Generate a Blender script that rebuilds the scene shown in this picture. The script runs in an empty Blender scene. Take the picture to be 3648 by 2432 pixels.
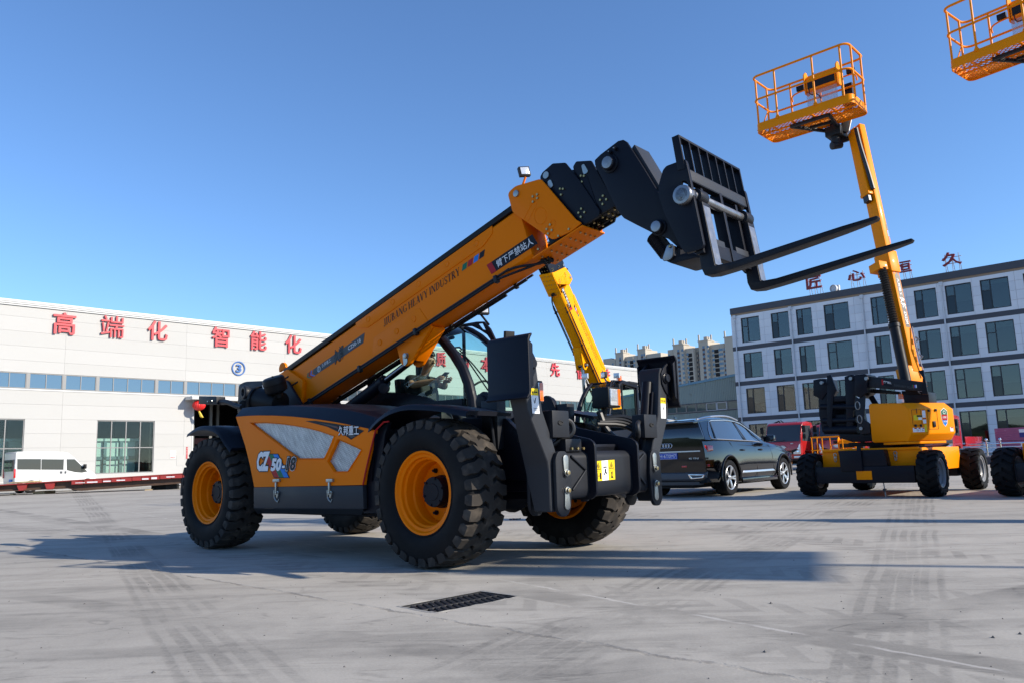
import bpy, bmesh, math, random
import numpy as np
from math import sin, cos, pi, radians, atan2, hypot, sqrt
from mathutils import Vector, Matrix, Euler
from mathutils.geometry import tessellate_polygon
random.seed(7)
S = bpy.context.scene
COL = S.collection

# ------------------------------------------------------------------ camera, sky, sun, exposure
F_PX, CAM_H, ROLL = 2825.0, 0.88, 0.033
PITCH = math.atan(430.0 / F_PX)
_cp, _sp = cos(PITCH), sin(PITCH)
CD = Vector((0, _cp, _sp))
CR = Vector((1, 0, 0)) * cos(ROLL) - Vector((0, -_sp, _cp)) * sin(ROLL)
CU = Vector((1, 0, 0)) * sin(ROLL) + Vector((0, -_sp, _cp)) * cos(ROLL)
CAM = Vector((0, 0, CAM_H))
cam = bpy.data.cameras.new('camera')
cam.sensor_width = 36.0
cam.lens = F_PX / 3648 * 36.0
cam.clip_start, cam.clip_end = 0.1, 6000
camo = bpy.data.objects.new('camera', cam)
COL.objects.link(camo)
camo.matrix_world = Matrix(((CR.x, CU.x, -CD.x, 0), (CR.y, CU.y, -CD.y, 0), (CR.z, CU.z, -CD.z, CAM_H), (0, 0, 0, 1)))
S.camera = camo

SUN_AZ, SUN_EL = radians(-20.5), radians(28.0)          # heading of the sun seen from the yard
W = bpy.data.worlds.new('World'); S.world = W; W.use_nodes = True
nt = W.node_tree
sky = nt.nodes.new('ShaderNodeTexSky'); sky.sky_type = 'NISHITA'; sky.sun_disc = False
sky.sun_elevation = SUN_EL; sky.sun_rotation = pi / 2 - SUN_AZ
sky.altitude = 0; sky.air_density = 0.95; sky.dust_density = 0.1; sky.ozone_density = 7.0
bg = nt.nodes['Background']; bg.inputs['Strength'].default_value = 0.143
nt.links.new(sky.outputs[0], bg.inputs['Color'])
sun = bpy.data.lights.new('sun', 'SUN'); sun.energy = 4.5; sun.angle = radians(0.53); sun.color = (1.0, 0.91, 0.77)
suno = bpy.data.objects.new('sun', sun); COL.objects.link(suno)
sdir = Vector((cos(SUN_AZ) * cos(SUN_EL), sin(SUN_AZ) * cos(SUN_EL), sin(SUN_EL)))
suno.rotation_euler = sdir.to_track_quat('Z', 'Y').to_euler(); suno.location = sdir * 60
S.view_settings.view_transform = 'Standard'; S.view_settings.look = 'None'
S.view_settings.exposure = 0.6; S.view_settings.gamma = 1.0

# ------------------------------------------------------------------ measuring: sight lines of the survey photo -> metres
def ray(px, py): return CD + CR * ((px - 1824) / F_PX) - CU * ((py - 1216) / F_PX)
class Frame:
    """a local frame standing on the ground: x ahead, y to the left, z up"""
    def __init__(s, o, deg):
        h = radians(deg); s.o = Vector(o); s.h = h
        s.e1 = Vector((cos(h), sin(h), 0)); s.e2 = Vector((-sin(h), cos(h), 0))
    def loc(s, p): q = Vector(p) - s.o; return Vector((q.dot(s.e1), q.dot(s.e2), q.z))
    def wld(s, x, y, z=0): return s.o + s.e1 * x + s.e2 * y + Vector((0, 0, z))
    def on(s, p, x=None, y=None, z=None):
        w = ray(*p)
        n, c = (s.e1, x) if x is not None else (s.e2, y) if y is not None else (Vector((0, 0, 1)), z)
        t = (c - (CAM - s.o).dot(n)) / w.dot(n)
        return s.loc(CAM + w * t)
def reg(x0, y0, k): return lambda x, y: (x0 + x * k, y0 + y * k)
A1 = reg(640, 1380, .39545); A2 = reg(1300, 1380, .44643); A3 = reg(1700, 1100, .57383); A4 = reg(1800, 450, .44643)
A5 = reg(950, 650, .52933); A6 = reg(2200, 450, .46769); B1 = reg(0, 1040, .48456); B2 = reg(600, 1040, .33167)
B3 = reg(2550, 900, .57397); B4 = reg(2650, 0, .44633); B5 = reg(2280, 1380, .26782); B6 = reg(2780, 1300, .36905)
B7 = reg(1880, 900, .42094); C1 = reg(640, 1500, .31896); C2 = reg(1320, 1480, .36984); C3 = reg(1840, 1180, .49751)
C4 = reg(2300, 1440, .2381); C5 = reg(660, 1260, .2551); C6 = reg(1280, 1120, .2551)
D2 = reg(2700, 1480, .15306); D3 = reg(3200, 1500, .19129); D4 = reg(2860, 1420, .24660); D5 = reg(2120, 1180, .22109); D6 = reg(2080, 1360, .12758); E1 = reg(0, 1560, .29762)
def ground(p): w = ray(*p); return CAM + w * (-CAM_H / w.z)

# ------------------------------------------------------------------ materials
MATS = {}
def nodes_of(name):
    m = bpy.data.materials.new(name); m.use_nodes = True
    return m, m.node_tree, m.node_tree.nodes['Principled BSDF']
def mat(name, col, rough=.5, metal=0., coat=0., spec=.5, var=0., vs=3., rvar=0., bump=0., bs=60., col2=None, c2s=2., c2t=.55, emit=0.):
    """procedural paint, steel, rubber ...: colour patches, roughness patches, fine bump"""
    m, t, b = nodes_of(name); L = t.links.new
    b.inputs['Base Color'].default_value = (*col, 1); b.inputs['Roughness'].default_value = rough
    b.inputs['Metallic'].default_value = metal; b.inputs['Coat Weight'].default_value = coat
    b.inputs['Coat Roughness'].default_value = .08; b.inputs['Specular IOR Level'].default_value = spec
    tc = t.nodes.new('ShaderNodeTexCoord'); src = None
    def noise(sc, det=4):
        n = t.nodes.new('ShaderNodeTexNoise'); n.inputs['Scale'].default_value = sc; n.inputs['Detail'].default_value = det
        L(tc.outputs['Object'], n.inputs['Vector']); return n.outputs['Fac']
    if var or col2:
        mx = t.nodes.new('ShaderNodeMix'); mx.data_type = 'RGBA'
        mx.inputs[6].default_value = (*[c * (1 - var) for c in col], 1); mx.inputs[7].default_value = (*[min(1, c * (1 + var)) for c in col], 1)
        L(noise(vs), mx.inputs[0]); out = mx.outputs[2]
        if col2:
            r = t.nodes.new('ShaderNodeValToRGB'); r.color_ramp.elements[0].position = c2t; r.color_ramp.elements[1].position = min(1, c2t + .18)
            L(noise(c2s, 6), r.inputs[0])
            m2 = t.nodes.new('ShaderNodeMix'); m2.data_type = 'RGBA'; L(r.outputs[0], m2.inputs[0]); L(out, m2.inputs[6])
            m2.inputs[7].default_value = (*col2, 1); out = m2.outputs[2]
        L(out, b.inputs['Base Color'])
    if rvar:
        mr = t.nodes.new('ShaderNodeMapRange'); mr.inputs[3].default_value = max(.02, rough - rvar); mr.inputs[4].default_value = rough + rvar
        L(noise(vs * 1.7, 5), mr.inputs[0]); L(mr.outputs[0], b.inputs['Roughness'])
    if bump:
        bp = t.nodes.new('ShaderNodeBump'); bp.inputs['Strength'].default_value = bump; bp.inputs['Distance'].default_value = .004
        L(noise(bs, 3), bp.inputs['Height']); L(bp.outputs[0], b.inputs['Normal'])
    if emit:
        b.inputs['Emission Color'].default_value = (*col, 1); b.inputs['Emission Strength'].default_value = emit
    MATS[name] = m; return m
def glass(name, tint, gloss=.12, rough=.02):
    """tinted pane: see-through with a mirror share that grows at grazing angles"""
    m = bpy.data.materials.new(name); m.use_nodes = True; t = m.node_tree; t.nodes.clear(); L = t.links.new
    o = t.nodes.new('ShaderNodeOutputMaterial'); tr = t.nodes.new('ShaderNodeBsdfTransparent'); g = t.nodes.new('ShaderNodeBsdfGlossy')
    tr.inputs[0].default_value = (*tint, 1); g.inputs['Roughness'].default_value = rough
    lw = t.nodes.new('ShaderNodeLayerWeight'); lw.inputs[0].default_value = gloss
    mx = t.nodes.new('ShaderNodeMixShader'); L(lw.outputs['Fresnel'], mx.inputs[0]); L(tr.outputs[0], mx.inputs[1]); L(g.outputs[0], mx.inputs[2])
    L(mx.outputs[0], o.inputs[0]); MATS[name] = m; return m
ORANGE = mat('orange_paint', (.86, .192, .0005), .42, coat=.025, spec=.06, var=.09, vs=1.1, rvar=.1, bump=.06, bs=160)
YELLOW = mat('yellow_paint', (.90, .34, .001), .42, coat=.03, spec=.08, var=.05, vs=1.5, rvar=.06)
LIFTPAINT = mat('amber_paint', (.90, .265, .001), .42, coat=.03, spec=.08, var=.05, vs=1.5, rvar=.06)
NAVY = mat('navy_black_paint', (.0055, .0065, .012), .46, coat=.03, spec=.17, var=.12, vs=2, rvar=.08, bump=.04, bs=200)
DARK = mat('dark_grey_paint', (.014, .0155, .020), .48, coat=.03, spec=.2, var=.15, vs=2, rvar=.08, bump=.05, bs=180)
SKIRT = mat('slate_grey_paint', (.026, .028, .034), .5, coat=.03, spec=.22, var=.12, vs=2, rvar=.1)
BLACK = mat('black_plastic', (.007, .007, .0085), .5, spec=.25, var=.2, vs=4, rvar=.1)
GLOSSBLACK = mat('gloss_black', (.008, .009, .012), .16, coat=.5)
HOLE = mat('dark_interior', (.006, .006, .007), .8)
RUBBER = mat('tyre_rubber', (.0085, .0085, .0095), .65, spec=.12, var=.25, vs=6, rvar=.1, bump=.15, bs=40, col2=(.019, .018, .017), c2s=3, c2t=.55)
TREAD = mat('tread_rubber', (.040, .0355, .032), .75, spec=.12, var=.25, vs=9, rvar=.1, bump=.2, bs=50, col2=(.088, .074, .061), c2s=7, c2t=.52)
HOSE = mat('hose_rubber', (.012, .012, .013), .42, var=.2, vs=20)
ZINC = mat('zinc_plate', (.36, .37, .35), .38, metal=.9, var=.15, vs=14, rvar=.12)
STEEL = mat('bare_steel', (.27, .27, .28), .35, metal=.85, var=.25, vs=9, rvar=.12, col2=(.22, .20, .18), c2s=8, c2t=.6)
CHROME = mat('chrome', (.78, .78, .8), .08, metal=1.)
ROD = mat('hydraulic_rod', (.16, .17, .20), .12, metal=1.)
BRASS = mat('yellow_zinc', (.45, .33, .14), .35, metal=.9)
def perforated():
    """punched steel sheet: fine rows of holes with slanting paler and darker streaks"""
    m, t, b = nodes_of('perforated_steel'); L = t.links.new; N = t.nodes.new; tc = N('ShaderNodeTexCoord')
    def noise(sc, rot, det=3):
        mp = N('ShaderNodeMapping'); mp.vector_type = 'TEXTURE'; mp.inputs['Scale'].default_value = [1 / q for q in sc]; mp.inputs['Rotation'].default_value = (0, rot, 0); L(tc.outputs['Object'], mp.inputs['Vector']); n = N('ShaderNodeTexNoise'); n.inputs['Scale'].default_value = 1; n.inputs['Detail'].default_value = det; L(mp.outputs[0], n.inputs['Vector']); return n.outputs['Fac']
    sp = N('ShaderNodeSeparateXYZ'); L(tc.outputs['Object'], sp.inputs[0])
    def op(o, a, c):
        n = N('ShaderNodeMath'); n.operation = o
        for i, v in enumerate((a, c)):
            if isinstance(v, (int, float)): n.inputs[i].default_value = v
            elif v is not None: L(v, n.inputs[i])
        return n.outputs[0]
    X, Z = sp.outputs[0], sp.outputs[2]; k = 2 * pi / .021
    g = op('MULTIPLY', op('ABSOLUTE', op('SINE', op('MULTIPLY', op('ADD', X, Z), k / 2), None), None), op('ABSOLUTE', op('SINE', op('MULTIPLY', op('SUBTRACT', X, Z), k / 2), None), None))
    mr = N('ShaderNodeMapRange'); mr.inputs[1].default_value = .30; mr.inputs[2].default_value = .50; mr.inputs[3].default_value = 1; mr.inputs[4].default_value = .05; L(g, mr.inputs[0])
    st = N('ShaderNodeMapRange'); st.inputs[1].default_value = .3; st.inputs[2].default_value = .7; st.inputs[3].default_value = .50; st.inputs[4].default_value = .95; L(noise((60, 1, 6), -.75, 3), st.inputs[0])
    v = op('MULTIPLY', op('MULTIPLY', mr.outputs[0], st.outputs[0]), .92); cc = N('ShaderNodeCombineColor'); [L(v, cc.inputs[i]) for i in range(3)]; L(cc.outputs[0], b.inputs['Base Color'])
    b.inputs['Metallic'].default_value = .35; b.inputs['Roughness'].default_value = .42; MATS['perforated_steel'] = m; return m
MESHSTEEL = perforated()
WHITE = mat('white_film', (.80, .80, .80), .45, spec=.12)
INK = mat('black_film', (.012, .013, .018), .4, spec=.12)
RED = mat('red_film', (.42, .018, .022), .4, spec=.12)
GREEN = mat('green_film', (.012, .16, .085), .4, spec=.12)
BLUE = mat('blue_film', (.02, .20, .62), .4, spec=.12)
LABELYEL = mat('yellow_film', (.80, .56, .02), .45, spec=.12)
GREYFILM = mat('grey_film', (.07, .075, .08), .4, spec=.12)
LENS = mat('lamp_lens', (.62, .64, .66), .12, metal=.3, coat=.8, var=.3, vs=60, bump=.4, bs=150)
AMBER = mat('amber_lens', (.70, .14, .01), .2, coat=.6)
REDLENS = mat('red_lens', (.5, .008, .010), .15, coat=.8)
CABGLASS = glass('cab_glass', (.74, .90, .84), .16)
OFFGLASS = glass('office_glass', (.50, .57, .55), .46)
SKIN = mat('skin', (.42, .215, .14), .5, var=.08, vs=8)
SHIRT = mat('black_shirt', (.012, .012, .014), .8, var=.2, vs=15)
TROUSER = mat('dark_trousers', (.02, .022, .03), .8)
HAIR = mat('black_hair', (.008, .007, .007), .5, bump=.4, bs=120)

# ------------------------------------------------------------------ mesh building
class MB:
    def __init__(s): s.v = []; s.f = []; s.m = []
    def add(s, vs, fs, mi=0):
        b = len(s.v); s.v += [tuple(v) for v in vs]
        for f in fs: s.f.append(tuple(i + b for i in f)); s.m.append(mi)
        return s
    def hexa(s, p, mi=0): return s.add(p, [(3, 2, 1, 0), (4, 5, 6, 7), (0, 1, 5, 4), (1, 2, 6, 5), (2, 3, 7, 6), (3, 0, 4, 7)], mi)
    def box(s, lo, hi, mi=0):
        (a, b, c), (d, e, f) = lo, hi
        return s.hexa([(a, b, c), (d, b, c), (d, e, c), (a, e, c), (a, b, f), (d, b, f), (d, e, f), (a, e, f)], mi)
    def obox(s, c, size, M, mi=0):
        hx, hy, hz = [q / 2 for q in size]; c = Vector(c)
        return s.hexa([c + M @ Vector(q) for q in ((-hx, -hy, -hz), (hx, -hy, -hz), (hx, hy, -hz), (-hx, hy, -hz), (-hx, -hy, hz), (hx, -hy, hz), (hx, hy, hz), (-hx, hy, hz))], mi)
    def beam(s, p, q, w, h, up=(0, 0, 1), mi=0, w2=None, h2=None):
        p, q, up = Vector(p), Vector(q), Vector(up); d = (q - p).normalized()
        x = d.cross(up)
        if x.length < 1e-5: x = d.cross(Vector((1, 0, 0)))
        x.normalize(); u = x.cross(d); w2 = w if w2 is None else w2; h2 = h if h2 is None else h2
        r = []
        for c, a, b in ((p, w / 2, h / 2), (q, w2 / 2, h2 / 2)): r += [c - x * a - u * b, c + x * a - u * b, c + x * a + u * b, c - x * a + u * b]
        return s.hexa(r, mi)
    def tube(s, pts, r, n=8, mi=0, closed=False, cap=True):
        pts = [Vector(p) for p in pts]; N = len(pts); rs = r if isinstance(r, (list, tuple)) else [r] * N
        ref = None; vs = []
        for i, p in enumerate(pts):
            a = pts[(i - 1) % N] if (closed or i > 0) else p; b = pts[(i + 1) % N] if (closed or i < N - 1) else p
            d = (b - a).normalized()
            if ref is None: ref = d.orthogonal().normalized()
            ref = (ref - d * ref.dot(d)).normalized(); w = d.cross(ref)
            vs += [p + (ref * cos(2 * pi * k / n) + w * sin(2 * pi * k / n)) * rs[i] for k in range(n)]
        fs = []
        for i in range(N if closed else N - 1):
            j = (i + 1) % N
            fs += [(i * n + k, i * n + (k + 1) % n, j * n + (k + 1) % n, j * n + k) for k in range(n)]
        if cap and not closed: fs += [tuple(range(n))[::-1], tuple((N - 1) * n + k for k in range(n))]
        return s.add(vs, fs, mi)
    def cyl(s, p, q, r, n=20, r2=None, mi=0): return s.tube([p, q], [r, r if r2 is None else r2], n, mi)
    def lathe(s, prof, o, axis, n=32, mi=0):
        """prof: (radius, distance along axis)"""
        o, ax = Vector(o), Vector(axis).normalized(); x = ax.orthogonal().normalized(); y = ax.cross(x); vs = []; fs = []
        for r, a in prof: vs += [o + ax * a + (x * cos(2 * pi * k / n) + y * sin(2 * pi * k / n)) * r for k in range(n)]
        for i in range(len(prof) - 1): fs += [(i * n + k, i * n + (k + 1) % n, (i + 1) * n + (k + 1) % n, (i + 1) * n + k) for k in range(n)]
        if prof[0][0] > 1e-4: pass
        return s.add(vs, fs, mi)
    def prism(s, pts, fn, d0, d1, holes=(), mi=0, mis=None):
        """flat outline (a,b) with holes, swept from depth d0 to d1; fn(a,b,d) -> xyz"""
        loops = [list(pts)] + [list(h) for h in holes]; flat = [p for l in loops for p in l]; n = len(flat)
        vs = [fn(a, b, d0) for a, b in flat] + [fn(a, b, d1) for a, b in flat]; fs = []
        if holes:
            tr = tessellate_polygon([[Vector((a, b, 0)) for a, b in l] for l in loops])
            fs += [tuple(t) for t in tr] + [tuple(i + n for i in t)[::-1] for t in tr]
        else: fs += [tuple(range(n))[::-1], tuple(range(n, 2 * n))]
        s.add(vs, fs, mi); b = len(s.v) - 2 * n; o = 0
        for l in loops:
            k = len(l)
            for i in range(k): s.f.append((b + o + i, b + o + (i + 1) % k, b + n + o + (i + 1) % k, b + n + o + i)); s.m.append(mi if mis is None else mis)
            o += k
        return s
    def poly(s, pts, mi=0): return s.add(pts, [tuple(range(len(pts)))], mi)
    def grid(s, rows, mi=0, closed=False):
        n = len(rows[0]); vs = [p for r in rows for p in r]; fs = []
        for i in range(len(rows) - 1):
            for k in range(n if closed else n - 1): fs.append((i * n + k, i * n + (k + 1) % n, (i + 1) * n + (k + 1) % n, (i + 1) * n + k))
        return s.add(vs, fs, mi)
    def loft(s, loops, mi=0):
        s.grid(loops, mi, True); n = len(loops[0]); b = len(s.v) - n * len(loops)
        s.f += [tuple(b + i for i in range(n))[::-1], tuple(b + n * (len(loops) - 1) + i for i in range(n))]; s.m += [mi, mi]; return s
    def mesh(s, name, mats, bevel=0, seg=2, sharp=32):
        me = bpy.data.meshes.new(name); me.from_pydata(s.v, [], s.f)
        for m in (mats if isinstance(mats, (list, tuple)) else [mats]): me.materials.append(m)
        me.polygons.foreach_set('material_index', s.m)
        bm = bmesh.new(); bm.from_mesh(me); bmesh.ops.recalc_face_normals(bm, faces=bm.faces)
        if bevel:
            es = [e for e in bm.edges if len(e.link_faces) == 2 and e.calc_face_angle(0) > .6]
            bmesh.ops.bevel(bm, geom=es, offset=bevel, segments=seg, affect='EDGES', profile=.6, clamp_overlap=True)
        for f in bm.faces: f.smooth = True
        bm.to_mesh(me); bm.free(); me.set_sharp_from_angle(angle=radians(sharp)); return me
    def pieces(s):
        """face lists of the parts that lie clearly apart, so that each becomes an object of its own"""
        n = len(s.v); par = list(range(n))
        def find(i):
            while par[i] != i: par[i] = par[par[i]]; i = par[i]
            return i
        for f in s.f:
            a = find(f[0])
            for i in f[1:]: par[find(i)] = a
        roots = {}; used = sorted({i for f in s.f for i in f}); isl = {i: roots.setdefault(find(i), len(roots)) for i in used}; k = len(roots)
        if k < 2 or k > 2500: return None
        co = np.array(s.v, dtype=float); lo = np.full((k, 3), 1e9); hi = np.full((k, 3), -1e9); ii = np.array([isl[i] for i in used]); np.minimum.at(lo, ii, co[used]); np.maximum.at(hi, ii, co[used]); size = (hi - lo).max(axis=1)
        p2 = list(range(k))
        def f2(i):
            while p2[i] != i: p2[i] = p2[p2[i]]; i = p2[i]
            return i
        for i in range(k - 1):
            gap = np.maximum(0, np.maximum(lo[i] - hi[i + 1:], lo[i + 1:] - hi[i])); d = np.sqrt((gap ** 2).sum(axis=1))
            for j in np.nonzero(d <= np.maximum(.02, .5 * np.maximum(size[i], size[i + 1:])))[0]: p2[f2(int(i + 1 + j))] = f2(i)
        g = {}
        for q, f in enumerate(s.f): g.setdefault(f2(isl[f[0]]), []).append(q)
        return list(g.values()) if len(g) > 1 else None
    def build(s, name, mats, parent=None, bevel=0, seg=2, sharp=32, whole=False):
        ps = None if whole else s.pieces()
        if ps and len(ps) > 1:
            first = None
            for fl in sorted(ps, key=len, reverse=True):
                ids = sorted({i for q in fl for i in s.f[q]}); mp = {i: j for j, i in enumerate(ids)}; b = MB(); b.v = [s.v[i] for i in ids]; b.f = [tuple(mp[i] for i in s.f[q]) for q in fl]; b.m = [s.m[q] for q in fl]
                o = b.build(name, mats, parent, bevel, seg, sharp, True); first = first or o
            return first
        o = bpy.data.objects.new(name, s.mesh(name, mats, bevel, seg, sharp)); COL.objects.link(o); o.parent = parent; return o
def tag(o, label, cat, group=None):
    o['label'] = label; o['category'] = cat
    if group: o['group'] = group
    return o
def thing(name, label, cat, loc=(0, 0, 0), rz=0., group=None):
    o = bpy.data.objects.new(name, None); COL.objects.link(o); o.location = loc; o.rotation_euler = (0, 0, rz); o.empty_display_size = .3
    return tag(o, label, cat, group)
def struct(o): o['kind'] = 'structure'; return o
def children(o): return [c for c in bpy.data.objects if c.parent == o]
def copy_tree(o, parent=None):
    kids = children(o); c = o.copy(); COL.objects.link(c); c.parent = parent
    for k in kids: copy_tree(k, c)
    return c
def text_geo(body, bold=0., depth=.0, res=2, shear=0., space=1.):
    cu = bpy.data.curves.new('txt', 'FONT'); cu.body = body; cu.offset = bold; cu.resolution_u = res; cu.shear = shear; cu.space_character = space
    cu.extrude = depth; o = bpy.data.objects.new('txt', cu); COL.objects.link(o); bpy.context.view_layer.update()
    me = bpy.data.meshes.new_from_object(o); vs = [v.co.copy() for v in me.vertices]; fs = [tuple(p.vertices) for p in me.polygons]
    bpy.data.objects.remove(o); bpy.data.curves.remove(cu); bpy.data.meshes.remove(me); return vs, fs
def text(mb, body, o, xd, yd, w=None, h=None, bold=0., depth=0., mi=0, shear=0., lift=.003, space=1., align='l'):
    """flat (or solid, depth in m) lettering whose box starts at o and runs along xd, yd"""
    vs, fs = text_geo(body, bold, 1. if depth else 0., shear=shear, space=space); o, xd, yd = Vector(o), Vector(xd).normalized(), Vector(yd)
    yd = yd.normalized(); n = xd.cross(yd).normalized()
    x0 = min(v.x for v in vs); x1 = max(v.x for v in vs); y0 = min(v.y for v in vs); y1 = max(v.y for v in vs)
    kx = w / (x1 - x0) if w else None; ky = h / (y1 - y0) if h else None; kx = kx or ky; ky = ky or kx
    off = -(x1 - x0) * kx / 2 if align == 'c' else 0
    mb.add([o + xd * ((v.x - x0) * kx + off) + yd * ((v.y - y0) * ky) + n * (lift + (v.z + 1) * depth / 2 if depth else lift) for v in vs], fs, mi); return mb
def arc(c, r, a0, a1, n): return [(c[0] + r * cos(a0 + (a1 - a0) * i / n), c[1] + r * sin(a0 + (a1 - a0) * i / n)) for i in range(n + 1)]
def fillet(pts, r, n=4):
    """round the corners of a 2D outline; r one radius or one per corner"""
    out = []; N = len(pts)
    for i, p in enumerate(pts):
        rr = r[i] if isinstance(r, (list, tuple)) else r
        p = Vector(p[:2]); a = Vector(pts[i - 1][:2]) - p; b = Vector(pts[(i + 1) % N][:2]) - p
        k = min(rr, a.length * .45, b.length * .45)
        if k < 1e-4: out.append(tuple(p)); continue
        q0, q1 = p + a.normalized() * k, p + b.normalized() * k
        for j in range(n + 1):
            t = j / n; out.append(tuple(q0 * (1 - t) ** 2 + p * 2 * t * (1 - t) + q1 * t * t))
    return out
def smooth3(pts, it=2):
    pts = [Vector(p) for p in pts]
    for _ in range(it):
        q = [pts[0]]
        for a, b in zip(pts, pts[1:]): q += [a * .75 + b * .25, a * .25 + b * .75]
        pts = q + [pts[-1]]
    return pts

# ------------------------------------------------------------------ roman capitals with thick and thin strokes
def _r(x0, y0, x1, y1): return [(x0, y0), (x1, y0), (x1, y1), (x0, y1)]
def _d(x0, y0, x1, y1, w): return [(x0, y0), (x0 + w, y0), (x1 + w, y1), (x1, y1)]
def _bow(cx, cy, rx, ry, a0, a1, tk, tn, n=10):
    o, i = [], []
    for k in range(n + 1):
        a = a0 + (a1 - a0) * k / n; t = tn + (tk - tn) * abs(cos(a)) ** 1.5; o.append((cx + rx * cos(a), cy + ry * sin(a))); i.append((cx + (rx - t) * cos(a), cy + (ry - min(t, tn * 1.6)) * sin(a)))
    return [[o[k], o[k + 1], i[k + 1], i[k]] for k in range(n)]
K_, N_ = .15, .05
def _st(x, y0=0, y1=1, w=K_): return [_r(x, y0, x + w, y1), _r(x - .06, y0, x + w + .06, y0 + .045), _r(x - .06, y1 - .045, x + w + .06, y1)]
GLY = {'I': (.30, _st(.075)), 'H': (.80, _st(.07) + _st(.58) + [_r(.07, .48, .7, .53)]), 'J': (.46, [_r(.2, .2, .35, 1), _r(.13, .955, .42, 1)] + _bow(.17, .15, .18, .2, -pi, .25, .12, .05)),
 'U': (.76, [_r(.08, .3, .23, 1), _r(.02, .955, .30, 1), _r(.62, .3, .67, 1), _r(.54, .955, .75, 1)] + _bow(.375, .32, .295, .34, -pi, 0, .14, .06)), 'B': (.64, _st(.08) + _bow(.28, .75, .28, .25, -pi / 2, pi / 2, .14, .045) + _bow(.28, .27, .32, .27, -pi / 2, pi / 2, .15, .045) + [_r(.2, .955, .3, 1), _r(.2, 0, .3, .045), _r(.2, .495, .3, .54)]),
 'A': (.74, [_d(.08, 0, .36, 1, .05), _d(.52, 0, .32, 1, .16), _r(.2, .33, .55, .375), _r(.01, 0, .22, .04), _r(.46, 0, .75, .04)]), 'N': (.80, [_r(.10, 0, .15, 1), _d(.58, 0, .10, 1, .17), _r(.66, 0, .71, 1), _r(.03, 0, .23, .04), _r(.02, .96, .2, 1), _r(.58, .96, .79, 1)]),
 'G': (.76, _bow(.40, .5, .37, .515, .7, 2 * pi - .6, .15, .05, 16) + [_r(.58, .05, .72, .42), _r(.5, .39, .76, .435), _d(.66, .68, .68, .98, .03)]), 'E': (.62, _st(.08) + [_r(.2, .955, .56, 1), _r(.2, 0, .58, .045), _r(.2, .49, .44, .535), _r(.53, .76, .57, 1), _r(.55, 0, .60, .25), _r(.41, .4, .45, .62)]),
 'V': (.72, [_d(.28, 0, .05, 1, .16), _d(.37, 0, .60, 1, .05), _r(-.01, .96, .28, 1), _r(.50, .96, .73, 1)]), 'Y': (.70, _st(.28, 0, .45) [:2] + [_d(.28, .42, .04, 1, .15), _d(.38, .42, .58, 1, .05), _r(-.02, .96, .25, 1), _r(.48, .96, .71, 1)]), 'D': (.74, _st(.08) + _bow(.28, .5, .40, .5, -pi / 2, pi / 2, .15, .045, 14) + [_r(.2, .955, .3, 1), _r(.2, 0, .3, .045)]),
 'S': (.56, _bow(.28, .74, .22, .265, .5, pi * 1.5, .10, .05, 10) + _bow(.28, .26, .24, .275, -pi + .5, pi / 2, .13, .05, 10) + [_d(.17, .44, .20, .56, .18), _r(.47, .72, .50, .97), _r(.04, .03, .07, .28)]), 'T': (.66, _st(.255) + [_r(.03, .955, .63, 1), _r(.03, .74, .07, 1), _r(.59, .74, .63, 1)]), 'R': (.72, _st(.08) + _bow(.28, .74, .29, .26, -pi / 2, pi / 2, .14, .045) + [_r(.2, .955, .3, 1), _r(.2, .48, .3, .525), _d(.52, 0, .28, .5, .17), _r(.52, 0, .74, .04)])}
def serif(mb, body, o, xd, yd, w, h, mi=0, shear=.2):
    o, xd, yd = Vector(o), Vector(xd).normalized(), Vector(yd).normalized(); tot = sum(GLY[c][0] + .06 if c != ' ' else .28 for c in body); k = w / tot; x = 0
    for c in body:
        if c == ' ': x += .28; continue
        for p in GLY[c][1]: mb.poly([o + xd * ((x + a) * k + b * h * shear) + yd * (b * h) for a, b in p], mi)
        x += GLY[c][0] + .06
# ------------------------------------------------------------------ wheels
def tyre_mesh(name, R, hw, rb, n, lug=.05, wid=.60, zig=.35, mats=(RUBBER, TREAD), offs=None):
    """pneumatic tyre lying along y: bulged sidewalls and a real lug tread"""
    mb = MB(); rc = R - lug * .8
    prof = [(rb, -hw * .80), (rb + .015, -hw * .86), (rb + (rc - rb) * .22, -hw * .985), (rb + (rc - rb) * .48, -hw), (rb + (rc - rb) * .72, -hw * .985), (rc - .03, -hw * .93), (rc - .008, -hw * .8), (rc, -hw * .45), (rc + .004, 0)]
    prof = prof + [(r, -y) for r, y in prof[-2::-1]]
    mb.lathe(prof, (0, 0, 0), (0, 1, 0), 72)
    mb.tube([(rb * cos(a) + .012 * cos(a), -hw * .865, (rb + .012) * sin(a)) for a in [2 * pi * i / 48 for i in range(48)]], .008, 6, closed=True)
    p = 2 * pi / n
    st = [(-1.0, 0, R - lug * 2.1, R - lug * 2.4, .62), (-.955, .0, R - .022, R - lug * 1.9, .9), (-.60, .04, R - .004, R - lug, 1.), (-.33, zig, R, R - lug, .92), (-.10, .06, R, R - lug, .95), (.12, .12, R, R - lug, .8)]
    if offs: st = [(a, o, c, d, e) for (a, _, c, d, e), o in zip(st, offs)]
    for sgn in (-1, 1):
        for i in range(n):
            th0 = i * p + (p * .5 if sgn > 0 else 0); loops = []
            for yy, off, rt, rbm, wk in st:
                y = yy * hw if sgn < 0 else -yy * hw; th = th0 + off * p; w = wid * p * .5 * wk; l = []
                for a, r in ((-w * 1.06, rbm), (w * 1.06, rbm), (w * .94, rt), (-w * .94, rt)): l.append((r * cos(th + a), y, r * sin(th + a)))
                loops.append(l)
            mb.loft(loops, 1)
    return mb.mesh(name, mats, sharp=40)
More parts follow.
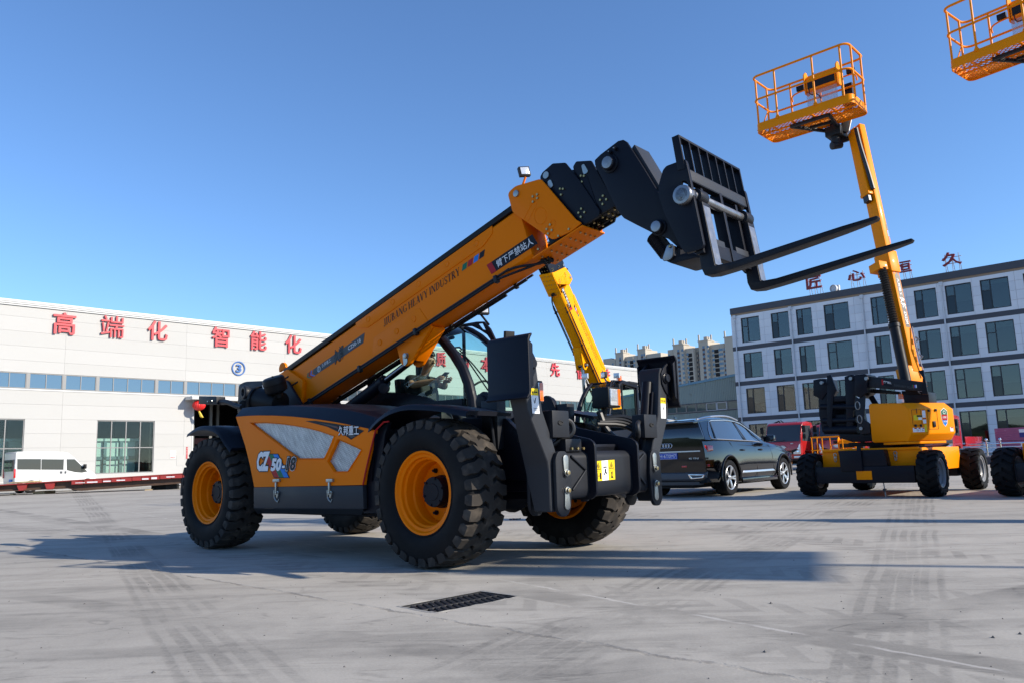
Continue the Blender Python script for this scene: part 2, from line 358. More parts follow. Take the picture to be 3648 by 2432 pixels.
def rim_mesh(name, rf, hw, depth, rdisc, mats, hub_r=.14, hub_h=.16, bolts=8):
    mb = MB(); y = -hw * .84
    mb.lathe([(rf - .03, y + .03), (rf, y + .012), (rf + .004, y), (rf - .006, y - .008), (rf - .022, y - .006), (rf - .036, y + .014), (rf - .060, y + .02), (rf - .064, y + .05), (rf - .076, y + .056), (rf - .082, y + .062), (rf - .086, y + depth * .55), (rf - .098, y + depth * .62), (rf - .104, y + depth * .9), (rdisc, y + depth), (.02, y + depth)], (0, 0, 0), (0, 1, 0), 56)
    mb.lathe([(rf - .02, -y - .03), (rf, -y), (rf - .02, -y + .004), (rf - .07, -y - .05), (rf - .09, y + depth)], (0, 0, 0), (0, 1, 0), 48, 0)
    return mb.mesh(name, mats, sharp=30)
def hub_mesh(name, y, hub_r, hub_h, mats, bolts=8, stud_r=None):
    mb = MB(); mb.lathe([(hub_r * 1.08, y), (hub_r * 1.06, y - .03), (hub_r, y - .035), (hub_r * .985, y - hub_h + .012), (hub_r * .95, y - hub_h), (hub_r * .55, y - hub_h - .001), (hub_r * .52, y - hub_h - .006), (.001, y - hub_h - .006)], (0, 0, 0), (0, 1, 0), 40)
    for i in range(6): a = i * pi / 3 + .3; mb.cyl((hub_r * .85 * cos(a), y - hub_h + .003, hub_r * .85 * sin(a)), (hub_r * .85 * cos(a), y - hub_h - .010, hub_r * .85 * sin(a)), .011, 6)
    if stud_r:
        for i in range(bolts): a = 2 * pi * i / bolts + .4; c = (stud_r * cos(a), stud_r * sin(a)); mb.cyl((c[0], y + .005, c[1]), (c[0], y - .022, c[1]), .022, 6); mb.cyl((c[0], y - .02, c[1]), (c[0], y - .045, c[1]), .012, 8)
    return mb.mesh(name, mats, sharp=30)
def obj(name, me, parent=None, loc=(0, 0, 0), rz=0.):
    o = bpy.data.objects.new(name, me); COL.objects.link(o); o.parent = parent; o.location = loc; o.rotation_euler = (0, 0, rz); return o
TY_BIG = tyre_mesh('loader_tyre', .648, .222, .358, 30, lug=.040, wid=.78, zig=.30)
RIM_BIG = rim_mesh('loader_rim', .366, .222, .24, .26, ORANGE)
HUB_BIG = hub_mesh('loader_hub', -.222 * .84 + .24, .135, .12, NAVY, 8, .20)
def wheel(parent, loc, right=True, ms=None, spin=0.):
    ty, ri, hu = ms or (TY_BIG, RIM_BIG, HUB_BIG)
    w = obj('wheel', ri, parent, loc, 0 if right else pi); a = obj('tyre', ty, w); a.rotation_euler = (0, spin, 0); obj('hub', hu, w); return w

# ------------------------------------------------------------------ telehandler in the foreground
_h = radians(-41.3); T = Frame(Vector((-.8056, 6.930, 0)) + Vector((-sin(_h), cos(_h), 0)) * 1.2, -41.3)
TELE = thing('telehandler', 'big orange and navy fork-lift telehandler with forks raised, nearest machine in the yard', 'telehandler', T.o, T.h)
BA = radians(17.0); PV = Vector((-3.5, 0, 1.75))
def tp(y): return lambda p: T.on(p, y=y)
def ty2(p, y): q = T.on(p, y=y); return (q.x, q.z)
def tx2(p, x): q = T.on(p, x=x); return (q.y, q.z)
XZ = lambda a, b, d: (a, d, b)       # outline in the machine's side view, depth across
YZ = lambda a, b, d: (d, a, b)       # outline in the machine's front view, depth ahead
XY = lambda a, b, d: (a, b, d)

for x, y, right, sp in ((-.05, -.975, True, .1), (-3.80, -.975, True, .02), (-.05, .975, False, .2), (-3.80, .975, False, .15)):
    wheel(TELE, (x, y, .648), right, spin=sp)
# chassis, axles, belly
c = MB()
c.box((-4.35, -.42, .62), (1.0, .42, 1.02)); c.box((-2.9, -.85, .40), (-.85, -.40, 1.0)); c.box((-2.75, .35, .42), (-.8, .95, 1.05))
for x in (-.05, -3.8): c.cyl((x, -.78, .648), (x, .78, .648), .12, 18); c.lathe([(.0, -.26), (.18, -.2), (.24, 0), (.18, .2), (0, .26)], (x, 0, .64), (0, 1, 0), 20); c.cyl((x, -.83, .648), (x, -.62, .648), .2, 20); c.cyl((x, .62, .648), (x, .83, .648), .2, 20)
for s in (-1, 1):   # inner wheel-arch plates and the boom tower plates at the tail
    c.prism([(-.75, .75), (-.55, 1.15), (-.2, 1.32), (.35, 1.28), (.62, 1.05), (.62, .72)], XZ, s * .44, s * .50)
    c.prism(fillet([(-4.40, .75), (-4.68, 1.70), (-4.66, 2.04), (-4.50, 2.07), (-3.5, 2.0), (-2.9, 1.4), (-2.9, .8)], .06), XZ, s * .27, s * .31)
c.build('chassis', NAVY, TELE, .012)
# engine hood: side panel with two cut-outs, navy top, skirt
YH = -1.15
hx = lambda x, y: ty2(A1(x, y), YH)
side = [hx(*p) for p in ((505, 260), (600, 252), (700, 248), (850, 249), (1000, 257), (1130, 270), (1270, 287), (1400, 308), (1500, 326), (1600, 346), (1690, 364), (1760, 381), (1738, 480), (1716, 570), (1690, 680), (1668, 780), (1655, 873), (1160, 884), (672, 893), (632, 690), (590, 520), (548, 390))]
g1 = [hx(*p) for p in ((652, 318), (770, 316), (900, 325), (1020, 341), (1150, 363), (1270, 395), (1387, 436), (1345, 540), (1300, 630), (1180, 633), (1072, 634), (960, 552), (860, 476), (750, 394))]
g2 = [hx(*p) for p in ((1430, 466), (1530, 510), (1637, 560), (1590, 640), (1520, 748), (1400, 752), (1342, 660), (1385, 565))]
shr = lambda l, k: [(sum(a for a, b in l) / len(l) * (1 - k) + p[0] * k, sum(b for a, b in l) / len(l) * (1 - k) + p[1] * k) for p in l]
p = MB(); p.prism(side, XZ, YH, YH + .035, holes=[g1, g2])
for g in (g1, g2):   # pressed lip round each grille
    o, i = shr(g, 1.055), shr(g, 1.0); n = len(g)
    p.grid([[(a, YH - .001, b) for a, b in o], [(a, YH - .012, b) for a, b in shr(g, 1.03)], [(a, YH + .02, b) for a, b in i]], 0, True)
hood = p.build('engine_hood', ORANGE, TELE, 0)
for g in (g1, g2): q = MB(); q.prism(shr(g, 1.03), XZ, YH + .022, YH + .030); q.build('grille', MESHSTEEL, hood)
lo = [(a, YH - .002, b + .002) for a, b in side[:12]]
up = [tuple(T.on(A1(*p), y=-1.03)) for p in ((566, 182), (650, 171), (740, 166), (860, 163), (1000, 165), (1130, 169), (1270, 175), (1400, 185), (1520, 201), (1640, 228), (1750, 260), (1850, 293))]
top = [(x, -.32, z + .05) for x, y, z in up]
q = MB(); q.grid([lo, up, top]); rear = [lo[0], up[0], top[0], (top[0][0], -.32, .9), (lo[0][0] + .35, YH + .03, .9)]
q.poly(rear); fr = [lo[-1], up[-1], top[-1], (top[-1][0] - .02, -.32, .75), (lo[-1][0] - .1, YH + .035, .75)]; q.poly(fr)
q.build('hood_top', NAVY, TELE, .006)
q = MB(); q.tube([Vector(tuple(T.on(A1(*p), y=YH - .004))) for p in ((1885, 302), (1840, 306), (1764, 384), (1740, 480), (1718, 570), (1692, 680), (1670, 780), (1652, 873))], .008, 6)
q.tube([Vector(tuple(T.on(A1(*p), y=YH + .16))) for p in ((1835, 415), (1862, 432), (1845, 560), (1815, 700), (1795, 800))], .007, 6); q.build('edge_seal', RED, TELE)
q = MB(); q.prism([ty2(A1(*p), YH + .05) for p in ((1765, 385), (1885, 306), (1850, 420), (1820, 640), (1790, 820), (1800, 1130), (1655, 1130), (1655, 875), (1718, 570))], XZ, YH + .05, YH + .09); q.build('hood_end_panel', NAVY, TELE, .004)
sk = [hx(*p) for p in ((672, 895), (1655, 878), (1662, 1090), (672, 1085))]
q = MB(); q.prism(sk, XZ, YH - .008, YH + .04)
a0, a1 = sk[3], sk[2]; b0, b1 = tuple(T.on(A1(700, 1132), y=YH + .10)), tuple(T.on(A1(1645, 1142), y=YH + .10))
q.add([(a0[0], YH - .006, a0[1]), (a1[0], YH - .006, a1[1]), b1, b0, (b0[0], -.4, b0[2]), (b1[0], -.4, b1[2])], [(0, 1, 2, 3), (3, 2, 5, 4)]); q.build('side_skirt', SKIRT, TELE, .006)
for cx in (870, 1350):   # toggle latches
    P = lambda x, y: Vector(tuple(T.on(A1(cx + x, y), y=YH - .012))); q = MB()
    q.beam(P(-22, 835), P(34, 832), .03, .03, (0, 1, 0)); q.beam(P(0, 850), P(0, 965), .022, .022, (0, 1, 0)); q.beam(P(-16, 920), P(-14, 990), .012, .016, (0, 1, 0)); q.beam(P(22, 930), P(12, 990), .026, .026, (0, 1, 0)); q.cyl(P(14, 944), P(14, 944) + Vector((0, -.03, 0)), .012, 8)
    q.tube([P(-14, 985), P(-4, 1010), P(14, 1028), P(24, 1000)], [.012, .011, .008, .005], 6); q.build('toggle_latch', ZINC, TELE, .003)
# hood decals
D = lambda x, y, d=.004: tuple(T.on(A1(x, y), y=YH - d))
q = MB(); q.poly([D(750, 592), D(888, 592), D(992, 811), D(850, 811)], 0)
for k, i in ((0, 1), (1, 2), (2, 3)):
    t0, t1 = 757 + k * 42.5, 757 + (k + 1) * 42.5; b0, b1 = 852 + k * 43.5, 852 + (k + 1) * 43.5
    q.poly([D(t0, 598, .006), D(t1, 598, .006), D(b1, 805, .006), D(b0, 805, .006)], i)
xdir = Vector(D(1050, 752)) - Vector(D(690, 758)); xdir.normalize(); ydir = Vector((0, 0, 1)); K = (Vector(D(1050, 752)) - Vector(D(690, 758))).length / 360
for lay, (bo, mi, gr) in enumerate(((.11, 4, .010), (.055, 5, .0), (.0, 4, -.006))):
    for body, x, w, h, yb in (('CZ', 694, 122, 100, 752), ('50', 818, 98, 66, 752), ('-', 921, 26, 12, 722), ('18', 952, 94, 72, 752)):
        if lay == 2 and body != '18': continue
        b2_ = .035 if lay == 2 else bo
        base = Vector(D(x, yb, .007 + .0015 * lay)) - Vector((0, 0, gr)) - xdir * gr; text(q, body, base, xdir, ydir, w * K + 2 * gr, h * K + 2 * gr, b2_ if body != '-' else .02, 0, mi, .22, .0)
q.build('model_decal', [INK, RED, GREEN, BLUE, INK, WHITE], hood)
q = MB(); q.poly([D(1130, 298), D(1220, 296), D(1400, 322), D(1560, 352), D(1662, 386), D(1545, 466), D(1480, 420), D(1330, 350)], 0)
q.poly([D(1250, 312, .006), D(1420, 345, .006), D(1432, 368, .006), D(1330, 338, .006)], 1); q.poly([D(1500, 418, .006), D(1590, 432, .006), D(1548, 452, .006)], 1); q.poly([D(1345, 338, .007), D(1432, 358, .007), D(1436, 362, .007)], 2)
bs = Vector(D(1428, 436, .006)); xd2 = (Vector(D(1632, 428)) - Vector(D(1428, 432))).normalized()
text(q, '久邦重工', bs, xd2, ydir, .335, .108, .06, 0, 0, 0, .001); text(q, '久邦重工', bs + Vector((.006, -.001, .007)), xd2, ydir, .323, .094, .012, 0, 3, 0, .002)
q.build('maker_decal', [INK, GREYFILM, RED, WHITE], hood)
# mudguards
def guard(pts, w, th=.03):
    q = MB(); n = len(pts); out = []
    rows = []
    for i, (x, z) in enumerate(pts):
        a = Vector(pts[max(0, i - 1)]); b = Vector(pts[min(n - 1, i + 1)]); d = (b - a).normalized(); nn = Vector((-d.y, d.x)); nn = nn if nn.y > 0 or abs(nn.y) < .2 else -nn
        rows.append([(x, w[0] - .01, z - .045), (x, w[0], z - .008), (x + nn.x * .006, w[0] + (.02 if w[1] > w[0] else -.02), z + nn.y * .006), (x, (w[0] + w[1]) / 2, z + .012), (x, w[1], z), (x - nn.x * th, w[1], z - nn.y * th), (x - nn.x * th, w[0] + .02, z - nn.y * th)])
    q.grid(rows, 0, True); q.poly(rows[0]); q.poly(rows[-1]); return q
sm2 = lambda l, it=2: [(v.x, v.y) for v in smooth3([(a, b, 0) for a, b in l], it)]
gf = sm2([ty2(A2(*p), -1.0) for p in ((150, 320), (225, 238), (310, 180), (430, 140), (600, 141), (720, 152), (820, 172), (930, 192))])
gr = sm2([ty2(A1(*p), -1.0) for p in ((195, 412), (260, 364), (330, 345), (430, 354), (490, 398), (530, 466), (590, 545))])
for s in (-1, 1):
    guard(gf, (s * 1.18, s * .62)).build('mudguard', NAVY, TELE, 0, sharp=50); guard(gr, (s * 1.18, s * .62)).build('mudguard', NAVY, TELE, 0, sharp=50)
# air cleaner with its mushroom bowl, tail lamp arm, horn plate
q = MB(); a, b = Vector(tuple(T.on(C5(990, 625), y=-.66))), Vector(tuple(T.on(C5(1330, 700), y=-.56)))
q.cyl(a, b, .15, 32); q.cyl(a + (b - a) * .03, a + (b - a) * .12, .165, 32)
c0 = Vector(tuple(T.on(C5(1305, 600), y=-.60))); ax = Vector((.04, -.36, .92)).normalized()
q.lathe([(.055, 0), (.055, .05), (.09, .055), (.128, .075), (.134, .10), (.134, .165), (.138, .17), (.136, .19), (.128, .235), (.11, .25), (.001, .252)], c0, ax, 32); q.cyl(c0 + ax * .25, c0 + ax * .265, .012, 8)
q.beam(b + Vector((0, 0, -.05)), b + Vector((.28, 0, -.30)), .16, .12); q.build('air_cleaner', BLACK, TELE, .004)
q = MB(); cc = c0 + ax * .13; q.prism([(-.034, -.024), (.034, -.024), (.034, .024), (-.034, .024)], lambda u, v, d: tuple(cc + Vector((-.27, -.95, 0)).normalized() * (.136 + d) + Vector((.96, -.27, 0)) * (u - .03) + ax * v), 0, .002); q.build('notice_sticker', WHITE, TELE)
q = MB(); pl = [ty2(C5(*p), -.32) for p in ((748, 762), (752, 480), (790, 438), (830, 425), (960, 402), (1160, 386), (1240, 470), (1200, 740))]; q.prism(fillet(pl, .03), XZ, -.33, -.30)
h0 = Vector(tuple(T.on(C5(815, 535), y=-.46))); q.lathe([(.055, .13), (.062, .12), (.062, .06), (.085, .055), (.09, .03), (.09, .0), (.075, -.012), (.05, -.012), (.045, .02), (0.001, .02)], h0, (.15, 1, 0), 28)
q.cyl(h0 + Vector((.03, .02, -.11)), h0 + Vector((.03, .02, -.07)), .016, 8); q.cyl(h0 + Vector((.14, .02, -.12)), h0 + Vector((.14, .02, -.07)), .018, 8); q.cyl(Vector(tuple(T.on(C5(805, 695), y=-.36))), Vector(tuple(T.on(C5(805, 695), y=-.30))), .05, 16); q.build('boom_pivot_plate', DARK, TELE, .006)
q = MB(); arm = [Vector(tuple(T.on(C5(*p), y=-.95))) for p in ((315, 675), (420, 662), (560, 664), (620, 678), (700, 722), (790, 740))]; q.tube(smooth3(arm), .03, 10); q.build('lamp_arm', DARK, TELE)
q = MB(); bx = [Vector(tuple(T.on(C5(*p), y=-1.0))) for p in ((187, 582), (437, 588), (437, 702), (187, 696))]; q.hexa([tuple(v) for v in bx] + [tuple(v + Vector((-.02, .13, 0))) for v in bx]); q.build('tail_lamp_box', DARK, TELE, .006)
q = MB(); bb = tuple(T.on(C5(330, 660), y=-1.01)); q.cyl(bb, (bb[0], bb[1] - .02, bb[2]), .01, 6); q.cyl((bb[0] + .1, bb[1], bb[2]), (bb[0] + .1, bb[1] - .02, bb[2]), .01, 6); q.build('bolt', ZINC, TELE)

# ------------------------------------------------------------------ boom (its own axes: x along, z across, origin at the pivot)
def bpart(mb, name, mats, parent, bevel=0, **k): return mb.build(name, mats, parent, bevel, **k)
HW = .16
sec = lambda b0, b1, hw, ch: [(-hw, b0 + ch), (-hw + ch, b0), (hw - ch, b0), (hw, b0 + ch), (hw, b1 - .03), (hw - .03, b1), (-hw + .03, b1), (-hw, b1 - .03)]
def sweep(mb, sct, x0, x1, mi=0): return mb.loft([[(x0, y, z) for y, z in sct], [(x1, y, z) for y, z in sct]], mi)
m = MB(); sweep(m, sec(-.13, .425, HW, .03), -.02, 4.1)
for s in (-1, 1):   # stiffening plates lying on the boom's cheeks
    m.prism([(1.40, .42), (1.405, .356), (1.585, .272), (3.555, .283), (3.71, .345), (3.735, .42)], XZ, s * HW, s * (HW + .008))
    m.prism([(1.66, .118), (1.575, -.044), (1.60, -.10), (2.53, -.10), (2.551, -.087), (2.475, .094), (2.42, .118)], XZ, s * HW, s * (HW + .006))
    m.prism(fillet([(-.33, .30), (-.30, .44), (-.02, .43), (.265, .155), (.12, -.13), (-.15, -.2), (-.35, .05)], .03), XZ, s * (HW + .0), s * (HW + .05))
    col = [(4.03, .40), (4.035, .60), (4.06, .625), (4.15, .635), (4.455, .53), (4.685, -.06), (4.735, -.125), (4.60, -.14), (4.38, -.105)]
    m.prism(fillet(col, .03), XZ, s * (HW - .005), s * (HW + .016))
    for a, b in ((1.627, .362), (2.088, .36), (2.547, .358), (3.016, .357), (3.474, .358), (2.355, .023), (2.047, .017), (1.739, .018)): m.lathe([(.036, 0), (.036, .006), (.030, .008), (.026, .004), (.001, .004)], (a, s * (HW + .006), b), (0, s, 0), 18)
m.prism([(4.10, -.145), (4.735, -.145), (4.735, -.16), (4.10, -.16)], XZ, -HW - .016, HW + .016); m.prism([(4.1, .425), (4.4, .45), (4.42, .5), (4.15, .52)], XZ, -HW + .02, HW - .02)
boom = m.build('boom', ORANGE, TELE, .006); boom.location = PV; boom.rotation_euler = (0, -BA, 0)
m = MB(); sweep(m, [(y, z) for y, z in ((-.165, .43), (-.165, .485), (-.15, .497), (.02, .497), (.03, .485), (.03, .43))], -.17, 4.03); m.build('hose_guard', BLACK, boom, .006)
m = MB()
for i in (0, 1):
    for s in (-1, 1): z = -.155 - i * .02; y = s * (HW + .022 + .012 * i); m.tube([(.15, y, -.118 - .03 * i), (3.80, y, -.118 - .03 * i)] if i == 0 else [(.15, y, -.15), (3.4, y, -.15)], .013, 8)
m.tube(smooth3([(3.4, -.194, -.15), (3.62, -.19, -.145), (3.78, -.185, -.17), (4.05, -.1, -.19), (4.13, -.05, -.17)]), .013, 8); m.tube(smooth3([(3.75, -.182, -.118), (3.9, -.18, -.14), (4.1, -.08, -.2), (4.16, 0, -.17)]), .013, 8)
m.tube([(.2, .13, -.155), (3.75, .13, -.155)], .014, 8); m.build('hydraulic_tube', DARK, boom)
m = MB()
for a in (.30, 1.34, 2.36, 3.62): m.box((a - .02, -HW - .05, -.175), (a + .02, -HW, -.10))
for a in (.5, 1.8, 2.6, 3.6): m.box((a - .02, .11, -.18), (a + .02, .15, -.13))
for i in range(7): m.lathe([(.02, 0), (.028, .012), (.02, .024)], (4.12 + .03 * (i % 3), -.06 + .03 * (i // 2), -.17 - .02 * (i % 2)), (1, 0, 0), 8)
m.build('tube_clamp', DARK, boom, .004)
m = MB()
for a, b in ((4.316, .41), (4.37, .40), (4.30, .36), (4.36, .365), (4.36, .02), (4.41, .04), (4.36, -.03), (4.41, -.02)):
    for s in (-1, 1): m.cyl((a, s * (HW + .016), b), (a, s * (HW + .03), b), .012, 6)
for i in range(5):
    for j in range(4): m.cyl((4.18 + i * .12, -.12 + j * .08, -.155), (4.18 + i * .12, -.12 + j * .08, -.178), .011, 6)
for i in range(4):
    m.cyl((4.2 + i * .13, -HW - .01, -.11 - .0 * i), (4.2 + i * .13, -HW - .028, -.11), .011, 6)
m.build('bolt', BRASS, boom)
m = MB()
for a, b, e in ((4.14, .551, .035), (2.099, -.301, -.012)): m.cyl((a, -HW - e, b), (a, HW + e, b), .034, 20)
m.build('pin', ZINC, boom, .004)
m = MB()   # pressed marks on the collar
for a, b, w in ((4.235, .29, 0), (4.38, .0, 0)):
    for s in (-1, 1): m.tube([(a + .035 * cos(t) + (.07 * (1 if cos(t) > 0 else -1)) * .8, s * (HW + .016), b + .035 * sin(t) + (.04 if cos(t) > 0 else -.04)) for t in [2 * pi * i / 24 for i in range(24)]], .004, 5, closed=True)
for s in (-1, 1): m.tube([(4.33 + .072 * cos(t), s * (HW + .016), .185 + .085 * sin(t)) for t in [2 * pi * i / 28 for i in range(28)]], .004, 5, closed=True)
m.build('pressed_mark', ORANGE, boom)
BLc = lambda p, y: (lambda q: ((q.x - PV.x) * cos(BA) + (q.z - PV.z) * sin(BA), -(q.x - PV.x) * sin(BA) + (q.z - PV.z) * cos(BA)))(T.on(p, y=y))
for p0, p1 in (((1362, 362), (1440, 312)), ((1455, 455), (1570, 388)), ((1440, 640), (1500, 600))):
    m = MB(); (a0, b0), (a1, b1) = BLc(C5(*p0), -.212), BLc(C5(*p1), -.212); m.tube([(a0, -.209, b0), (a1, -.209, b1)], .012, 8); m.build('plate_slot', HOLE, boom)
m = MB(); ca, cb_ = BLc(C5(1385, 205), .2); m.prism(arc((ca, cb_), .085, -.2, pi + .2, 12), XZ, .165, .20); m.build('lifting_lug', ORANGE, boom, .006)
# lift-cylinder bracket under the boom
m = MB(); br = fillet([(1.97, -.12), (1.985, -.35), (2.05, -.405), (2.12, -.405), (2.18, -.37), (2.56, -.16), (2.53, -.12)], .03)
m.prism(br, XZ, -.145, -.10); m.prism(br, XZ, .035, .075)
m.prism([(2.16, -.36), (2.54, -.14), (2.56, -.17), (2.18, -.39)], XZ, -.10, .035); m.build('cylinder_bracket', ORANGE, boom, .006)
m = MB(); m.prism(fillet([(2.03, -.40), (2.10, -.385), (2.12, -.29), (2.09, -.27), (2.05, -.28)], .03), XZ, -.150, -.158); m.lathe([(.03, 0), (.03, .02), (.024, .022), (.001, .022)], (2.10, -.158, -.301), (0, -1, 0), 12); m.build('retainer_plate', ZINC, boom)
# decals on both cheeks
m = MB()
for s in (-1, 1):
    Y = s * (HW + .003); Y2 = s * (HW + .0045); fx = (lambda a: a) ; xd = Vector((-s, 0, 0)); zd = Vector((0, 0, 1))
    sl = -.3 * -1
    def quad(a0, a1, b0, b1, mi, sh=.0, yy=Y): m.poly([(a0 - sh * 0, yy, b0), (a1, yy, b0), (a1 + sh, yy, b1), (a0 + sh, yy, b1)], mi)
    quad(3.56, 4.20, -.045, .075, 0, -.03); quad(3.56, 3.63, -.045, .075, 1, -.03, Y2)
    text(m, '臂下严禁站人', (3.655 if s < 0 else 4.165, Y2, -.026), xd, zd, .50, .082, .006, 0, 2, 0, .0)
    serif(m, 'JIUBANG HEAVY INDUSTRY', (1.86 if s < 0 else 3.165, Y, .160), xd, zd, 1.30, .082, 0)
    for k, mi in enumerate((3, 1, 4, 0)): quad(3.19 + k * .088, 3.262 + k * .088, .180, .241, mi, .035)
    a0, a1 = .47, 1.46
    m.poly([(a0, Y, .148), (a1, Y, .139), (a1 + .06, Y, .242), (a0 - .02, Y, .232), (a0 - .05, Y, .19)], 5)
    for k, mi in enumerate((4, 1, 3)): q0 = a0 - .03 - .038 * k; m.poly([(q0 + .03, Y, .145), (q0, Y, .145), (q0 - .07, Y, .19), (q0 - .04, Y, .234), (q0 - .015, Y, .234), (q0 - .045, Y, .19)], mi)
    rg = [2 * pi * i / 24 for i in range(24)]; cx = .56 if s < 0 else 1.36
    m.grid([[(cx + .036 * cos(t), Y2, .19 + .036 * sin(t)) for t in rg], [(cx + .029 * cos(t), Y2, .19 + .029 * sin(t)) for t in rg]], 2, True); m.poly([(cx - .012, Y2, .165), (cx - .002, Y2, .165), (cx + .012, Y2, .215), (cx + .002, Y2, .215)], 2)
    text(m, '久邦重工', (.63 if s < 0 else 1.30, Y2, .178), xd, zd, .19, .045, .0, 0, 2, 0, 0)
    text(m, '久邦', (.88 if s < 0 else 1.10, Y2, .105), xd, zd, .22, .18, .035, 0, 0, .25, 0); text(m, '久邦', (.885 if s < 0 else 1.095, s * (HW + .006), .112), xd, zd, .21, .165, .0, 0, 5, .25, 0)
    text(m, 'CZ50-18', (1.175 if s < 0 else .80, Y2, .168), xd, zd, .25, .045, .008, 0, 2, 0, 0)
    quad(1.18, 1.24, .157, .160, 4, 0, Y2); quad(1.24, 1.32, .157, .160, 1, 0, Y2); quad(1.32, 1.42, .157, .160, 3, 0, Y2)
m.build('lettering', [INK, RED, WHITE, GREEN, BLUE, GREYFILM], boom)
# nested inner sections
for nm, pts, hw in (('inner_section', [(4.40, .40), (4.43, .58), (4.47, .606), (4.61, .62), (4.744, .543), (4.83, .29), (4.93, -.10), (4.90, -.14), (4.62, -.13)], .135), ('inner_section', [(4.79, .40), (4.795, .47), (4.846, .498), (4.997, .41), (5.09, -.13), (4.89, -.12)], .112)):
    m = MB()
    for s in (-1, 1): m.prism(fillet(pts, .015), XZ, s * (hw - .02), s * hw)
    lo_ = pts[-1][0]; sweep(m, sec(-.12, .33, hw - .018, .02), 4.3, max(a for a, b in pts) - .02)
    io = m.build(nm, NAVY, boom, .005); m = MB(); x0 = sum(a for a, b in pts) / len(pts)
    for a, b in ((x0 - .06, .27), (x0 - .02, .31), (x0 - .05, .33), (x0 + .06, .0), (x0 + .10, .02), (x0 + .07, -.05), (x0 + .12, -.03)):
        for s in (-1, 1): m.cyl((a, s * hw, b), (a, s * (hw + .014), b), .011, 6)
    for i in range(3):
        for j in range(3): m.cyl((x0 + i * .07, -.07 + .07 * j, -.12), (x0 + i * .07, -.07 + .07 * j, -.142), .011, 6)
    m.build('bolt', BRASS, io); m = MB()
    if hw > .12: m.cyl((4.505, -hw - .012, .55), (4.505, hw + .012, .55), .035, 18); m.prism(fillet([(4.49, .40), (4.55, .40), (4.54, .48), (4.50, .48)], .03), XZ, -hw - .010, -hw)
    else: m.prism(fillet([(4.88, .32), (4.94, .32), (4.92, .42), (4.89, .42)], .03), XZ, -hw - .010, -hw)
    m.build('pin', ZINC, io)
la, lb = BLc(A4(150, 366), -.02); m = MB(); m.box((4.05, -.05, .60), (4.11, .05, .66)); m.tube([(4.08, -.02, .65), (la, -.02, lb - .06)], .012, 8); m.build('lamp_bracket', ORANGE, boom, .004)
m = MB(); lc = Vector((la, -.02, lb)); lm = Euler((0, .1, -.5)).to_matrix(); m.obox(lc, (.045, .115, .10), lm, 0); m.obox(lc + lm @ Vector((.025, 0, 0)), (.006, .095, .08), lm, 1); m.build('work_lamp', [BLACK, LENS], boom, .006)
m = MB(); m.tube(smooth3([(3.95, .0, .5), (3.98, -.03, .60), (4.02, -.05, .63), (4.05, -.02, .62)]), .02, 8); m.tube(smooth3([(4.05, 0, .62), (4.0, .02, .58), (3.9, .02, .5)]), .018, 8); m.build('hose', HOSE, boom)

# ------------------------------------------------------------------ gooseneck head, carriage and forks
HH = .155; hd = lambda *l: [ty2(A4(*p), -HH) for p in l]
head = hd((712, 272), (760, 225), (900, 118), (940, 108), (968, 125), (1100, 330), (1232, 548), (1350, 760), (1428, 895), (1430, 970), (1395, 985), (1300, 900), (1170, 850), (1050, 790), (945, 735), (905, 690), (878, 640), (800, 480), (715, 310))
m = MB()
for s in (-1, 1): m.prism(head, XZ, s * (HH - .03), s * HH)
inn = hd((780, 260), (930, 150), (1090, 360), (1225, 580), (1340, 780), (1180, 830), (960, 715), (890, 610), (800, 420)); m.prism(inn, XZ, -HH + .03, HH - .03)
HEAD = m.build('boom_head', NAVY, TELE, .006)
m = MB(); cv = hd((990, 150), (1225, 540)); (x0, z0), (x1, z1) = cv; m.hexa([(x0, -HH + .035, z0 - .02), (x0, HH - .035, z0 - .02), (x1, HH - .035, z1 - .02), (x1, -HH + .035, z1 - .02), (x0 + .03, -HH + .035, z0 + .005), (x0 + .03, HH - .035, z0 + .005), (x1 + .03, HH - .035, z1 + .005), (x1 + .03, -HH + .035, z1 + .005)])
m.build('head_cover', SKIRT, HEAD, .004)
m = MB()
for (px, py), r in (((840, 302), .058), ((1228, 810), .05)):
    x, z = ty2(A4(px, py), -HH)
    for s in (-1, 1): m.lathe([(r * 1.45, 0), (r * 1.45, .012), (r * 1.15, .014), (r * 1.15, .05), (r, .055)], (x, s * HH, z), (0, s, 0), 28, 0); m.lathe([(r, .05), (r * .98, .06), (.001, .06)], (x, s * HH, z), (0, s, 0), 24, 1)
for px, py in ((845, 212), (885, 183)): x, z = ty2(A4(px, py), -HH); m.cyl((x, -HH, z), (x, -HH - .03, z), .018, 6, mi=0); m.cyl((x, -HH - .03, z), (x, -HH - .045, z), .01, 8, mi=1)
m.build('pivot_pin', [NAVY, STEEL], HEAD, .003)
# tilt cylinder and link low in the head
m = MB(); k0, k1 = Vector(tuple(T.on(A4(1185, 880), y=0))), Vector(tuple(T.on(A4(1295, 1020), y=0))); m.tube([k0 + (k1 - k0) * (i / 24) for i in range(25)], [.075 if i % 2 else .065 for i in range(25)], 16, 0)
m.prism(fillet([ty2(A4(*p), -.20) for p in ((1262, 1010), (1310, 945), (1345, 950), (1345, 1040), (1480, 1000), (1560, 1040), (1330, 1098), (1270, 1070))], .02), XZ, -.20, .2, mi=0)
x, z = ty2(A4(1292, 1028), -.22); x2, z2 = ty2(A4(1320, 962), -.22); m.prism(fillet([(x - .06, z - .05), (x + .055, z - .05), (x2 + .03, z2 + .02), (x2 - .03, z2 + .025)], .05), XZ, -.215, -.225, mi=1); m.cyl((x2, -.225, z2), (x2, -.24, z2), .014, 8, mi=2)
m.build('tilt_link', [NAVY, STEEL, BRASS], TELE, .005)
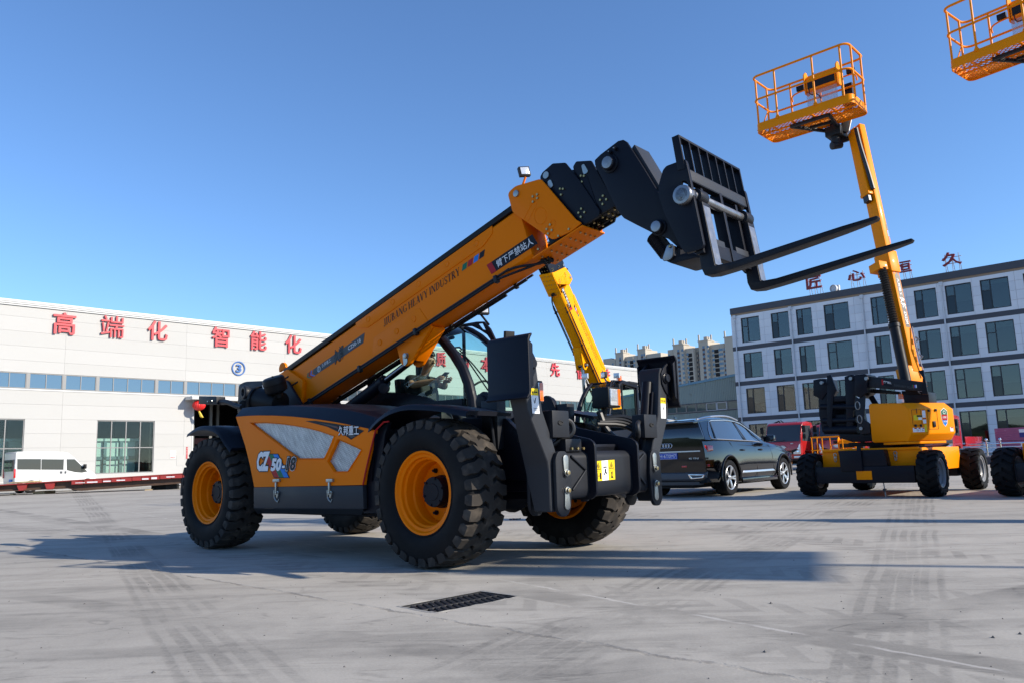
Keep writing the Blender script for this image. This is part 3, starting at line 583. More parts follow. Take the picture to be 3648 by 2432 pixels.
CW = .53; cr = lambda *l: [ty2(A4(*p), -CW) for p in l]
plate = cr((1222, 545), (1225, 465), (1258, 350), (1285, 318), (1368, 287), (1432, 262), (1445, 290), (1582, 945), (1560, 982), (1440, 1016), (1405, 975), (1270, 700))
slot = fillet(cr((1398, 440), (1448, 432), (1478, 560), (1420, 560)), .03)
m = MB()
for s in (-1, 1): m.prism(fillet(plate, .015), XZ, s * CW, s * (CW - .035), holes=[slot])
up = cr((1330, 92), (1384, 68), (1438, 340), (1378, 356)); px0, pz0 = up[1]; 
for s in (-1, 1): m.prism(up, XZ, s * (CW + .006), s * (CW - .012))
(xa, za), (xb, zb) = up[0], up[1]; dx, dz = (up[3][0] - up[0][0]) / (up[0][1] - up[3][1]), 1
def cpt(f, k): # f: 0 rear .. 1 front, k: metres down the carriage face
    ux, uz = up[2][0] - up[1][0], up[2][1] - up[1][1]; L_ = hypot(ux, uz); return Vector((xa + (xb - xa) * f + ux / L_ * k, 0, za + (zb - za) * f + uz / L_ * k))
def cbox(y0, y1, f0, f1, k0, k1, mi=0, mb=None):
    mb = mb or m; P = [cpt(f0, k1), cpt(f1, k1), cpt(f1, k0), cpt(f0, k0)]; mb.hexa([(v.x, y0, v.z) for v in P] + [(v.x, y1, v.z) for v in P], mi)
cbox(-CW, CW, -.02, 1.0, -.001, .018)
for i in range(8): y = -CW + .01 + i * (2 * CW - .02) / 7; (cbox(y - .007, y + .007, 0, .98, .01, .30) if 0 < i < 7 else None)
cbox(-CW + .02, CW - .02, .15, 1.1, .285, .385)                       # top beam
cbox(-.02, .02, -.3, 1.15, .37, .98); cbox(-CW + .03, CW - .03, .0, 1.0, .86, .98); cbox(-CW + .03, CW - .03, -.6, -.4, .40, .52)
for y in (-.30, .30): cbox(y - .018, y + .018, -1.4, .9, .40, .95)
CARR = m.build('fork_carriage', NAVY, TELE, .005)
for y0 in (-.34, .10): m = MB(); cbox(y0, y0 + .24, .2, 1.02, .82, .875, 0, m); m.build('worn_plate', SKIRT, CARR, .003)
m = MB()
cbox(-CW + .03, CW - .03, 1.1, 1.14, .292, .378, 0, m); m.build('worn_plate', SKIRT, CARR, .003)
m = MB(); sx, sz = ty2(A4(1430, 556), -CW); m.cyl((sx + .05, -CW + .04, sz), (sx + .05, CW - .04, sz), .035, 20, mi=0)
m.lathe([(.0001, .03), (.052, .03), (.056, .028), (.058, .02), (.058, -.05)], (sx, -CW - .02, sz), (0, -1, 0), 28, 0); m.lathe([(.075, .0), (.078, .012), (.076, .018), (.058, .02)], (sx, -CW - .02, sz), (0, -1, 0), 28, 0); m.cyl((sx, -CW - .05, sz), (sx, -CW + .1, sz), .075, 26, mi=0)
m.build('fork_shaft', STEEL, CARR, .003)
FORKPAINT = mat('worn_fork_paint', (.0065, .007, .011), .45, spec=.25, var=.3, vs=6, rvar=.1, col2=(.050, .032, .022), c2s=3.2, c2t=.60, bump=.2, bs=60)
for y in (-.40, .40):
    tipx, tipz = 3.665, 2.405; hx_, hz_ = ty2(A4(1585, 1190), -.45)
    prof = [ty2(A4(*p), -.46) for p in ((1525, 605), (1570, 600), (1672, 1112))]; heel = [ty2(A4(*p), -.46) for p in ((1590, 1190), (1562, 1130), (1545, 1000))]
    t0, t1 = prof[2], heel[0]; n = 10
    topl = [(t0[0] + .02 + (tipx - t0[0] - .02) * i / n, t0[1] - .012 + (tipz + .012 - t0[1] + .012) * i / n) for i in range(1, n)]
    botl = [(t1[0] + .08 + (tipx - t1[0] - .08) * i / n, t1[1] - .008 + (tipz - .012 - t1[1] + .008) * (i / n) ** 1.15) for i in range(n - 1, -1, -1)]
    out = prof + topl + [(tipx - .012, tipz + .014), (tipx, tipz + .004), (tipx - .015, tipz - .014)] + botl + heel
    m = MB(); m.prism(out, XZ, y - .06, y + .06)
    def taper(v):
        k = max(0, (v[0] - (tipx - .28)) / .28); return (v[0], y + (v[1] - y) * (1 - .55 * k * k), v[2])
    m.v = [taper(v) for v in m.v]; m.cyl((sx + .05, y - .065, sz), (sx + .05, y + .065, sz), .062, 22)
    fk = m.build('fork', FORKPAINT, CARR, .006)
    m = MB(); (xa_, za_), (xb_, zb_) = prof[1], prof[2]; xs, zs = .012, 0
    m.add([(xa_ + .004, y - .052, za_ - .03), (xa_ + .004, y + .052, za_ - .03), (xb_ + .004, y + .052, zb_ + .012), (xb_ + .004, y - .052, zb_ + .012)], [(0, 1, 2, 3)]); m.build('worn_face', STEEL, fk)
# ------------------------------------------------------------------ lift cylinder
def boom_pt(a, y, b): return Vector((PV.x + a * cos(BA) - b * sin(BA), y, PV.z + a * sin(BA) + b * cos(BA)))
pin_b = boom_pt(2.10, 0, -.30); base_b = Vector(tuple(T.on(C6(-120, 1290), y=0))); dcyl = (base_b - pin_b); Lc = dcyl.length; dcyl.normalize()
kk = (Vector(tuple(T.on(C6(345, 930), y=0))) - pin_b).dot(dcyl)
m = MB(); m.cyl(pin_b + dcyl * kk, base_b + dcyl * .35, .072, 24); m.cyl(pin_b + dcyl * (kk - .02), pin_b + dcyl * (kk + .07), .08, 24); g_ = pin_b + dcyl * (kk + .02) + Vector((.06, -.02, -.07)); m.cyl(g_, g_ + Vector((.04, -.06, -.01)), .06, 16)
m.build('lift_cylinder', NAVY, TELE, .004)
m = MB(); m.cyl(pin_b, pin_b + dcyl * kk, .038, 20); m.cyl(pin_b + Vector((0, -.09, 0)), pin_b + Vector((0, .09, 0)), .06, 18); m.build('cylinder_rod', ROD, TELE)

# ------------------------------------------------------------------ cab
CY0, CY1 = .26, 1.12
pil = [(-1.74, 2.555), (-1.60, 2.50), (-1.44, 2.405), (-1.27, 2.265), (-1.10, 2.09), (-.97, 1.92), (-.885, 1.74), (-.84, 1.58), (-.82, 1.40)]
m = MB()
for y in (CY0 + .03, CY1 - .03): m.tube([(a, y, b) for a, b in pil], [.045, .05, .055, .06, .06, .06, .06, .06, .06] if y < .5 else .042, 10)
for y in (CY0 + .03, CY1 - .03):
    m.beam((-2.55, y, 1.15), (-2.58, y, 2.45), .06, .09, (1, 0, 0)); m.beam((-2.58, y, 2.50), (-1.70, y, 2.55), .06, .09)
    m.beam((-2.55, y, 1.42), (-.82, y, 1.30), .05, .10)
m.beam((-2.58, CY0, 2.48), (-2.58, CY1, 2.48), .09, .09); m.beam((-1.72, CY0, 2.56), (-1.72, CY1, 2.56), .05, .05); m.beam((-2.1, CY0, 2.56), (-2.1, CY1, 2.56), .05, .04); m.beam((-2.57, CY0, 1.45), (-2.57, CY1, 1.45), .08, .5); m.beam((-.80, CY0, 1.40), (-.80, CY1, 1.40), .08, .12)
m.beam((-.82, CY0, 1.05), (-.82, CY1, 1.05), .1, .6)
m.prism([(-1.72, 2.59), (-1.42, 2.585), (-1.30, 2.57), (-1.20, 2.47), (-1.06, 2.22), (-1.09, 2.20), (-1.25, 2.40), (-1.36, 2.47), (-1.5, 2.54), (-1.72, 2.57)], XZ, .99, 1.02, holes=[[(-1.40, 2.555), (-1.32, 2.55), (-1.27, 2.46), (-1.33, 2.48)]])
m.build('cab', NAVY, TELE, .006)
CAB = [o for o in bpy.data.objects if o.name == 'cab'][0]
m = MB(); lowp = [ty2(C6(*p), CY0) for p in ((60, 1090), (300, 1080), (520, 1086), (650, 1096), (930, 1150), (1040, 1202), (1435, 1166), (1440, 1300), (1000, 1330), (560, 1360), (60, 1400))]; m.prism(lowp, XZ, CY0, CY0 + .05); m.prism([(-2.55, .9), (-2.55, 1.45), (-.84, 1.35), (-.84, .9)], XZ, CY1 - .05, CY1); m.build('cab_side_panel', NAVY, CAB, .005)
m = MB(); m.box((-2.62, CY0 - .01, 2.53), (-2.10, CY1 + .01, 2.60)); m.build('cab_roof', BLACK, CAB, .02)
m = MB(); m.box((-2.5, CY0 + .05, .95), (-.86, CY1 - .05, 1.02)); m.build('cab_floor', HOLE, CAB)
def pane(nm, rows): q = MB(); q.grid(rows); return q.build(nm, CABGLASS, CAB)
pane('windshield', [[(a + .012 + .05 * (1 - (2 * t - 1) ** 2), CY0 + .04 + (CY1 - CY0 - .08) * t, b) for t in [i / 8 for i in range(9)]] for a, b in pil])
pane('roof_window', [[(-2.10, y, 2.565), (-1.72, y, 2.585)] for y in (CY0 + .03, CY1 - .03)])
for y in (CY0 + .035, CY1 - .035):
    q = MB(); q.poly([(-2.54, y, 1.45), (-2.54, y, 2.46)] + [(a - .02, y, b) for a, b in pil[:-1]] + [(-1.0, y, 1.45)]); q.build('side_window', CABGLASS, CAB)
pane('rear_window', [[(-2.575, y, 1.65), (-2.575, y, 2.44)] for y in (CY0 + .05, CY1 - .05)])
q = MB()
dz = [(-1.80, y_) for y_ in ()]
for pts in ([(-2.50, 1.50), (-2.50, 2.42), (-1.9, 2.46)], ): q.tube([(a, CY1 - .05, b) for a, b in pts], .022, 6)
q.tube([(-1.72, CY1 - .05, 1.42), (-1.72, CY1 - .05, 2.50)], .022, 6); q.tube(smooth3([(-2.50, CY0 + .1, 1.55), (-2.50, CY0 + .1, 1.95), (-2.42, CY0 + .1, 1.98)]), .012, 6); q.build('window_frame', BLACK, CAB)
q = MB(); W0 = lambda x, y: Vector(tuple(T.on(C6(x, y), y=.52)))
q.tube([W0(1335, 462), W0(1400, 455), W0(1430, 490)], .010, 6); q.tube([W0(1345, 490), W0(1500, 620), W0(1720, 940), W0(1880, 1170)], .008, 6); q.tube([W0(1400, 495), W0(1600, 705), W0(1780, 930), W0(1870, 1080)], .008, 6)
q.tube([W0(1350, 495), W0(1440, 690), W0(1525, 925)], .013, 6); q.build('wiper', BLACK, CAB)
q = MB(); lp = Vector((-1.22, .86, 2.70)); lm = Euler((0, -.05, -.55)).to_matrix(); q.obox(lp, (.07, .20, .15), lm, 0); q.obox(lp + lm @ Vector((.037, 0, 0)), (.006, .17, .12), lm, 1); q.tube([lp + Vector((0, 0, -.07)), (-1.20, .92, 2.56), (-1.22, 1.0, 2.52)], .014, 6, 0); q.build('work_lamp', [BLACK, LENS], CAB, .012)
q = MB(); q.tube([(-1.02, 1.12, 2.0), (-1.1, 1.28, 2.2), (-1.12, 1.3, 2.32)], .014, 6); q.obox((-1.12, 1.24, 2.345), (.05, .13, .21), Euler((0, .12, -.3)).to_matrix()); q.build('mirror', BLACK, CAB, .024, 3)
q = MB()   # steering wheel, console, dash
q.tube([(-1.13 + .19 * cos(t) * .55, .70 + .19 * sin(t), 1.66 + .19 * cos(t) * .8) for t in [2 * pi * i / 24 for i in range(24)]], .014, 6, closed=True); q.beam((-1.13, .70, 1.66), (-.98, .70, 1.30), .06, .06); q.box((-1.05, .40, 1.1), (-.88, 1.02, 1.46)); q.box((-1.85, .36, 1.1), (-1.40, .52, 1.50)); q.build('dashboard', BLACK, CAB, .02)
q = MB(); q.box((-2.25, .48, 1.22), (-1.70, .94, 1.36)); q.loft([[(-2.30, .48, 1.30), (-2.17, .48, 1.30), (-2.17, .94, 1.30), (-2.30, .94, 1.30)], [(-2.40, .50, 1.95), (-2.29, .50, 1.95), (-2.29, .92, 1.95), (-2.40, .92, 1.95)]]); q.box((-2.1, .55, 1.02), (-1.8, .87, 1.24)); q.build('driver_seat', BLACK, CAB, .03)

# ------------------------------------------------------------------ stabilizers and front frame
FX = 1.14
c3x = lambda x: (lambda *l: [tx2(C3(*p), x) for p in l])
m = MB()
for s, x0 in ((-1, .2), (1, .2)):
    y = s * .33
    m.prism(fillet([(.15, .55), (.15, 1.24), (.42, 1.22), (1.16, 1.06), (1.21, 1.02), (1.21, .60), (1.15, .55)], .05), XZ, y - .015, y + .015)
    m.prism(fillet([(-.05, .60), (-.03, 1.40), (.0, 1.52), (.07, 1.555), (.14, 1.51), (.22, 1.34), (.27, .60)], .03), XZ, s * .44, s * .49); m.lathe([(.085, 0), (.085, .02), (.06, .022), (.06, .045), (.055, .05), (.001, .05)], (.07, s * .49, 1.45), (0, s, 0), 24)
m.box((.2, -.44, .70), (1.0, .44, 1.0)); m.build('front_frame', NAVY, TELE, .006)
m = MB(); pr = fillet([(.86, .60), (.86, .95), (1.10, .96), (FX, .92), (FX, .63), (1.12, .57), (.9, .57)], .03); m.prism(pr, XZ, -.62, .62)
m.prism([(-.30, .60), (.30, .60), (.30, .53), (.22, .56), (0, .585), (-.22, .56), (-.30, .53)], YZ, 1.03, 1.10)
m.box((.95, -.60, .955), (1.13, -.38, 1.06)); 
for s in (-1, 1): m.beam((FX + .004, s * .36, .80), (FX + .004, s * .56, .92), .02, .03, (1, 0, 0)); m.beam((FX + .004, s * .36, .80), (FX + .004, s * .56, .64), .02, .03, (1, 0, 0))
m.build('stabilizer_beam', DARK, TELE, .012)
m = MB()
for i in range(3): m.cyl((1.13, -.57 + .08 * i, .98), (1.15, -.57 + .08 * i, .98), .012, 6)
m.build('bolt', BRASS, TELE)
m = MB(); q4 = c3x(FX + .003)((577, 926), (717, 915), (723, 1056), (583, 1069)); (ya, za), (yb, zb), (yc, zc), (yd, zd) = q4
def sp(u, v, d=0): a = Vector((FX + .003 + d, ya + (yb - ya) * u, za + (zb - za) * u)); b = Vector((FX + .003 + d, yd + (yc - yd) * u, zd + (zc - zd) * u)); return tuple(a + (b - a) * v)
m.poly([sp(0, 0), sp(.34, 0), sp(.34, 1), sp(0, 1)], 0); m.poly([sp(.34, 0), sp(.66, 0), sp(.66, 1), sp(.34, 1)], 1); m.poly([sp(.66, 0), sp(1, 0), sp(1, 1), sp(.66, 1)], 0)
for u0 in (.04, .70):
    m.poly([sp(u0 + .13, .08, .001), sp(u0 + .25, .44, .001), sp(u0 + .01, .44, .001)], 2); m.poly([sp(u0 + .13, .15, .002), sp(u0 + .21, .41, .002), sp(u0 + .05, .41, .002)], 0); m.poly([sp(u0 + .12, .22, .003), sp(u0 + .15, .22, .003), sp(u0 + .15, .38, .003), sp(u0 + .11, .38, .003)], 2)
    m.poly([sp(u0 - .02, .50, .001), sp(u0 + .28, .50, .001), sp(u0 + .28, .515, .001), sp(u0 - .02, .515, .001)], 2)
m.poly([sp(.22, .60, .001), sp(.30, .60, .001), sp(.30, .92, .001), sp(.22, .92, .001)], 2); m.poly([sp(.06, .62, .001), sp(.13, .62, .001), sp(.13, .90, .001), sp(.06, .90, .001)], 2); m.poly([sp(.075, .65, .002), sp(.115, .65, .002), sp(.115, .87, .002), sp(.075, .87, .002)], 0); m.poly([sp(.14, .74, .001), sp(.21, .74, .001), sp(.21, .77, .001), sp(.14, .77, .001)], 2)
m.poly([sp(.80, .62, .001), sp(.88, .56, .001), sp(.86, .80, .001), sp(.92, .92, .001), sp(.78, .90, .001), sp(.82, .75, .001)], 2)
for a in ((.42, .30, .49, .38), (.51, .30, .58, .38)): m.poly([sp(a[0], a[1], .001), sp(a[2], a[1], .001), sp(a[2], a[3], .001), sp(a[0], a[3], .001)], 2)
m.poly([sp(.48, .42, .001), sp(.54, .42, .001), sp(.56, .56, .001), sp(.60, .70, .001), sp(.56, .72, .001), sp(.52, .60, .001), sp(.46, .74, .001), sp(.42, .72, .001), sp(.49, .55, .001)], 2)
m.build('warning_decal', [LABELYEL, WHITE, INK], TELE)
LEGO = [(-1.10, 1.70), (-1.075, 1.29), (-.835, .86), (-.835, .48), (-.70, .48), (-.68, .56), (-.70, .84), (-.875, 1.26), (-.90, 1.58), (-.96, 1.74), (-1.06, 1.76)]
def stabilizer(s):
    m = MB(); loops = []
    for yo, yi, z in ((-1.12, -.98, 1.76), (-1.10, -.95, 1.70), (-1.075, -.885, 1.29), (-.955, -.78, 1.07), (-.85, -.70, .88), (-.835, -.69, .80), (-.835, -.70, .48)):
        t = (1.39 - z) / .91; xr = T.on(A3(215 + 155 * t, 575 + 680 * t), y=yo).x; loops.append([(1.13, s * yo, z), (xr, s * yo, z), (xr, s * yi, z), (1.13, s * yi, z)])
    m.loft(loops)
    g = m.build('stabilizer_leg', SKIRT, TELE, .018, 3)
    m = MB(); m.prism(fillet([(s * a, b) for a, b in ((-.80, .50), (-.80, .90), (-.76, .96), (-.66, .96), (-.62, .90), (-.60, .74), (-.62, .50), (-.67, .44), (-.75, .44))], .03), YZ, FX + .0, FX + .035)
    m.prism(fillet([(s * a, b) for a, b in ((-.80, .50), (-.80, .90), (-.66, .96), (-.60, .74), (-.62, .50), (-.67, .44), (-.75, .44))], .03), YZ, .86, .895); m.cyl((.85, s * -.68, .64), (1.18, s * -.68, .64), .045, 18); m.cyl((.85, s * -.68, .78), (1.18, s * -.68, .78), .04, 18); m.build('pivot_bracket', DARK, TELE, .006)
    for z, zz, dy in ((.785, .895, 0), (.645, .525, .0)):
        m = MB(); y0 = s * -.68; d = 1 if zz > z else -1; l = [(y0 + .025 * cos(t), z - d * .025 * sin(t)) for t in [pi * i / 8 for i in range(9)]] + [(y0 + .035 * cos(t), zz - d * .035 * sin(t)) for t in [pi + pi * i / 8 for i in range(9)]]
        m.prism(l, YZ, FX + .036, FX + .048, mi=0); m.cyl((FX + .048, y0, z), (FX + .075, y0, z), .022, 6, mi=1); m.cyl((FX + .048, y0, z), (FX + .056, y0, z), .03, 14, mi=0); m.build('keeper_plate', [ZINC, BRASS], TELE, .004)
    # foot: outer plate with rolled lips, two inner ears and a pin
    m = MB(); pf = [(-1.10, 1.885), (-1.135, 1.865), (-1.15, 1.83), (-1.15, 1.43), (-1.16, 1.40), (-1.185, 1.375), (-1.165, 1.365), (-1.14, 1.385), (-1.125, 1.43), (-1.125, 1.825), (-1.115, 1.845), (-1.095, 1.87)]
    m.prism([(s * a, b) for a, b in pf], YZ, .78, 1.225)
    for x in (.895, 1.135): m.prism([(s * a, b) for a, b in ((-1.126, 1.83), (-1.126, 1.44), (-1.02, 1.53), (-.97, 1.60), (-.965, 1.70), (-1.01, 1.76), (-1.07, 1.80))], YZ, x - .012, x + .012)
    for x in (.80, 1.205): m.prism([(s * a, b) for a, b in ((-1.126, 1.83), (-1.126, 1.44), (-1.085, 1.47), (-1.08, 1.80))], YZ, x - .01, x + .01)
    m.lathe([(.055, 0), (.055, .012), (.042, .014), (.042, .03), (.036, .034), (.001, .034)], (1.148, s * -1.03, 1.655), (1, 0, 0), 22); m.cyl((.85, s * -1.03, 1.655), (1.15, s * -1.03, 1.655), .04, 18)
    m.build('stabilizer_foot', NAVY if s < 0 else NAVY, TELE, .008)
    m = MB(); m.cyl((1.0, s * -.93, 1.62), (1.0, s * -.77, .93), .052, 18); m.cyl((1.0, s * -.77, .95), (1.0, s * -.76, .80), .062, 16); m.tube([(1.07, s * -.90, 1.52), (1.07, s * -.80, 1.05)], .012, 6); m.build('stabilizer_cylinder', NAVY, TELE, .003)
    m = MB(); m.box((1.02, min(s * -.80, s * -.58), 1.07), (1.16, max(s * -.80, s * -.58), 1.29)); m.build('valve_guard', DARK, TELE, .008)
    m = MB(); m.tube([(1.163, s * -.70 + .03 * cos(t), 1.19 + .015 * sin(t)) for t in [2 * pi * i / 16 for i in range(16)]], .006, 5, closed=True); m.box((1.155, s * -.70 - .03, 1.18), (1.162, s * -.70 + .03, 1.20)); m.build('guard_slot', HOLE, TELE)
    m = MB(); m.tube(smooth3([(1.10, s * -.58, 1.22), (1.13, s * -.50, 1.20), (1.14, s * -.50, 1.10), (1.06, s * -.58, 1.06), (1.0, s * -.64, 1.0)]), .024, 10); m.build('hose', HOSE, TELE)
    # safety label on the leg's front
    m = MB(); X = 1.1335; l = [(-1.025, 1.47), (-.945, 1.47), (-.935, 1.25), (-1.015, 1.25)]; f = lambda u, v, d=0: (X + d, s * (-1.03 + .09 * u + .012 * v), 1.46 - .20 * v)
    m.poly([f(0, .0), f(1, 0), f(1, .28), f(0, .28)], 0); m.poly([f(0, .28), f(1, .28), f(1, 1), f(0, 1)], 1); m.poly([f(.1, .2, .001), f(.2, .06, .001), f(.3, .2, .001)], 2); m.poly([f(.38, .12, .001), f(.9, .12, .001), f(.9, .17, .001), f(.38, .17, .001)], 2)
    m.poly([f(.55, .38, .001), f(.66, .36, .001), f(.5, .58, .001), f(.42, .56, .001)], 2); m.poly([f(.3, .45, .001), f(.36, .43, .001), f(.44, .6, .001), f(.38, .6, .001)], 2); m.poly([f(.2, .78, .001), f(.8, .78, .001), f(.8, .80, .001), f(.2, .80, .001)], 2); m.poly([f(.2, .85, .001), f(.8, .85, .001), f(.8, .87, .001), f(.2, .87, .001)], 2)
    m.build('safety_label', [LABELYEL, WHITE, INK], TELE)
    # head lamp on its post
    m = MB(); m.tube([(.62, s * .62, 1.05), (.68, s * .60, 1.42)], .028, 8); m.box((.60, s * .60 - .10, 1.38), (.80, s * .60 + .10, 1.58)); m.build('head_lamp', BLACK, TELE, .012)
    hl = [o for o in bpy.data.objects if o.name.startswith('head_lamp')][-1]; m = MB(); m.box((.80, s * .60 - .085, 1.40), (.812, s * .60 + .035, 1.56), 0); m.box((.80, s * .60 + .04, 1.40), (.814, s * .60 + .088, 1.56), 1)
    for i in range(5): m.box((.812, s * .60 - .08 + .022 * i, 1.44), (.818, s * .60 - .077 + .022 * i, 1.555), 0)
    m.build('lamp_lens', [LENS, AMBER], hl, .004)
_n0 = set(bpy.data.objects); stabilizer(-1); stabilizer(1)
for o in list(bpy.data.objects):
    if o.parent == TELE and (o not in _n0 or o.name.split('.')[0] in ('stabilizer_beam', 'warning_decal')) and not o.name.startswith('head_lamp'): o.location.y = -.035
m = MB()   # hoses and valve blocks on the front frame
for k in range(4): m.tube(smooth3([(.7, .55 - .04 * k, 1.28 - .02 * k), (.85, .70, 1.30 - .03 * k), (.98, .78, 1.2 - .04 * k), (.9, .62, 1.05)]), .022, 8)
m.tube(smooth3([(.68, .5, 1.35), (.74, .52, 1.15), (.86, .6, 1.04), (.98, .7, 1.0)]), .03, 8); m.build('hose_bundle', HOSE, TELE)
m = MB()
for s in (-1, 1): m.box((.12, s * .52 - .06, 1.0), (.32, s * .52 + .06, 1.45)); m.tube([(.25, s * .56, .95), (.22, s * .56, 1.32)], .016, 6); m.tube([(.3, s * .6, .95), (.26, s * .6, 1.3)], .016, 6)
m.build('valve_block', DARK, TELE, .006)

# ------------------------------------------------------------------ driver
def skin_body(name, mats, nodes, edges, parent, sub=2, root=0):
    me = bpy.data.meshes.new(name); me.from_pydata([n[0] for n in nodes], edges, []); o = bpy.data.objects.new(name, me); COL.objects.link(o); o.parent = parent
    md = o.modifiers.new('skin', 'SKIN'); me.skin_vertices or bpy.context.view_layer.update()
    for i, n in enumerate(nodes): r = n[1]; me.skin_vertices[0].data[i].radius = r if isinstance(r, tuple) else (r, r)
    me.skin_vertices[0].data[root].use_root = True; md.use_smooth_shade = True; ss = o.modifiers.new('sub', 'SUBSURF'); ss.levels = sub; ss.render_levels = sub
    bpy.context.view_layer.update(); ev = o.evaluated_get(bpy.context.evaluated_depsgraph_get()); nm = bpy.data.meshes.new_from_object(ev); o.modifiers.clear(); o.data = nm
    bpy.data.meshes.remove(me); nm.name = name; nm.materials.clear(); nm.materials.append(mats); nm.polygons.foreach_set('use_smooth', [True] * len(nm.polygons)); return o
PY = .70
hc = Vector(tuple(T.on(C6(975, 645), y=PY - .02))); sh = Vector((hc.x - .15, PY, hc.z - .215)); hip = Vector((-2.02, PY, 1.42))
hand = Vector(tuple(T.on(C6(1060, 915), y=PY - .16))); elb = Vector(tuple(T.on(C6(735, 985), y=PY - .24))); shR = sh + Vector((.0, -.19, -.03)); shL = sh + Vector((0, .19, -.03)); handL = hand + Vector((.02, .14, .0)); elbL = Vector((elb.x + .05, PY + .26, elb.z))
N = [(hip, .09), (hip * .6 + sh * .4, (.08, .09)), (sh * .85 + hip * .15, (.07, .09)), (sh + Vector((.05, 0, .07)), .05), (hc + Vector((-.03, 0, -.07)), .06), (hc + Vector((0, 0, .0)), (.082, .095)), (hc + Vector((.015, 0, .075)), .07),
     (shR, .045), (shR * .5 + elb * .5, .044), (elb, .045), (elb * .5 + hand * .5, .043), (hand * .9 + elb * .1, .028), (hand + Vector((.05, 0, .0)), (.034, .016)),
     (shL, .045), (elbL, .042), (handL * .9 + elbL * .1, .028), (handL + Vector((.05, 0, 0)), (.034, .016)),
     (hip + Vector((.12, -.11, -.02)), .09), (hip + Vector((.48, -.13, .05)), .07), (hip + Vector((.58, -.13, -.36)), .045), (hip + Vector((.70, -.13, -.40)), .035),
     (hip + Vector((.12, .11, -.02)), .09), (hip + Vector((.48, .13, .05)), .07), (hip + Vector((.58, .13, -.36)), .045), (hip + Vector((.70, .13, -.40)), .035)]
Eg = [(0, 1), (1, 2), (2, 3), (3, 4), (4, 5), (5, 6), (2, 7), (7, 8), (8, 9), (9, 10), (10, 11), (11, 12), (2, 13), (13, 14), (14, 15), (15, 16), (0, 17), (17, 18), (18, 19), (19, 20), (0, 21), (21, 22), (22, 23), (23, 24)]
PERSON = skin_body('person', SKIN, N, Eg, None); PERSON.location = T.o; PERSON.rotation_euler = (0, 0, T.h)
tag(PERSON, 'man in black t-shirt and glasses sitting in the telehandler cab looking down at a phone', 'person')
for hnd, s in ((hand, -1), (handL, 1)):
    fs = []
    for k in range(4):
        b = hnd + Vector((.065 - .008 * abs(k - 1), 0, .026 - .017 * k)); L_ = (.075, .085, .08, .062)[k]
        fs.append(skin_body('finger', SKIN, [(b + Vector((-.02, 0, 0)), .009), (b + Vector((L_ * .4, s * .012, .004)), .0085), (b + Vector((L_ * .8, -s * .008, .008)), .0078), (b + Vector((L_ * .95, -s * .028, .008)), .0065)], [(0, 1), (1, 2), (2, 3)], PERSON, 1))
    fs.append(skin_body('thumb', SKIN, [(hnd + Vector((.02, 0, .015)), .012), (hnd + Vector((.05, -s * .02, .045)), .010), (hnd + Vector((.085, -s * .03, .055)), .008)], [(0, 1), (1, 2)], PERSON, 1))
SN = [(hip + Vector((0, 0, -.02)), .16), (hip * .6 + sh * .4, (.16, .19)), (sh * .85 + hip * .15, (.15, .20)), (sh + Vector((.03, 0, .03)), .085), (shR, .092), (shR * .5 + elb * .5, .085), (shL, .092), (shL * .5 + elbL * .5, .085)]
skin_body('shirt', SHIRT, SN, [(0, 1), (1, 2), (2, 3), (2, 4), (4, 5), (2, 6), (6, 7)], PERSON)
skin_body('trousers', TROUSER, [(hip + Vector((0, 0, -.05)), .145)] + [(n[0], n[1] * 1.16) for n in N[17:20]] + [(n[0], n[1] * 1.16) for n in N[21:24]], [(0, 1), (1, 2), (2, 3), (0, 4), (4, 5), (5, 6)], PERSON)
m = MB()   # hair cap, nape to fringe
for i in range(9):
    pass
rows = [[hc + Vector((-.012, 0, .04)) + Vector((.104 * cos(e) * cos(a) , .088 * cos(e) * sin(a), .100 * sin(e))) for a in [2 * pi * k / 20 for k in range(20)]] for e in [(-.35 + (pi / 2 + .35) * j / 7) for j in range(8)]]
rows = [[Vector(v) + Vector((-.03 * max(0, .5 - j / 7), 0, 0)) for v in r] for j, r in enumerate(rows)]
m.grid(rows[2:], 0, True); m.loft([[hc + Vector((-.09, -.05, -.03)), hc + Vector((-.09, .05, -.03)), hc + Vector((-.05, .07, -.03)), hc + Vector((-.05, -.07, -.03))], [hc + Vector((-.10, -.06, .06)), hc + Vector((-.10, .06, .06)), hc + Vector((-.04, .086, .06)), hc + Vector((-.04, -.086, .06))]]); m.build('hair', HAIR, PERSON, 0, sharp=70)
m = MB(); fc = hc + Vector((.075, 0, -.005))
for s in (-1, 1): m.tube([fc + Vector((.012, s * .034 + .026 * cos(t), -.008 + .02 * sin(t))) for t in [2 * pi * i / 14 for i in range(14)]], .003, 5, closed=True); m.tube([fc + Vector((.01, s * .06, .0)), fc + Vector((-.085, s * .088, .006))], .003, 5)
m.build('glasses', BLACK, PERSON)
m = MB(); m.loft([[fc + Vector((.0, -.014, -.04)), fc + Vector((.0, .014, -.04)), fc + Vector((.034, .012, -.036)), fc + Vector((.034, -.012, -.036))], [fc + Vector((-.01, -.008, .012)), fc + Vector((-.01, .008, .012)), fc + Vector((.012, .005, .012)), fc + Vector((.012, -.005, .012))]]); m.build('nose', SKIN, PERSON, .005)
m = MB(); m.tube([fc + Vector((.002, -.024, -.066)), fc + Vector((.012, 0, -.064)), fc + Vector((.002, .024, -.066))], .006, 6); m.build('mouth', mat('lips', (.30, .11, .09), .5), PERSON)
m = MB()
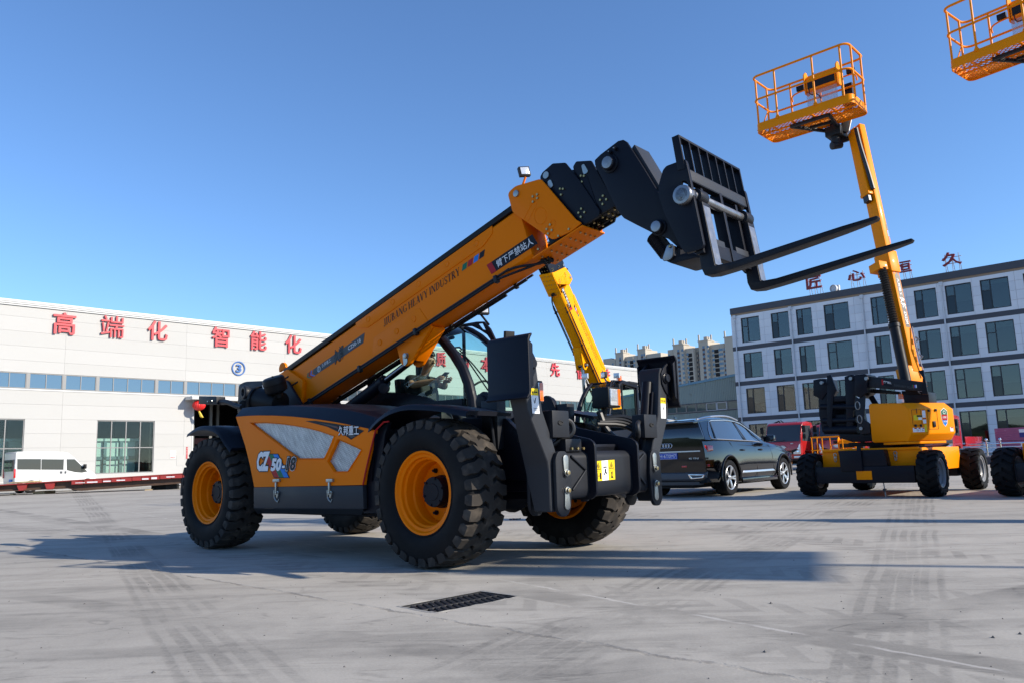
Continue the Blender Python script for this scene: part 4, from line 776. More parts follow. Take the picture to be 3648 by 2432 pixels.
for s in (-1, 1): m.loft([[hc + Vector((-.02, s * .088, -.03)), hc + Vector((.01, s * .088, -.03)), hc + Vector((.01, s * .10, -.02)), hc + Vector((-.02, s * .102, -.02))], [hc + Vector((-.03, s * .088, .03)), hc + Vector((.01, s * .088, .03)), hc + Vector((.01, s * .10, .03)), hc + Vector((-.03, s * .105, .03))]])
m.build('ear', SKIN, PERSON, .006)
m = MB(); pm = Euler((0, -.5, 0)).to_matrix(); pc = (hand + handL) / 2 + Vector((.09, -.03, .045)); m.obox(pc, (.15, .075, .009), pm)
ph = m.build('phone', GLOSSBLACK, None, .003); ph.location = T.o; ph.rotation_euler = (0, 0, T.h); tag(ph, 'black phone held by the man in the telehandler cab', 'phone')
# ------------------------------------------------------------------ ground
def ground_mat():
    m, t, b = nodes_of('yard_concrete'); L = t.links.new; N = t.nodes.new
    geo = N('ShaderNodeNewGeometry'); sep = N('ShaderNodeSeparateXYZ'); L(geo.outputs['Position'], sep.inputs[0]); X, Y = sep.outputs[0], sep.outputs[1]
    def op(o, a, b_=None, c=None, clamp=False):
        n = N('ShaderNodeMath'); n.operation = o; n.use_clamp = clamp
        for i, v in enumerate((a, b_, c)):
            if v is None: continue
            if isinstance(v, (int, float)): n.inputs[i].default_value = v
            else: L(v, n.inputs[i])
        return n.outputs[0]
    def noise(sc, det=4, rough=.55, vec=None, dist=0):
        n = N('ShaderNodeTexNoise'); n.inputs['Scale'].default_value = sc; n.inputs['Detail'].default_value = det; n.inputs['Roughness'].default_value = rough; n.inputs['Distortion'].default_value = dist; L(vec or geo.outputs['Position'], n.inputs['Vector']); return n.outputs['Fac']
    def ramp(v, a, b_): n = N('ShaderNodeMapRange'); n.interpolation_type = 'SMOOTHSTEP'; n.inputs[1].default_value = a; n.inputs[2].default_value = b_; L(v, n.inputs[0]); return n.outputs[0]
    def mul(*v):
        r = v[0]
        for q in v[1:]: r = op('MULTIPLY', r, q)
        return r
    big, mid, fine, grit = noise(.22, 5), noise(1.3, 6, .6, None, .6), noise(9, 6, .65), noise(70, 3)
    mp = N('ShaderNodeMapping'); mp.inputs['Rotation'].default_value = (0, 0, radians(-28)); mp.inputs['Scale'].default_value = (.35, 3.2, 1); L(geo.outputs['Position'], mp.inputs['Vector'])
    broom = noise(1.1, 5, .6, mp.outputs[0], .5)
    dark = op('ADD', mul(ramp(big, .35, .7), .26), mul(ramp(mid, .42, .72), .17)); dark = op('ADD', dark, mul(ramp(broom, .46, .70), .26)); dark = op('ADD', dark, mul(ramp(fine, .48, .75), .14))
    wob = op('MULTIPLY', op('SUBTRACT', noise(.5, 2), .5), .35)
    def line(px0, px1, half, soft, w=None):
        a, c = ground(px0), ground(px1); d = (c - a); d.normalize(); nx, ny = -d.y, d.x
        v = op('ADD', op('ADD', op('MULTIPLY', X, nx), op('MULTIPLY', Y, ny)), -(a.x * nx + a.y * ny)); v = op('ADD', v, w) if w else v
        return v, op('SUBTRACT', 1, ramp(op('ABSOLUTE', v), half, half + soft)), op('ADD', op('MULTIPLY', X, d.x), op('MULTIPLY', Y, d.y))
    worn = ramp(noise(.9, 4), .36, .62); streak = noise(26, 3)
    def contour(sc, rot, st, w):
        mq = N('ShaderNodeMapping'); mq.inputs['Rotation'].default_value = (0, 0, radians(rot)); mq.inputs['Scale'].default_value = st; L(geo.outputs['Position'], mq.inputs['Vector']); n = noise(sc, 3, .55, mq.outputs[0], .9)
        f = op('ABSOLUTE', op('SUBTRACT', op('FRACT', op('MULTIPLY', n, 7)), .5)); return op('SUBTRACT', 1, ramp(f, .0, w))
    swirl = mul(contour(.8, 24, (.5, 1.6, 1), .10), ramp(noise(1.7, 3), .46, .64)); swirl2 = mul(contour(1.1, -35, (.45, 1.9, 1), .08), ramp(noise(2.3, 3), .48, .66))
    marks = None
    k = 1.551
    def track(p0, p1, half=.17, strength=.42, kind='rib', wobble=.3):
        nonlocal marks
        v, msk, s = line((p0[0] * k, p0[1] * k), (p1[0] * k, p1[1] * k), half, .05, op('MULTIPLY', wob, wobble))
        if kind == 'rib': msk = mul(msk, op('ADD', .35, op('MULTIPLY', ramp(op('SINE', op('MULTIPLY', v, 62)), -.5, .5), .65)), op('ADD', .7, op('MULTIPLY', ramp(streak, .45, .6), .3)))
        if kind == 'lug': msk = mul(msk, op('ADD', .25, op('MULTIPLY', ramp(op('SINE', op('ADD', op('MULTIPLY', s, 21), op('MULTIPLY', op('ABSOLUTE', v), 24))), -.1, .5), .75)))
        msk = mul(msk, worn, strength); marks = msk if marks is None else op('MAXIMUM', marks, msk)
    for a in (((330, 1310), (460, 1480)), ((350, 1310), (520, 1480)), ((1000, 1560), (1420, 1370)), ((1080, 1560), (1500, 1370)), ((1170, 1560), (1560, 1360)), ((1995, 1560), (2035, 1350)), ((2065, 1560), (2090, 1350))): track(*a)
    for a in (((1240, 1365), (2352, 1540), .12, .45, 'plain'), ((1460, 1530), (2352, 1360), .13, .38, 'plain'), ((0, 1510), (640, 1480), .1, .25, 'plain'), ((600, 1440), (1500, 1560), .1, .25, 'plain'), ((1100, 1330), (1900, 1420), .25, .34, 'lug'), ((150, 1200), (900, 1340), .2, .3, 'lug'), ((1500, 1190), (2352, 1300), .3, .36, 'lug'), ((1300, 1250), (2352, 1400), .28, .3, 'lug')): track(*a)
    vs_, _x, _y = line((330 * k, 1305 * k), (1850 * k, 1560 * k), .1, .1, op('MULTIPLY', op('SUBTRACT', noise(4, 5, .7), .5), .16))
    slab = op('SUBTRACT', 1, ramp(vs_, -.012, .012))
    dark = op('ADD', op('ADD', dark, marks), op('ADD', mul(op('MAXIMUM', swirl, swirl2), .26), mul(slab, .10)))
    jit = op('MULTIPLY', op('SUBTRACT', noise(4, 5, .7), .5), .16)
    _, crack, _ = line((330 * k, 1305 * k), (1850 * k, 1560 * k), .006, .022, jit)
    _, j2, _ = line((0, 1336 * k), (470 * k, 1318 * k), .004, .012, None)
    _, j3, _ = line((1800 * k, 1448 * k), (2250 * k, 1530 * k), .004, .02, op('MULTIPLY', jit, .6))
    dc = (ground((925 * k, 1390 * k)) + ground((1005 * k, 1407 * k)) + ground((1190 * k, 1367 * k)) + ground((1100 * k, 1358 * k))) / 4
    base = N('ShaderNodeMix'); base.data_type = 'RGBA'; base.inputs[6].default_value = (.43, .40, .352, 1); base.inputs[7].default_value = (.155, .147, .134, 1); L(op('MINIMUM', dark, 1), base.inputs[0])
    m2 = N('ShaderNodeMix'); m2.data_type = 'RGBA'; L(mul(crack, ramp(noise(3, 3), .38, .6), .6), m2.inputs[0]); L(base.outputs[2], m2.inputs[6]); m2.inputs[7].default_value = (.13, .122, .113, 1)
    m3 = N('ShaderNodeMix'); m3.data_type = 'RGBA'; L(mul(op('MAXIMUM', j2, j3), ramp(noise(2.2, 3), .42, .6), .55), m3.inputs[0]); L(m2.outputs[2], m3.inputs[6]); m3.inputs[7].default_value = (.55, .52, .48, 1)
    m4 = N('ShaderNodeMix'); m4.data_type = 'RGBA'; m4.blend_type = 'MULTIPLY'; m4.inputs[0].default_value = 1; L(m3.outputs[2], m4.inputs[6])
    gg = op('ADD', op('ADD', .74, op('MULTIPLY', grit, .30)), op('MULTIPLY', noise(210, 2), .22)); cmb = N('ShaderNodeCombineColor'); [L(gg, cmb.inputs[i]) for i in range(3)]; L(cmb.outputs[0], m4.inputs[7])
    L(m4.outputs[2], b.inputs['Base Color'])
    b.inputs['Roughness'].default_value = .85; b.inputs['Specular IOR Level'].default_value = .04
    bp = N('ShaderNodeBump'); bp.inputs['Strength'].default_value = .5; bp.inputs['Distance'].default_value = .01
    hgt = op('ADD', op('MULTIPLY', mid, .5), op('MULTIPLY', fine, .35)); hgt = op('ADD', hgt, op('MULTIPLY', grit, .12)); hgt = op('SUBTRACT', hgt, op('MULTIPLY', crack, .6)); hgt = op('SUBTRACT', hgt, op('MULTIPLY', marks, .3)); L(hgt, bp.inputs['Height']); L(bp.outputs[0], b.inputs['Normal']); return m
m = MB()   # one sheet to the horizon with a real pit under the drain grate
DR = [ground((x * 1.551, y * 1.551)) for x, y in ((921, 1390), (1004, 1408), (1192, 1367), (1102, 1358))]
dctr = sum(DR, Vector()) / 4; dx_ = ((DR[3] - DR[0]) + (DR[2] - DR[1])).normalized(); dy_ = Vector((-dx_.y, dx_.x, 0)); dl = ((DR[3] - DR[0]).length + (DR[2] - DR[1]).length) / 2; dwid = ((DR[1] - DR[0]).length + (DR[2] - DR[3]).length) / 2
R0 = [dctr + dx_ * (sx * dl / 2) + dy_ * (sy * dwid / 2) for sx, sy in ((-1, -1), (1, -1), (1, 1), (-1, 1))]
ring = [tuple(v) for v in R0]; big = []
angs = [atan2((v - dctr).y, (v - dctr).x) for v in R0]
for rad in (3, 40, 400, 4000): big.append([(dctr.x + rad * cos(a), dctr.y + rad * sin(a), 0) for a in angs])
allr = [ring] + big; m.grid(allr, 0, 'lug')
gnd = struct(m.build('ground', ground_mat(), None, whole='lug')); gnd['label'] = 'grey concrete yard'
m = MB(); m.grid([[tuple(v) for v in R0], [(v.x, v.y, -.25) for v in R0]], 0, 'lug'); m.poly([(v.x, v.y, -.25) for v in R0]); struct(m.build('drain_pit', HOLE, None, whole='lug'))
IRON = mat('cast_iron', (.022, .023, .026), .55, metal=.3, var=.3, vs=20, bump=.4, bs=90)
DRAIN = thing('drain_grate', 'black cast iron drain grate of slanting bars set flush in the concrete', 'drain grate', dctr, atan2(dx_.y, dx_.x))
m = MB(); l2, w2 = dl / 2, dwid / 2; zt = -.004
for y0, y1 in ((-w2 + .002, -w2 + .02), (w2 - .02, w2 - .002), (-.012, .012)): m.box((-l2 + .002, y0, -.05), (l2 - .002, y1, zt))
for x0 in (-l2 + .002, l2 - .02): m.box((x0, -w2 + .02, -.05), (x0 + .018, -.012, zt - .001)); m.box((x0, .012, -.05), (x0 + .018, w2 - .02, zt - .001))
m.build('grate_frame', IRON, DRAIN, .003); m = MB(); nb = 14
for i in range(1, nb):
    x = -l2 + 2 * l2 * i / nb
    for ya, yb in ((-w2 + .02, -.012), (.012, w2 - .02)): m.beam((x - .035, ya, zt - .021), (x + .035, yb, zt - .021), .026, .04)
m.build('grate_bars', IRON, DRAIN, .003)
m = MB()   # rough mortar rim cast round the grate
rnd = random.Random(3); per = []
for i in range(4):
    a, b_ = R0[i], R0[(i + 1) % 4]
    for j in range(14): per.append(a + (b_ - a) * (j / 14))
o_ = [dctr + (v - dctr) * (1 + .012) + (v - dctr).normalized() * rnd.uniform(.006, .03) for v in per]
m.grid([[tuple(v + Vector((0, 0, .0005))) for v in per], [tuple(v + (w - v) * .5 + Vector((0, 0, rnd.uniform(.002, .007)))) for v, w in zip(per, o_)], [tuple(w + Vector((0, 0, .0008))) for w in o_]], 0, 'lug')
struct(m.build('drain_rim', mat('mortar', (.27, .258, .238), .85, var=.25, vs=12, bump=.7, bs=60), None, sharp=70, whole='lug'))
# crumbs of stone and a scrap on the yard
m = MB(); rnd = random.Random(11)
for i in range(260):
    y = 3.0 + 11 * rnd.random() ** 1.6; x = rnd.uniform(-.75, .75) * y; r = rnd.uniform(.0025, .007) * (1 if rnd.random() < .93 else 1.8)
    vs = [(x + r * rnd.uniform(.6, 1.2) * cos(a), y + r * rnd.uniform(.6, 1.2) * sin(a), 0) for a in (0, 1.57, 3.14, 4.71)]; m.add(vs + [(x, y, r * .9)], [(0, 1, 4), (1, 2, 4), (2, 3, 4), (3, 0, 4)])
g = m.build('gravel', mat('grit', (.09, .085, .08), .8, var=.5, vs=3), None, whole='lug'); g['kind'] = 'stuff'; g['label'] = 'crumbs of stone on the concrete yard'; g['category'] = 'gravel'
m = MB(); sc_ = ground((1835, 1850)); rows = [[(sc_.x + (u - .5) * .18, sc_.y + (v - .5) * .12, .006 + .018 * abs(sin(u * 5 + v * 3))) for u in (0, .2, .4, .6, .8, 1)] for v in (0, .33, .66, 1)]; m.grid(rows); rows2 = [[(a, b_, c - .004) for a, b_, c in r] for r in rows]; m.grid(rows2)
tag(m.build('plastic_scrap', BLACK, None, whole='lug'), 'crumpled black scrap lying on the concrete between the front wheels', 'litter')
# ------------------------------------------------------------------ buildings
PANELW = mat('white_cladding', (.43, .425, .41), .6, spec=.2, var=.03, vs=.25, rvar=.06)
PANELW2 = mat('white_cladding_aged', (.424, .419, .404), .6, spec=.2, var=.03, vs=.3); PANELW3 = mat('white_cladding_fresh', (.436, .431, .417), .58, spec=.2, var=.03, vs=.3)
TRIMW = mat('white_trim', (.54, .54, .53), .45)
ALU = mat('grey_aluminium', (.19, .19, .19), .45, metal=.3)
SIGNRED = mat('red_sign_face', (.55, .022, .03), .4, coat=.3, var=.08, vs=1)
SIGNSIDE = mat('red_sign_edge', (.22, .01, .014), .5)
def mirror_glass(name, col, rough=.03, mixf=.6):
    m, t, b = nodes_of(name); b.inputs['Base Color'].default_value = (*col, 1); b.inputs['Metallic'].default_value = mixf; b.inputs['Roughness'].default_value = rough
    tc = t.nodes.new('ShaderNodeTexCoord'); n = t.nodes.new('ShaderNodeTexNoise'); n.inputs['Scale'].default_value = .7; t.links.new(tc.outputs['Object'], n.inputs['Vector']); bp = t.nodes.new('ShaderNodeBump'); bp.inputs['Strength'].default_value = .12; bp.inputs['Distance'].default_value = .02; t.links.new(n.outputs['Fac'], bp.inputs['Height']); t.links.new(bp.outputs[0], b.inputs['Normal']); MATS[name] = m; return m
SKYGLASS = mirror_glass('coated_glass', (.17, .225, .26), .03, .75)
DARKGLASS = mirror_glass('dark_glass', (.07, .10, .11), .04, .45)
SHOPGLASS = glass('shop_glass', (.80, .88, .86), .30)
def cells(mb, xs, zs, holes, y0, th, gap=.012, mi=0, nx=1, mix=1):
    """cladding panels x zs grid less the openings; each panel a slab, joints stay open"""
    for i in range(len(xs) - 1):
        for j in range(len(zs) - 1):
            mi = random.randrange(mix); a0, a1, b0, b1 = xs[i], xs[i + 1], zs[j], zs[j + 1]
            hs = [h for h in holes if h[0] < a1 - 1e-6 and h[1] > a0 + 1e-6 and h[2] < b1 - 1e-6 and h[3] > b0 + 1e-6]
            X = sorted({a0, a1} | {min(max(v, a0), a1) for h in hs for v in h[:2]}); Z = sorted({b0, b1} | {min(max(v, b0), b1) for h in hs for v in h[2:]})
            for p in range(len(X) - 1):
                for q in range(len(Z) - 1):
                    cx, cz = (X[p] + X[p + 1]) / 2, (Z[q] + Z[q + 1]) / 2
                    if any(h[0] < cx < h[1] and h[2] < cz < h[3] for h in hs): continue
                    g = lambda v, e, s: v + s * gap if abs(v - e) < 1e-6 else v
                    mb.box((g(X[p], a0, 1), y0 - th, g(Z[q], b0, 1)), (g(X[p + 1], a1, -1), y0, g(Z[q + 1], b1, -1)), mi)
def window(parent, x0, x1, z0, z1, y, nx=1, zt=None, fr=.05, fmat=None, gmat=None, dep=.10, tilt=0, cols=None):
    """frame with mullions, and its panes as one glazed sheet"""
    m = MB(); f = fr
    m.box((x0, y - dep / 2, z0), (x1, y + dep / 2, z0 + f)); m.box((x0, y - dep / 2, z1 - f), (x1, y + dep / 2, z1)); m.box((x0, y - dep / 2, z0 + f), (x0 + f, y + dep / 2, z1 - f)); m.box((x1 - f, y - dep / 2, z0 + f), (x1, y + dep / 2, z1 - f))
    cs = cols if cols is not None else [x0 + (x1 - x0) * k / nx for k in range(1, nx)]
    for c in cs: m.box((c - f / 2, y - dep * .42, z0 + f), (c + f / 2, y + dep * .42, z1 - f))
    if zt: [m.box((a, y - dep * .40, zt - f / 2), (b, y + dep * .40, zt + f / 2)) for a, b in zip([x0 + f] + [c + f / 2 for c in cs], [c - f / 2 for c in cs] + [x1 - f])]
    w = m.build('window', fmat or ALU, parent); q = MB(); q.box((x0 + f * .5, y + .0, z0 + f * .5), (x1 - f * .5, y + .012, z1 - f * .5)); q.build('pane', gmat or SKYGLASS, w); return w

# factory hall on the left
HP = ground((320, 1740)); HF = Frame(HP, 46.89)
HALL = thing('factory_hall', 'long white clad factory hall with big red Chinese characters along its top', 'factory hall', HP, HF.h)
HX0, HX1, HT = -38.0, 75.0, 13.0
door = (7.36, 15.2, -.1, 6.62); w1 = (-9.0, -4.40, 1.05, 4.94); w2 = (.27, 4.43, 1.05, 4.94); strip = (HX0 + .3, HX1 - .6, 7.04, 8.15)
vx = [-2.1 + 8.82 * k for k in range(-4, 9)]; vx = [HX0] + [v for v in vx if HX0 < v < HX1] + [HX1]
zs = [.72, 1.98, 2.96, 3.95, 4.95, 5.97, 7.04, 7.98, 8.97, 9.97, 10.97, 11.98, 12.72]
m = MB(); cells(m, vx, zs, [door, w1, w2, strip], .0, .06, .0042, mix=3); m.build('wall', [PANELW, PANELW2, PANELW3], HALL, whole=True)
m = MB()
for a, b, c, d in ((HX0, w1[0], .0, HT), (w1[1], w2[0], 0, HT), (w2[1], door[0], 0, HT), (door[1], HX1, 0, HT)): m.box((a, .012, c), (b, .16, min(d, 7.04)))
m.box((HX0, .012, 8.15), (HX1, .16, HT)); m.box((w1[0], .012, 4.94), (w1[1], .16, 7.04)); m.box((w2[0], .012, 4.94), (w2[1], .16, 7.04)); m.box((door[0], .012, 6.62), (door[1], .16, 7.04)); m.box((w1[0], .012, 0), (w1[1], .16, 1.05)); m.box((w2[0], .012, 0), (w2[1], .16, 1.05))
m.box((HX1 - .16, .17, 0), (HX1, 40, HT)); m.build('wall_backing', mat('joint_grey', (.42, .42, .41), .7), HALL)
m = MB(); m.box((HX0, .17, 12.7), (HX1, 40, 12.9)); m.box((HX0, 30, 0), (HX1, 30.2, 12.7)); m.build('roof', TRIMW, HALL)
m = MB(); m.box((HX0, -.16, 12.73), (HX1 + .1, .2, 12.84)); m.box((HX0, -.22, 12.845), (HX1 + .1, .2, 12.95)); m.box((HX0, -.26, 12.955), (HX1 + .1, .2, 13.12)); m.build('cornice', TRIMW, HALL, .01)
m = MB(); m.box((HX0, -.10, 0), (door[0], -.0, .62)); m.box((door[1], -.10, 0), (HX1, 0, .62)); m.build('plinth', mat('grey_brick', (.27, .275, .28), .8, var=.2, vs=3), HALL)
m = MB(); m.box((HX0, -.12, .62), (door[0], -.001, .715)); m.box((door[1], -.12, .62), (HX1, -.001, .715)); m.box((HX0, -.1, 6.93), (HX1, -.062, 7.03)); m.build('sill', TRIMW, HALL)
posts = [-4.36, -2.07, .18, 4.47, 6.74, 11.12]
while posts[-1] < HX1 - 8: posts.append(posts[-1] + (2.25 if len(posts) % 2 == 0 else 4.38))
while posts[0] > HX0 + 5: posts.insert(0, posts[0] - 2.25)
for a, b in zip(posts, posts[1:]): window(HALL, a + .09, b - .09, 7.06, 8.13, .02, max(1, round((b - a) / 1.1)), None, .05, ALU, SKYGLASS if a < 25 else DARKGLASS)  # further right the darker reflection is put into the glass colour
m = MB()
for p in posts: m.box((p - .09, -.05, 7.05), (p + .09, .06, 8.14))
m.build('window_post', ALU, HALL)
window(HALL, w1[0], w1[1], w1[2], w1[3], .04, 4, 2.93, .07, ALU, SHOPGLASS); window(HALL, w2[0], w2[1], w2[2], w2[3], .04, 4, 2.93, .07, ALU, SHOPGLASS)
TEAL = mat('teal_partition', (.50, .60, .57), .5, var=.1, vs=1); PANBLUE = mat('steel_blue_frame', (.10, .17, .20), .5)
m = MB()   # rooms behind the shop windows and the dark bay behind the door
for a, b in ((w1[0] - 1, w1[1] + .8), (w2[0] - 1, w2[1] + .8)):
    m.box((a, 2.2, .6), (b, 2.3, 3.5), 0); m.box((a, 7.0, .2), (b, 7.2, 6.9), 2); m.box((a, .3, .5), (b, 7, .6), 2); m.box((a, .3, 6.8), (b, 7, 6.9), 2)
    for k in range(6): x = a + (b - a) * k / 5; m.box((x - .12, 2.05, .6), (x + .12, 2.19, 3.6), 1)
    m.box((a, 2.05, 2.1), (b, 2.18, 2.35), 1); m.box((a, 2.0, 3.5), (b, 2.35, 3.7), 0)
m.build('window_room', [TEAL, PANBLUE, HOLE], HALL)
m = MB(); a, b = door[0] - 3, door[1] + 3; m.box((a, 14, 0), (b, 14.2, 8), 0); m.box((a - .2, .2, 0), (a, 14, 8), 0); m.box((b, .2, 0), (b + .2, 14, 8), 0); m.box((a, .2, 6.9), (b, 14, 7.0), 0); m.box((a, .3, .003), (b, 14, .02), 0)
for x, y in ((8.3, 1.8), (9.1, 6), (10.4, 3), (12.0, 5), (13.6, 3)): m.box((x - .12, y, .02), (x + .12, y + .24, 6.8), 1)
m.box((8, 6.2, 3.4), (15, 6.5, 3.9), 2); m.build('door_bay', [HOLE, mat('bay_steel', (.10, .10, .095), .5), mat('bay_red', (.14, .02, .015), .5)], HALL)
m = MB(); m.box((door[0], -.09, 0), (door[0] + .10, -.061, 6.62)); m.box((door[1] - .1, -.09, 0), (door[1], -.061, 6.62)); m.build('door_frame', TRIMW, HALL)
m = MB(); m.box((6.75, -1.30, 6.62), (16.2, -.07, 6.68)); m.box((6.72, -1.36, 6.60), (16.23, -1.301, 6.86)); m.box((6.72, -1.30, 6.60), (6.749, -.07, 6.86)); m.box((6.75, -1.30, 6.84), (16.2, -.07, 6.87)); m.build('canopy', TRIMW, HALL, .006)
def hall_char(ch, corner_a, corner_b):
    a, b = HF.on(corner_a, y=0), HF.on(corner_b, y=0); m = MB()
    text(m, ch, (a.x, -.10, a.z), (1, 0, 0), (0, 0, 1), b.x - a.x, b.z - a.z, .0 if ch == '端' else .014, .14, 0, 0, 0)
    return m.build('sign_character', SIGNRED, HALL)
for ch, a, b in (('高', B1(380, 308), B1(555, 164)), ('端', B1(733, 330), B1(908, 190)), ('化', B1(1078, 352), B1(1228, 226)), ('智', B2(455, 585), B2(645, 395)), ('能', B2(868, 618), B2(1045, 438)), ('化', B2(1243, 652), B2(1418, 478)), ('质', C6(1060, 720), C6(1190, 530)), ('为', C6(1375, 752), C6(1512, 572)), ('本', C6(1688, 790), C6(1828, 602)), ('先', B7(187, 1042), B7(258, 938)), ('信', B7(407, 1065), B7(470, 958)), ('誉', B7(592, 1088), B7(686, 984))): hall_char(ch, a, b)
m = MB(); c0, r_ = HF.on(B2(747, 818), y=0), .60
m.grid([[(c0.x + r * cos(t), y, c0.z + r * sin(t)) for t in [2 * pi * i / 40 for i in range(40)]] for r, y in ((r_ * .84, -.07), (r_ * .84, -.14), (r_, -.14), (r_, -.07))], 0, True); text(m, '3', (c0.x - .24, -.10, c0.z - .34), (1, 0, 0), (0, 0, 1), .48, .68, .03, .07, 0, 0, 0)
m.build('number_emblem', mat('blue_sign', (.02, .10, .32), .35, coat=.3), HALL)
m = MB(); a, b = HF.on(B1(1250, 1221), y=-.07), HF.on(B1(1292, 1162), y=-.07); m.box((a.x, -.085, a.z), (b.x, -.062, b.z), 0); cx, cz = (a.x + b.x) / 2, a.z + (b.z - a.z) * .62; R = .17
m.grid([[(cx + r * cos(t), -.088, cz + r * sin(t)) for t in [2 * pi * i / 28 for i in range(28)]] for r in (R * .84, R)], 1, True); m.beam((cx - .1, -.09, cz + .1), (cx + .1, -.09, cz - .1), .004, .03, (0, 1, 0), 1); m.beam((cx - .09, -.089, cz - .02), (cx + .08, -.089, cz - .02), .004, .03, (0, 0, 1), 2); m.box((a.x + .03, -.088, a.z + .03), (b.x - .03, -.0855, a.z + .13), 1); text(m, '禁止吸烟', (a.x + .06, -.089, a.z + .045), (1, 0, 0), (0, 0, 1), b.x - a.x - .12, .07, .01, 0, 0, 0, .001); m.build('no_smoking_sign', [WHITE, RED, INK], HALL)
m = MB(); a, b = HF.on(B1(1367, 1222), y=-.07), HF.on(B1(1381, 1136), y=-.07); m.box((a.x, -.085, a.z), (b.x, -.062, b.z), 0); m.box((6.2, -.075, 1.5), (6.75, -.062, 2.3), 2)
for k, ch in enumerate('安全生产人人'): text(m, ch, (a.x + .03, -.086, b.z - .03 - (k + 1) * (b.z - a.z - .04) / 6), (1, 0, 0), (0, 0, 1), b.x - a.x - .06, (b.z - a.z) / 6 - .03, .01, 0, 1, 0, .001)
m.build('wall_poster', [RED, WHITE, PANELW], HALL)
LC = HF.on(B2(328, 1212), y=-.85); m = MB(); LT = thing('paper_lantern', 'round red paper lantern with gold tassel hanging from the hall canopy', 'lantern', HF.wld(LC.x, LC.y, 0), HF.h)
n = 40; rows = []
for j in range(13): e = -pi / 2 + pi * j / 12; rows.append([((.50 if k % 2 else .47) * max(.12, cos(e)) * cos(2 * pi * k / n), (.50 if k % 2 else .47) * max(.12, cos(e)) * sin(2 * pi * k / n), LC.z + .42 * sin(e)) for k in range(n)])
m.grid(rows, 0, True); m.poly(rows[0]); m.poly(rows[-1]); m.build('lantern_shade', mat('red_silk', (.62, .012, .010), .5, coat=.2), LT, sharp=20)
m = MB(); m.cyl((0, 0, LC.z + .41), (0, 0, 6.63), .015, 6); m.cyl((0, 0, LC.z + .40), (0, 0, LC.z + .46), .1, 12); m.build('hanging_cord', LABELYEL, LT)
m = MB()
for k in range(16): t = 2 * pi * k / 16; m.tube([(0, 0, LC.z - .40), (.06 * cos(t) + .04, .06 * sin(t), LC.z - .5), (.10 * cos(t) + .22 + .03 * (k % 3), .10 * sin(t), LC.z - .88 - .04 * (k % 3))], .022, 4)
m.build('tassel', mat('gold_tassel', (.62, .45, .03), .6), LT)

# office block on the right
_w = ray(3100, 1604); OP = CAM + _w * (66 / _w.y); OP.z = 0; OF = Frame(OP, -43)
OFFICE = thing('office_building', 'four storey pale office block with dark floor bands and red roof characters', 'office building', OP, OF.h)
OWALL = mat('pale_stone_cladding', (.66, .68, .71), .55, var=.04, vs=.4); OWALL2 = mat('pale_stone_grey', (.62, .645, .68), .55, var=.04, vs=.4); OWALL3 = mat('pale_stone_light', (.69, .705, .73), .55, var=.04, vs=.4); BAND = mat('slate_band', (.050, .053, .066), .55, var=.1, vs=.6); SEAL = mat('rust_joint', (.30, .21, .14), .8)
OX0, OX1 = -11.5, 24.0; fl = 3.277; tops = [4.30, 7.58, 10.85, 14.12]
wins = [(-10.52, -8.70, 1), (-7.56, -5.90, 1), (-5.20, -3.80, 1), (-2.72, -.60, 1), (1.22, 2.45, 1), (4.62, 6.25, 1), (6.90, 8.75, 1), (9.35, 11.25, 1), (12.2, 14.1, 1), (15.2, 17.0, 1), (18.2, 20.2, 1)]
holes = []
for k, t in enumerate(tops):
    for a, b, _ in wins: holes.append((a, b, t - 2.98 if k else t - 3.05, t - .66))
rows_ = [0.0]; 
for t in tops: rows_ += [t - .02 if t < 14 else 14.0]
vxs = [OX0] + [v for a, b, _ in wins for v in (a - .55, b + .45)] + [OX1]; vxs = sorted(v for v in vxs if OX0 <= v <= OX1); vxs = [v for i, v in enumerate(vxs) if i == 0 or v - vxs[i - 1] > .5]
zr = []
for k, t in enumerate(tops):
    b0 = 0.45 if k == 0 else tops[k - 1] + .02; nz = 5 if k == 0 else 4; zr.append([b0 + (t - .36 - b0) * i / nz for i in range(nz + 1)])
m = MB()
for z in zr: cells(m, vxs, z, holes, 0, .04, .007, mix=3)
m.build('wall', [OWALL, OWALL2, OWALL3], OFFICE, whole=True)
m = MB(); xs = [OX0] + [v for w in wins for v in w[:2]] + [OX1]
for i in range(0, len(xs), 2): m.box((xs[i], .004, 0), (xs[i + 1], .30, 14.2))
for a, b, _ in wins:
    zz = [0] + [v for k, t in enumerate(tops) for v in ((t - 2.98 if k else t - 3.05), t - .66)] + [14.2]
    for i in range(0, len(zz), 2): m.box((a, .004, zz[i]), (b, .30, zz[i + 1]))
m.box((OX0, .301, 0), (OX0 + .3, 14, 14.2)); m.box((OX1 - .3, .301, 0), (OX1, 14, 14.2)); m.build('wall_backing', SEAL, OFFICE)
m = MB()
for t in tops[:3]: m.box((OX0 - .02, -.055, t - .36), (OX1, .0, t + .02))
m.box((OX0 - .03, -.07, 13.95), (OX1, .2, 14.52)); m.build('floor_band', BAND, OFFICE)
m = MB(); m.box((OX0, .201, 14.2), (OX1, 14, 14.35)); m.build('roof', BAND, OFFICE)
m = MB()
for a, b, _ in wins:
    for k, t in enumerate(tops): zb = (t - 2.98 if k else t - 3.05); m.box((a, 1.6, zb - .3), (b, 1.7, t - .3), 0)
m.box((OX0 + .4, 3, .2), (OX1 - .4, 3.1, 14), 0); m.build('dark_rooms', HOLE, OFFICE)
DARKSASH = mirror_glass('dark_sash', (.012, .016, .02), .08, .2); OFRAME = mat('dark_window_frame', (.012, .014, .02), .4); BLIND = mat('pale_blind', (.42, .46, .44), .6)
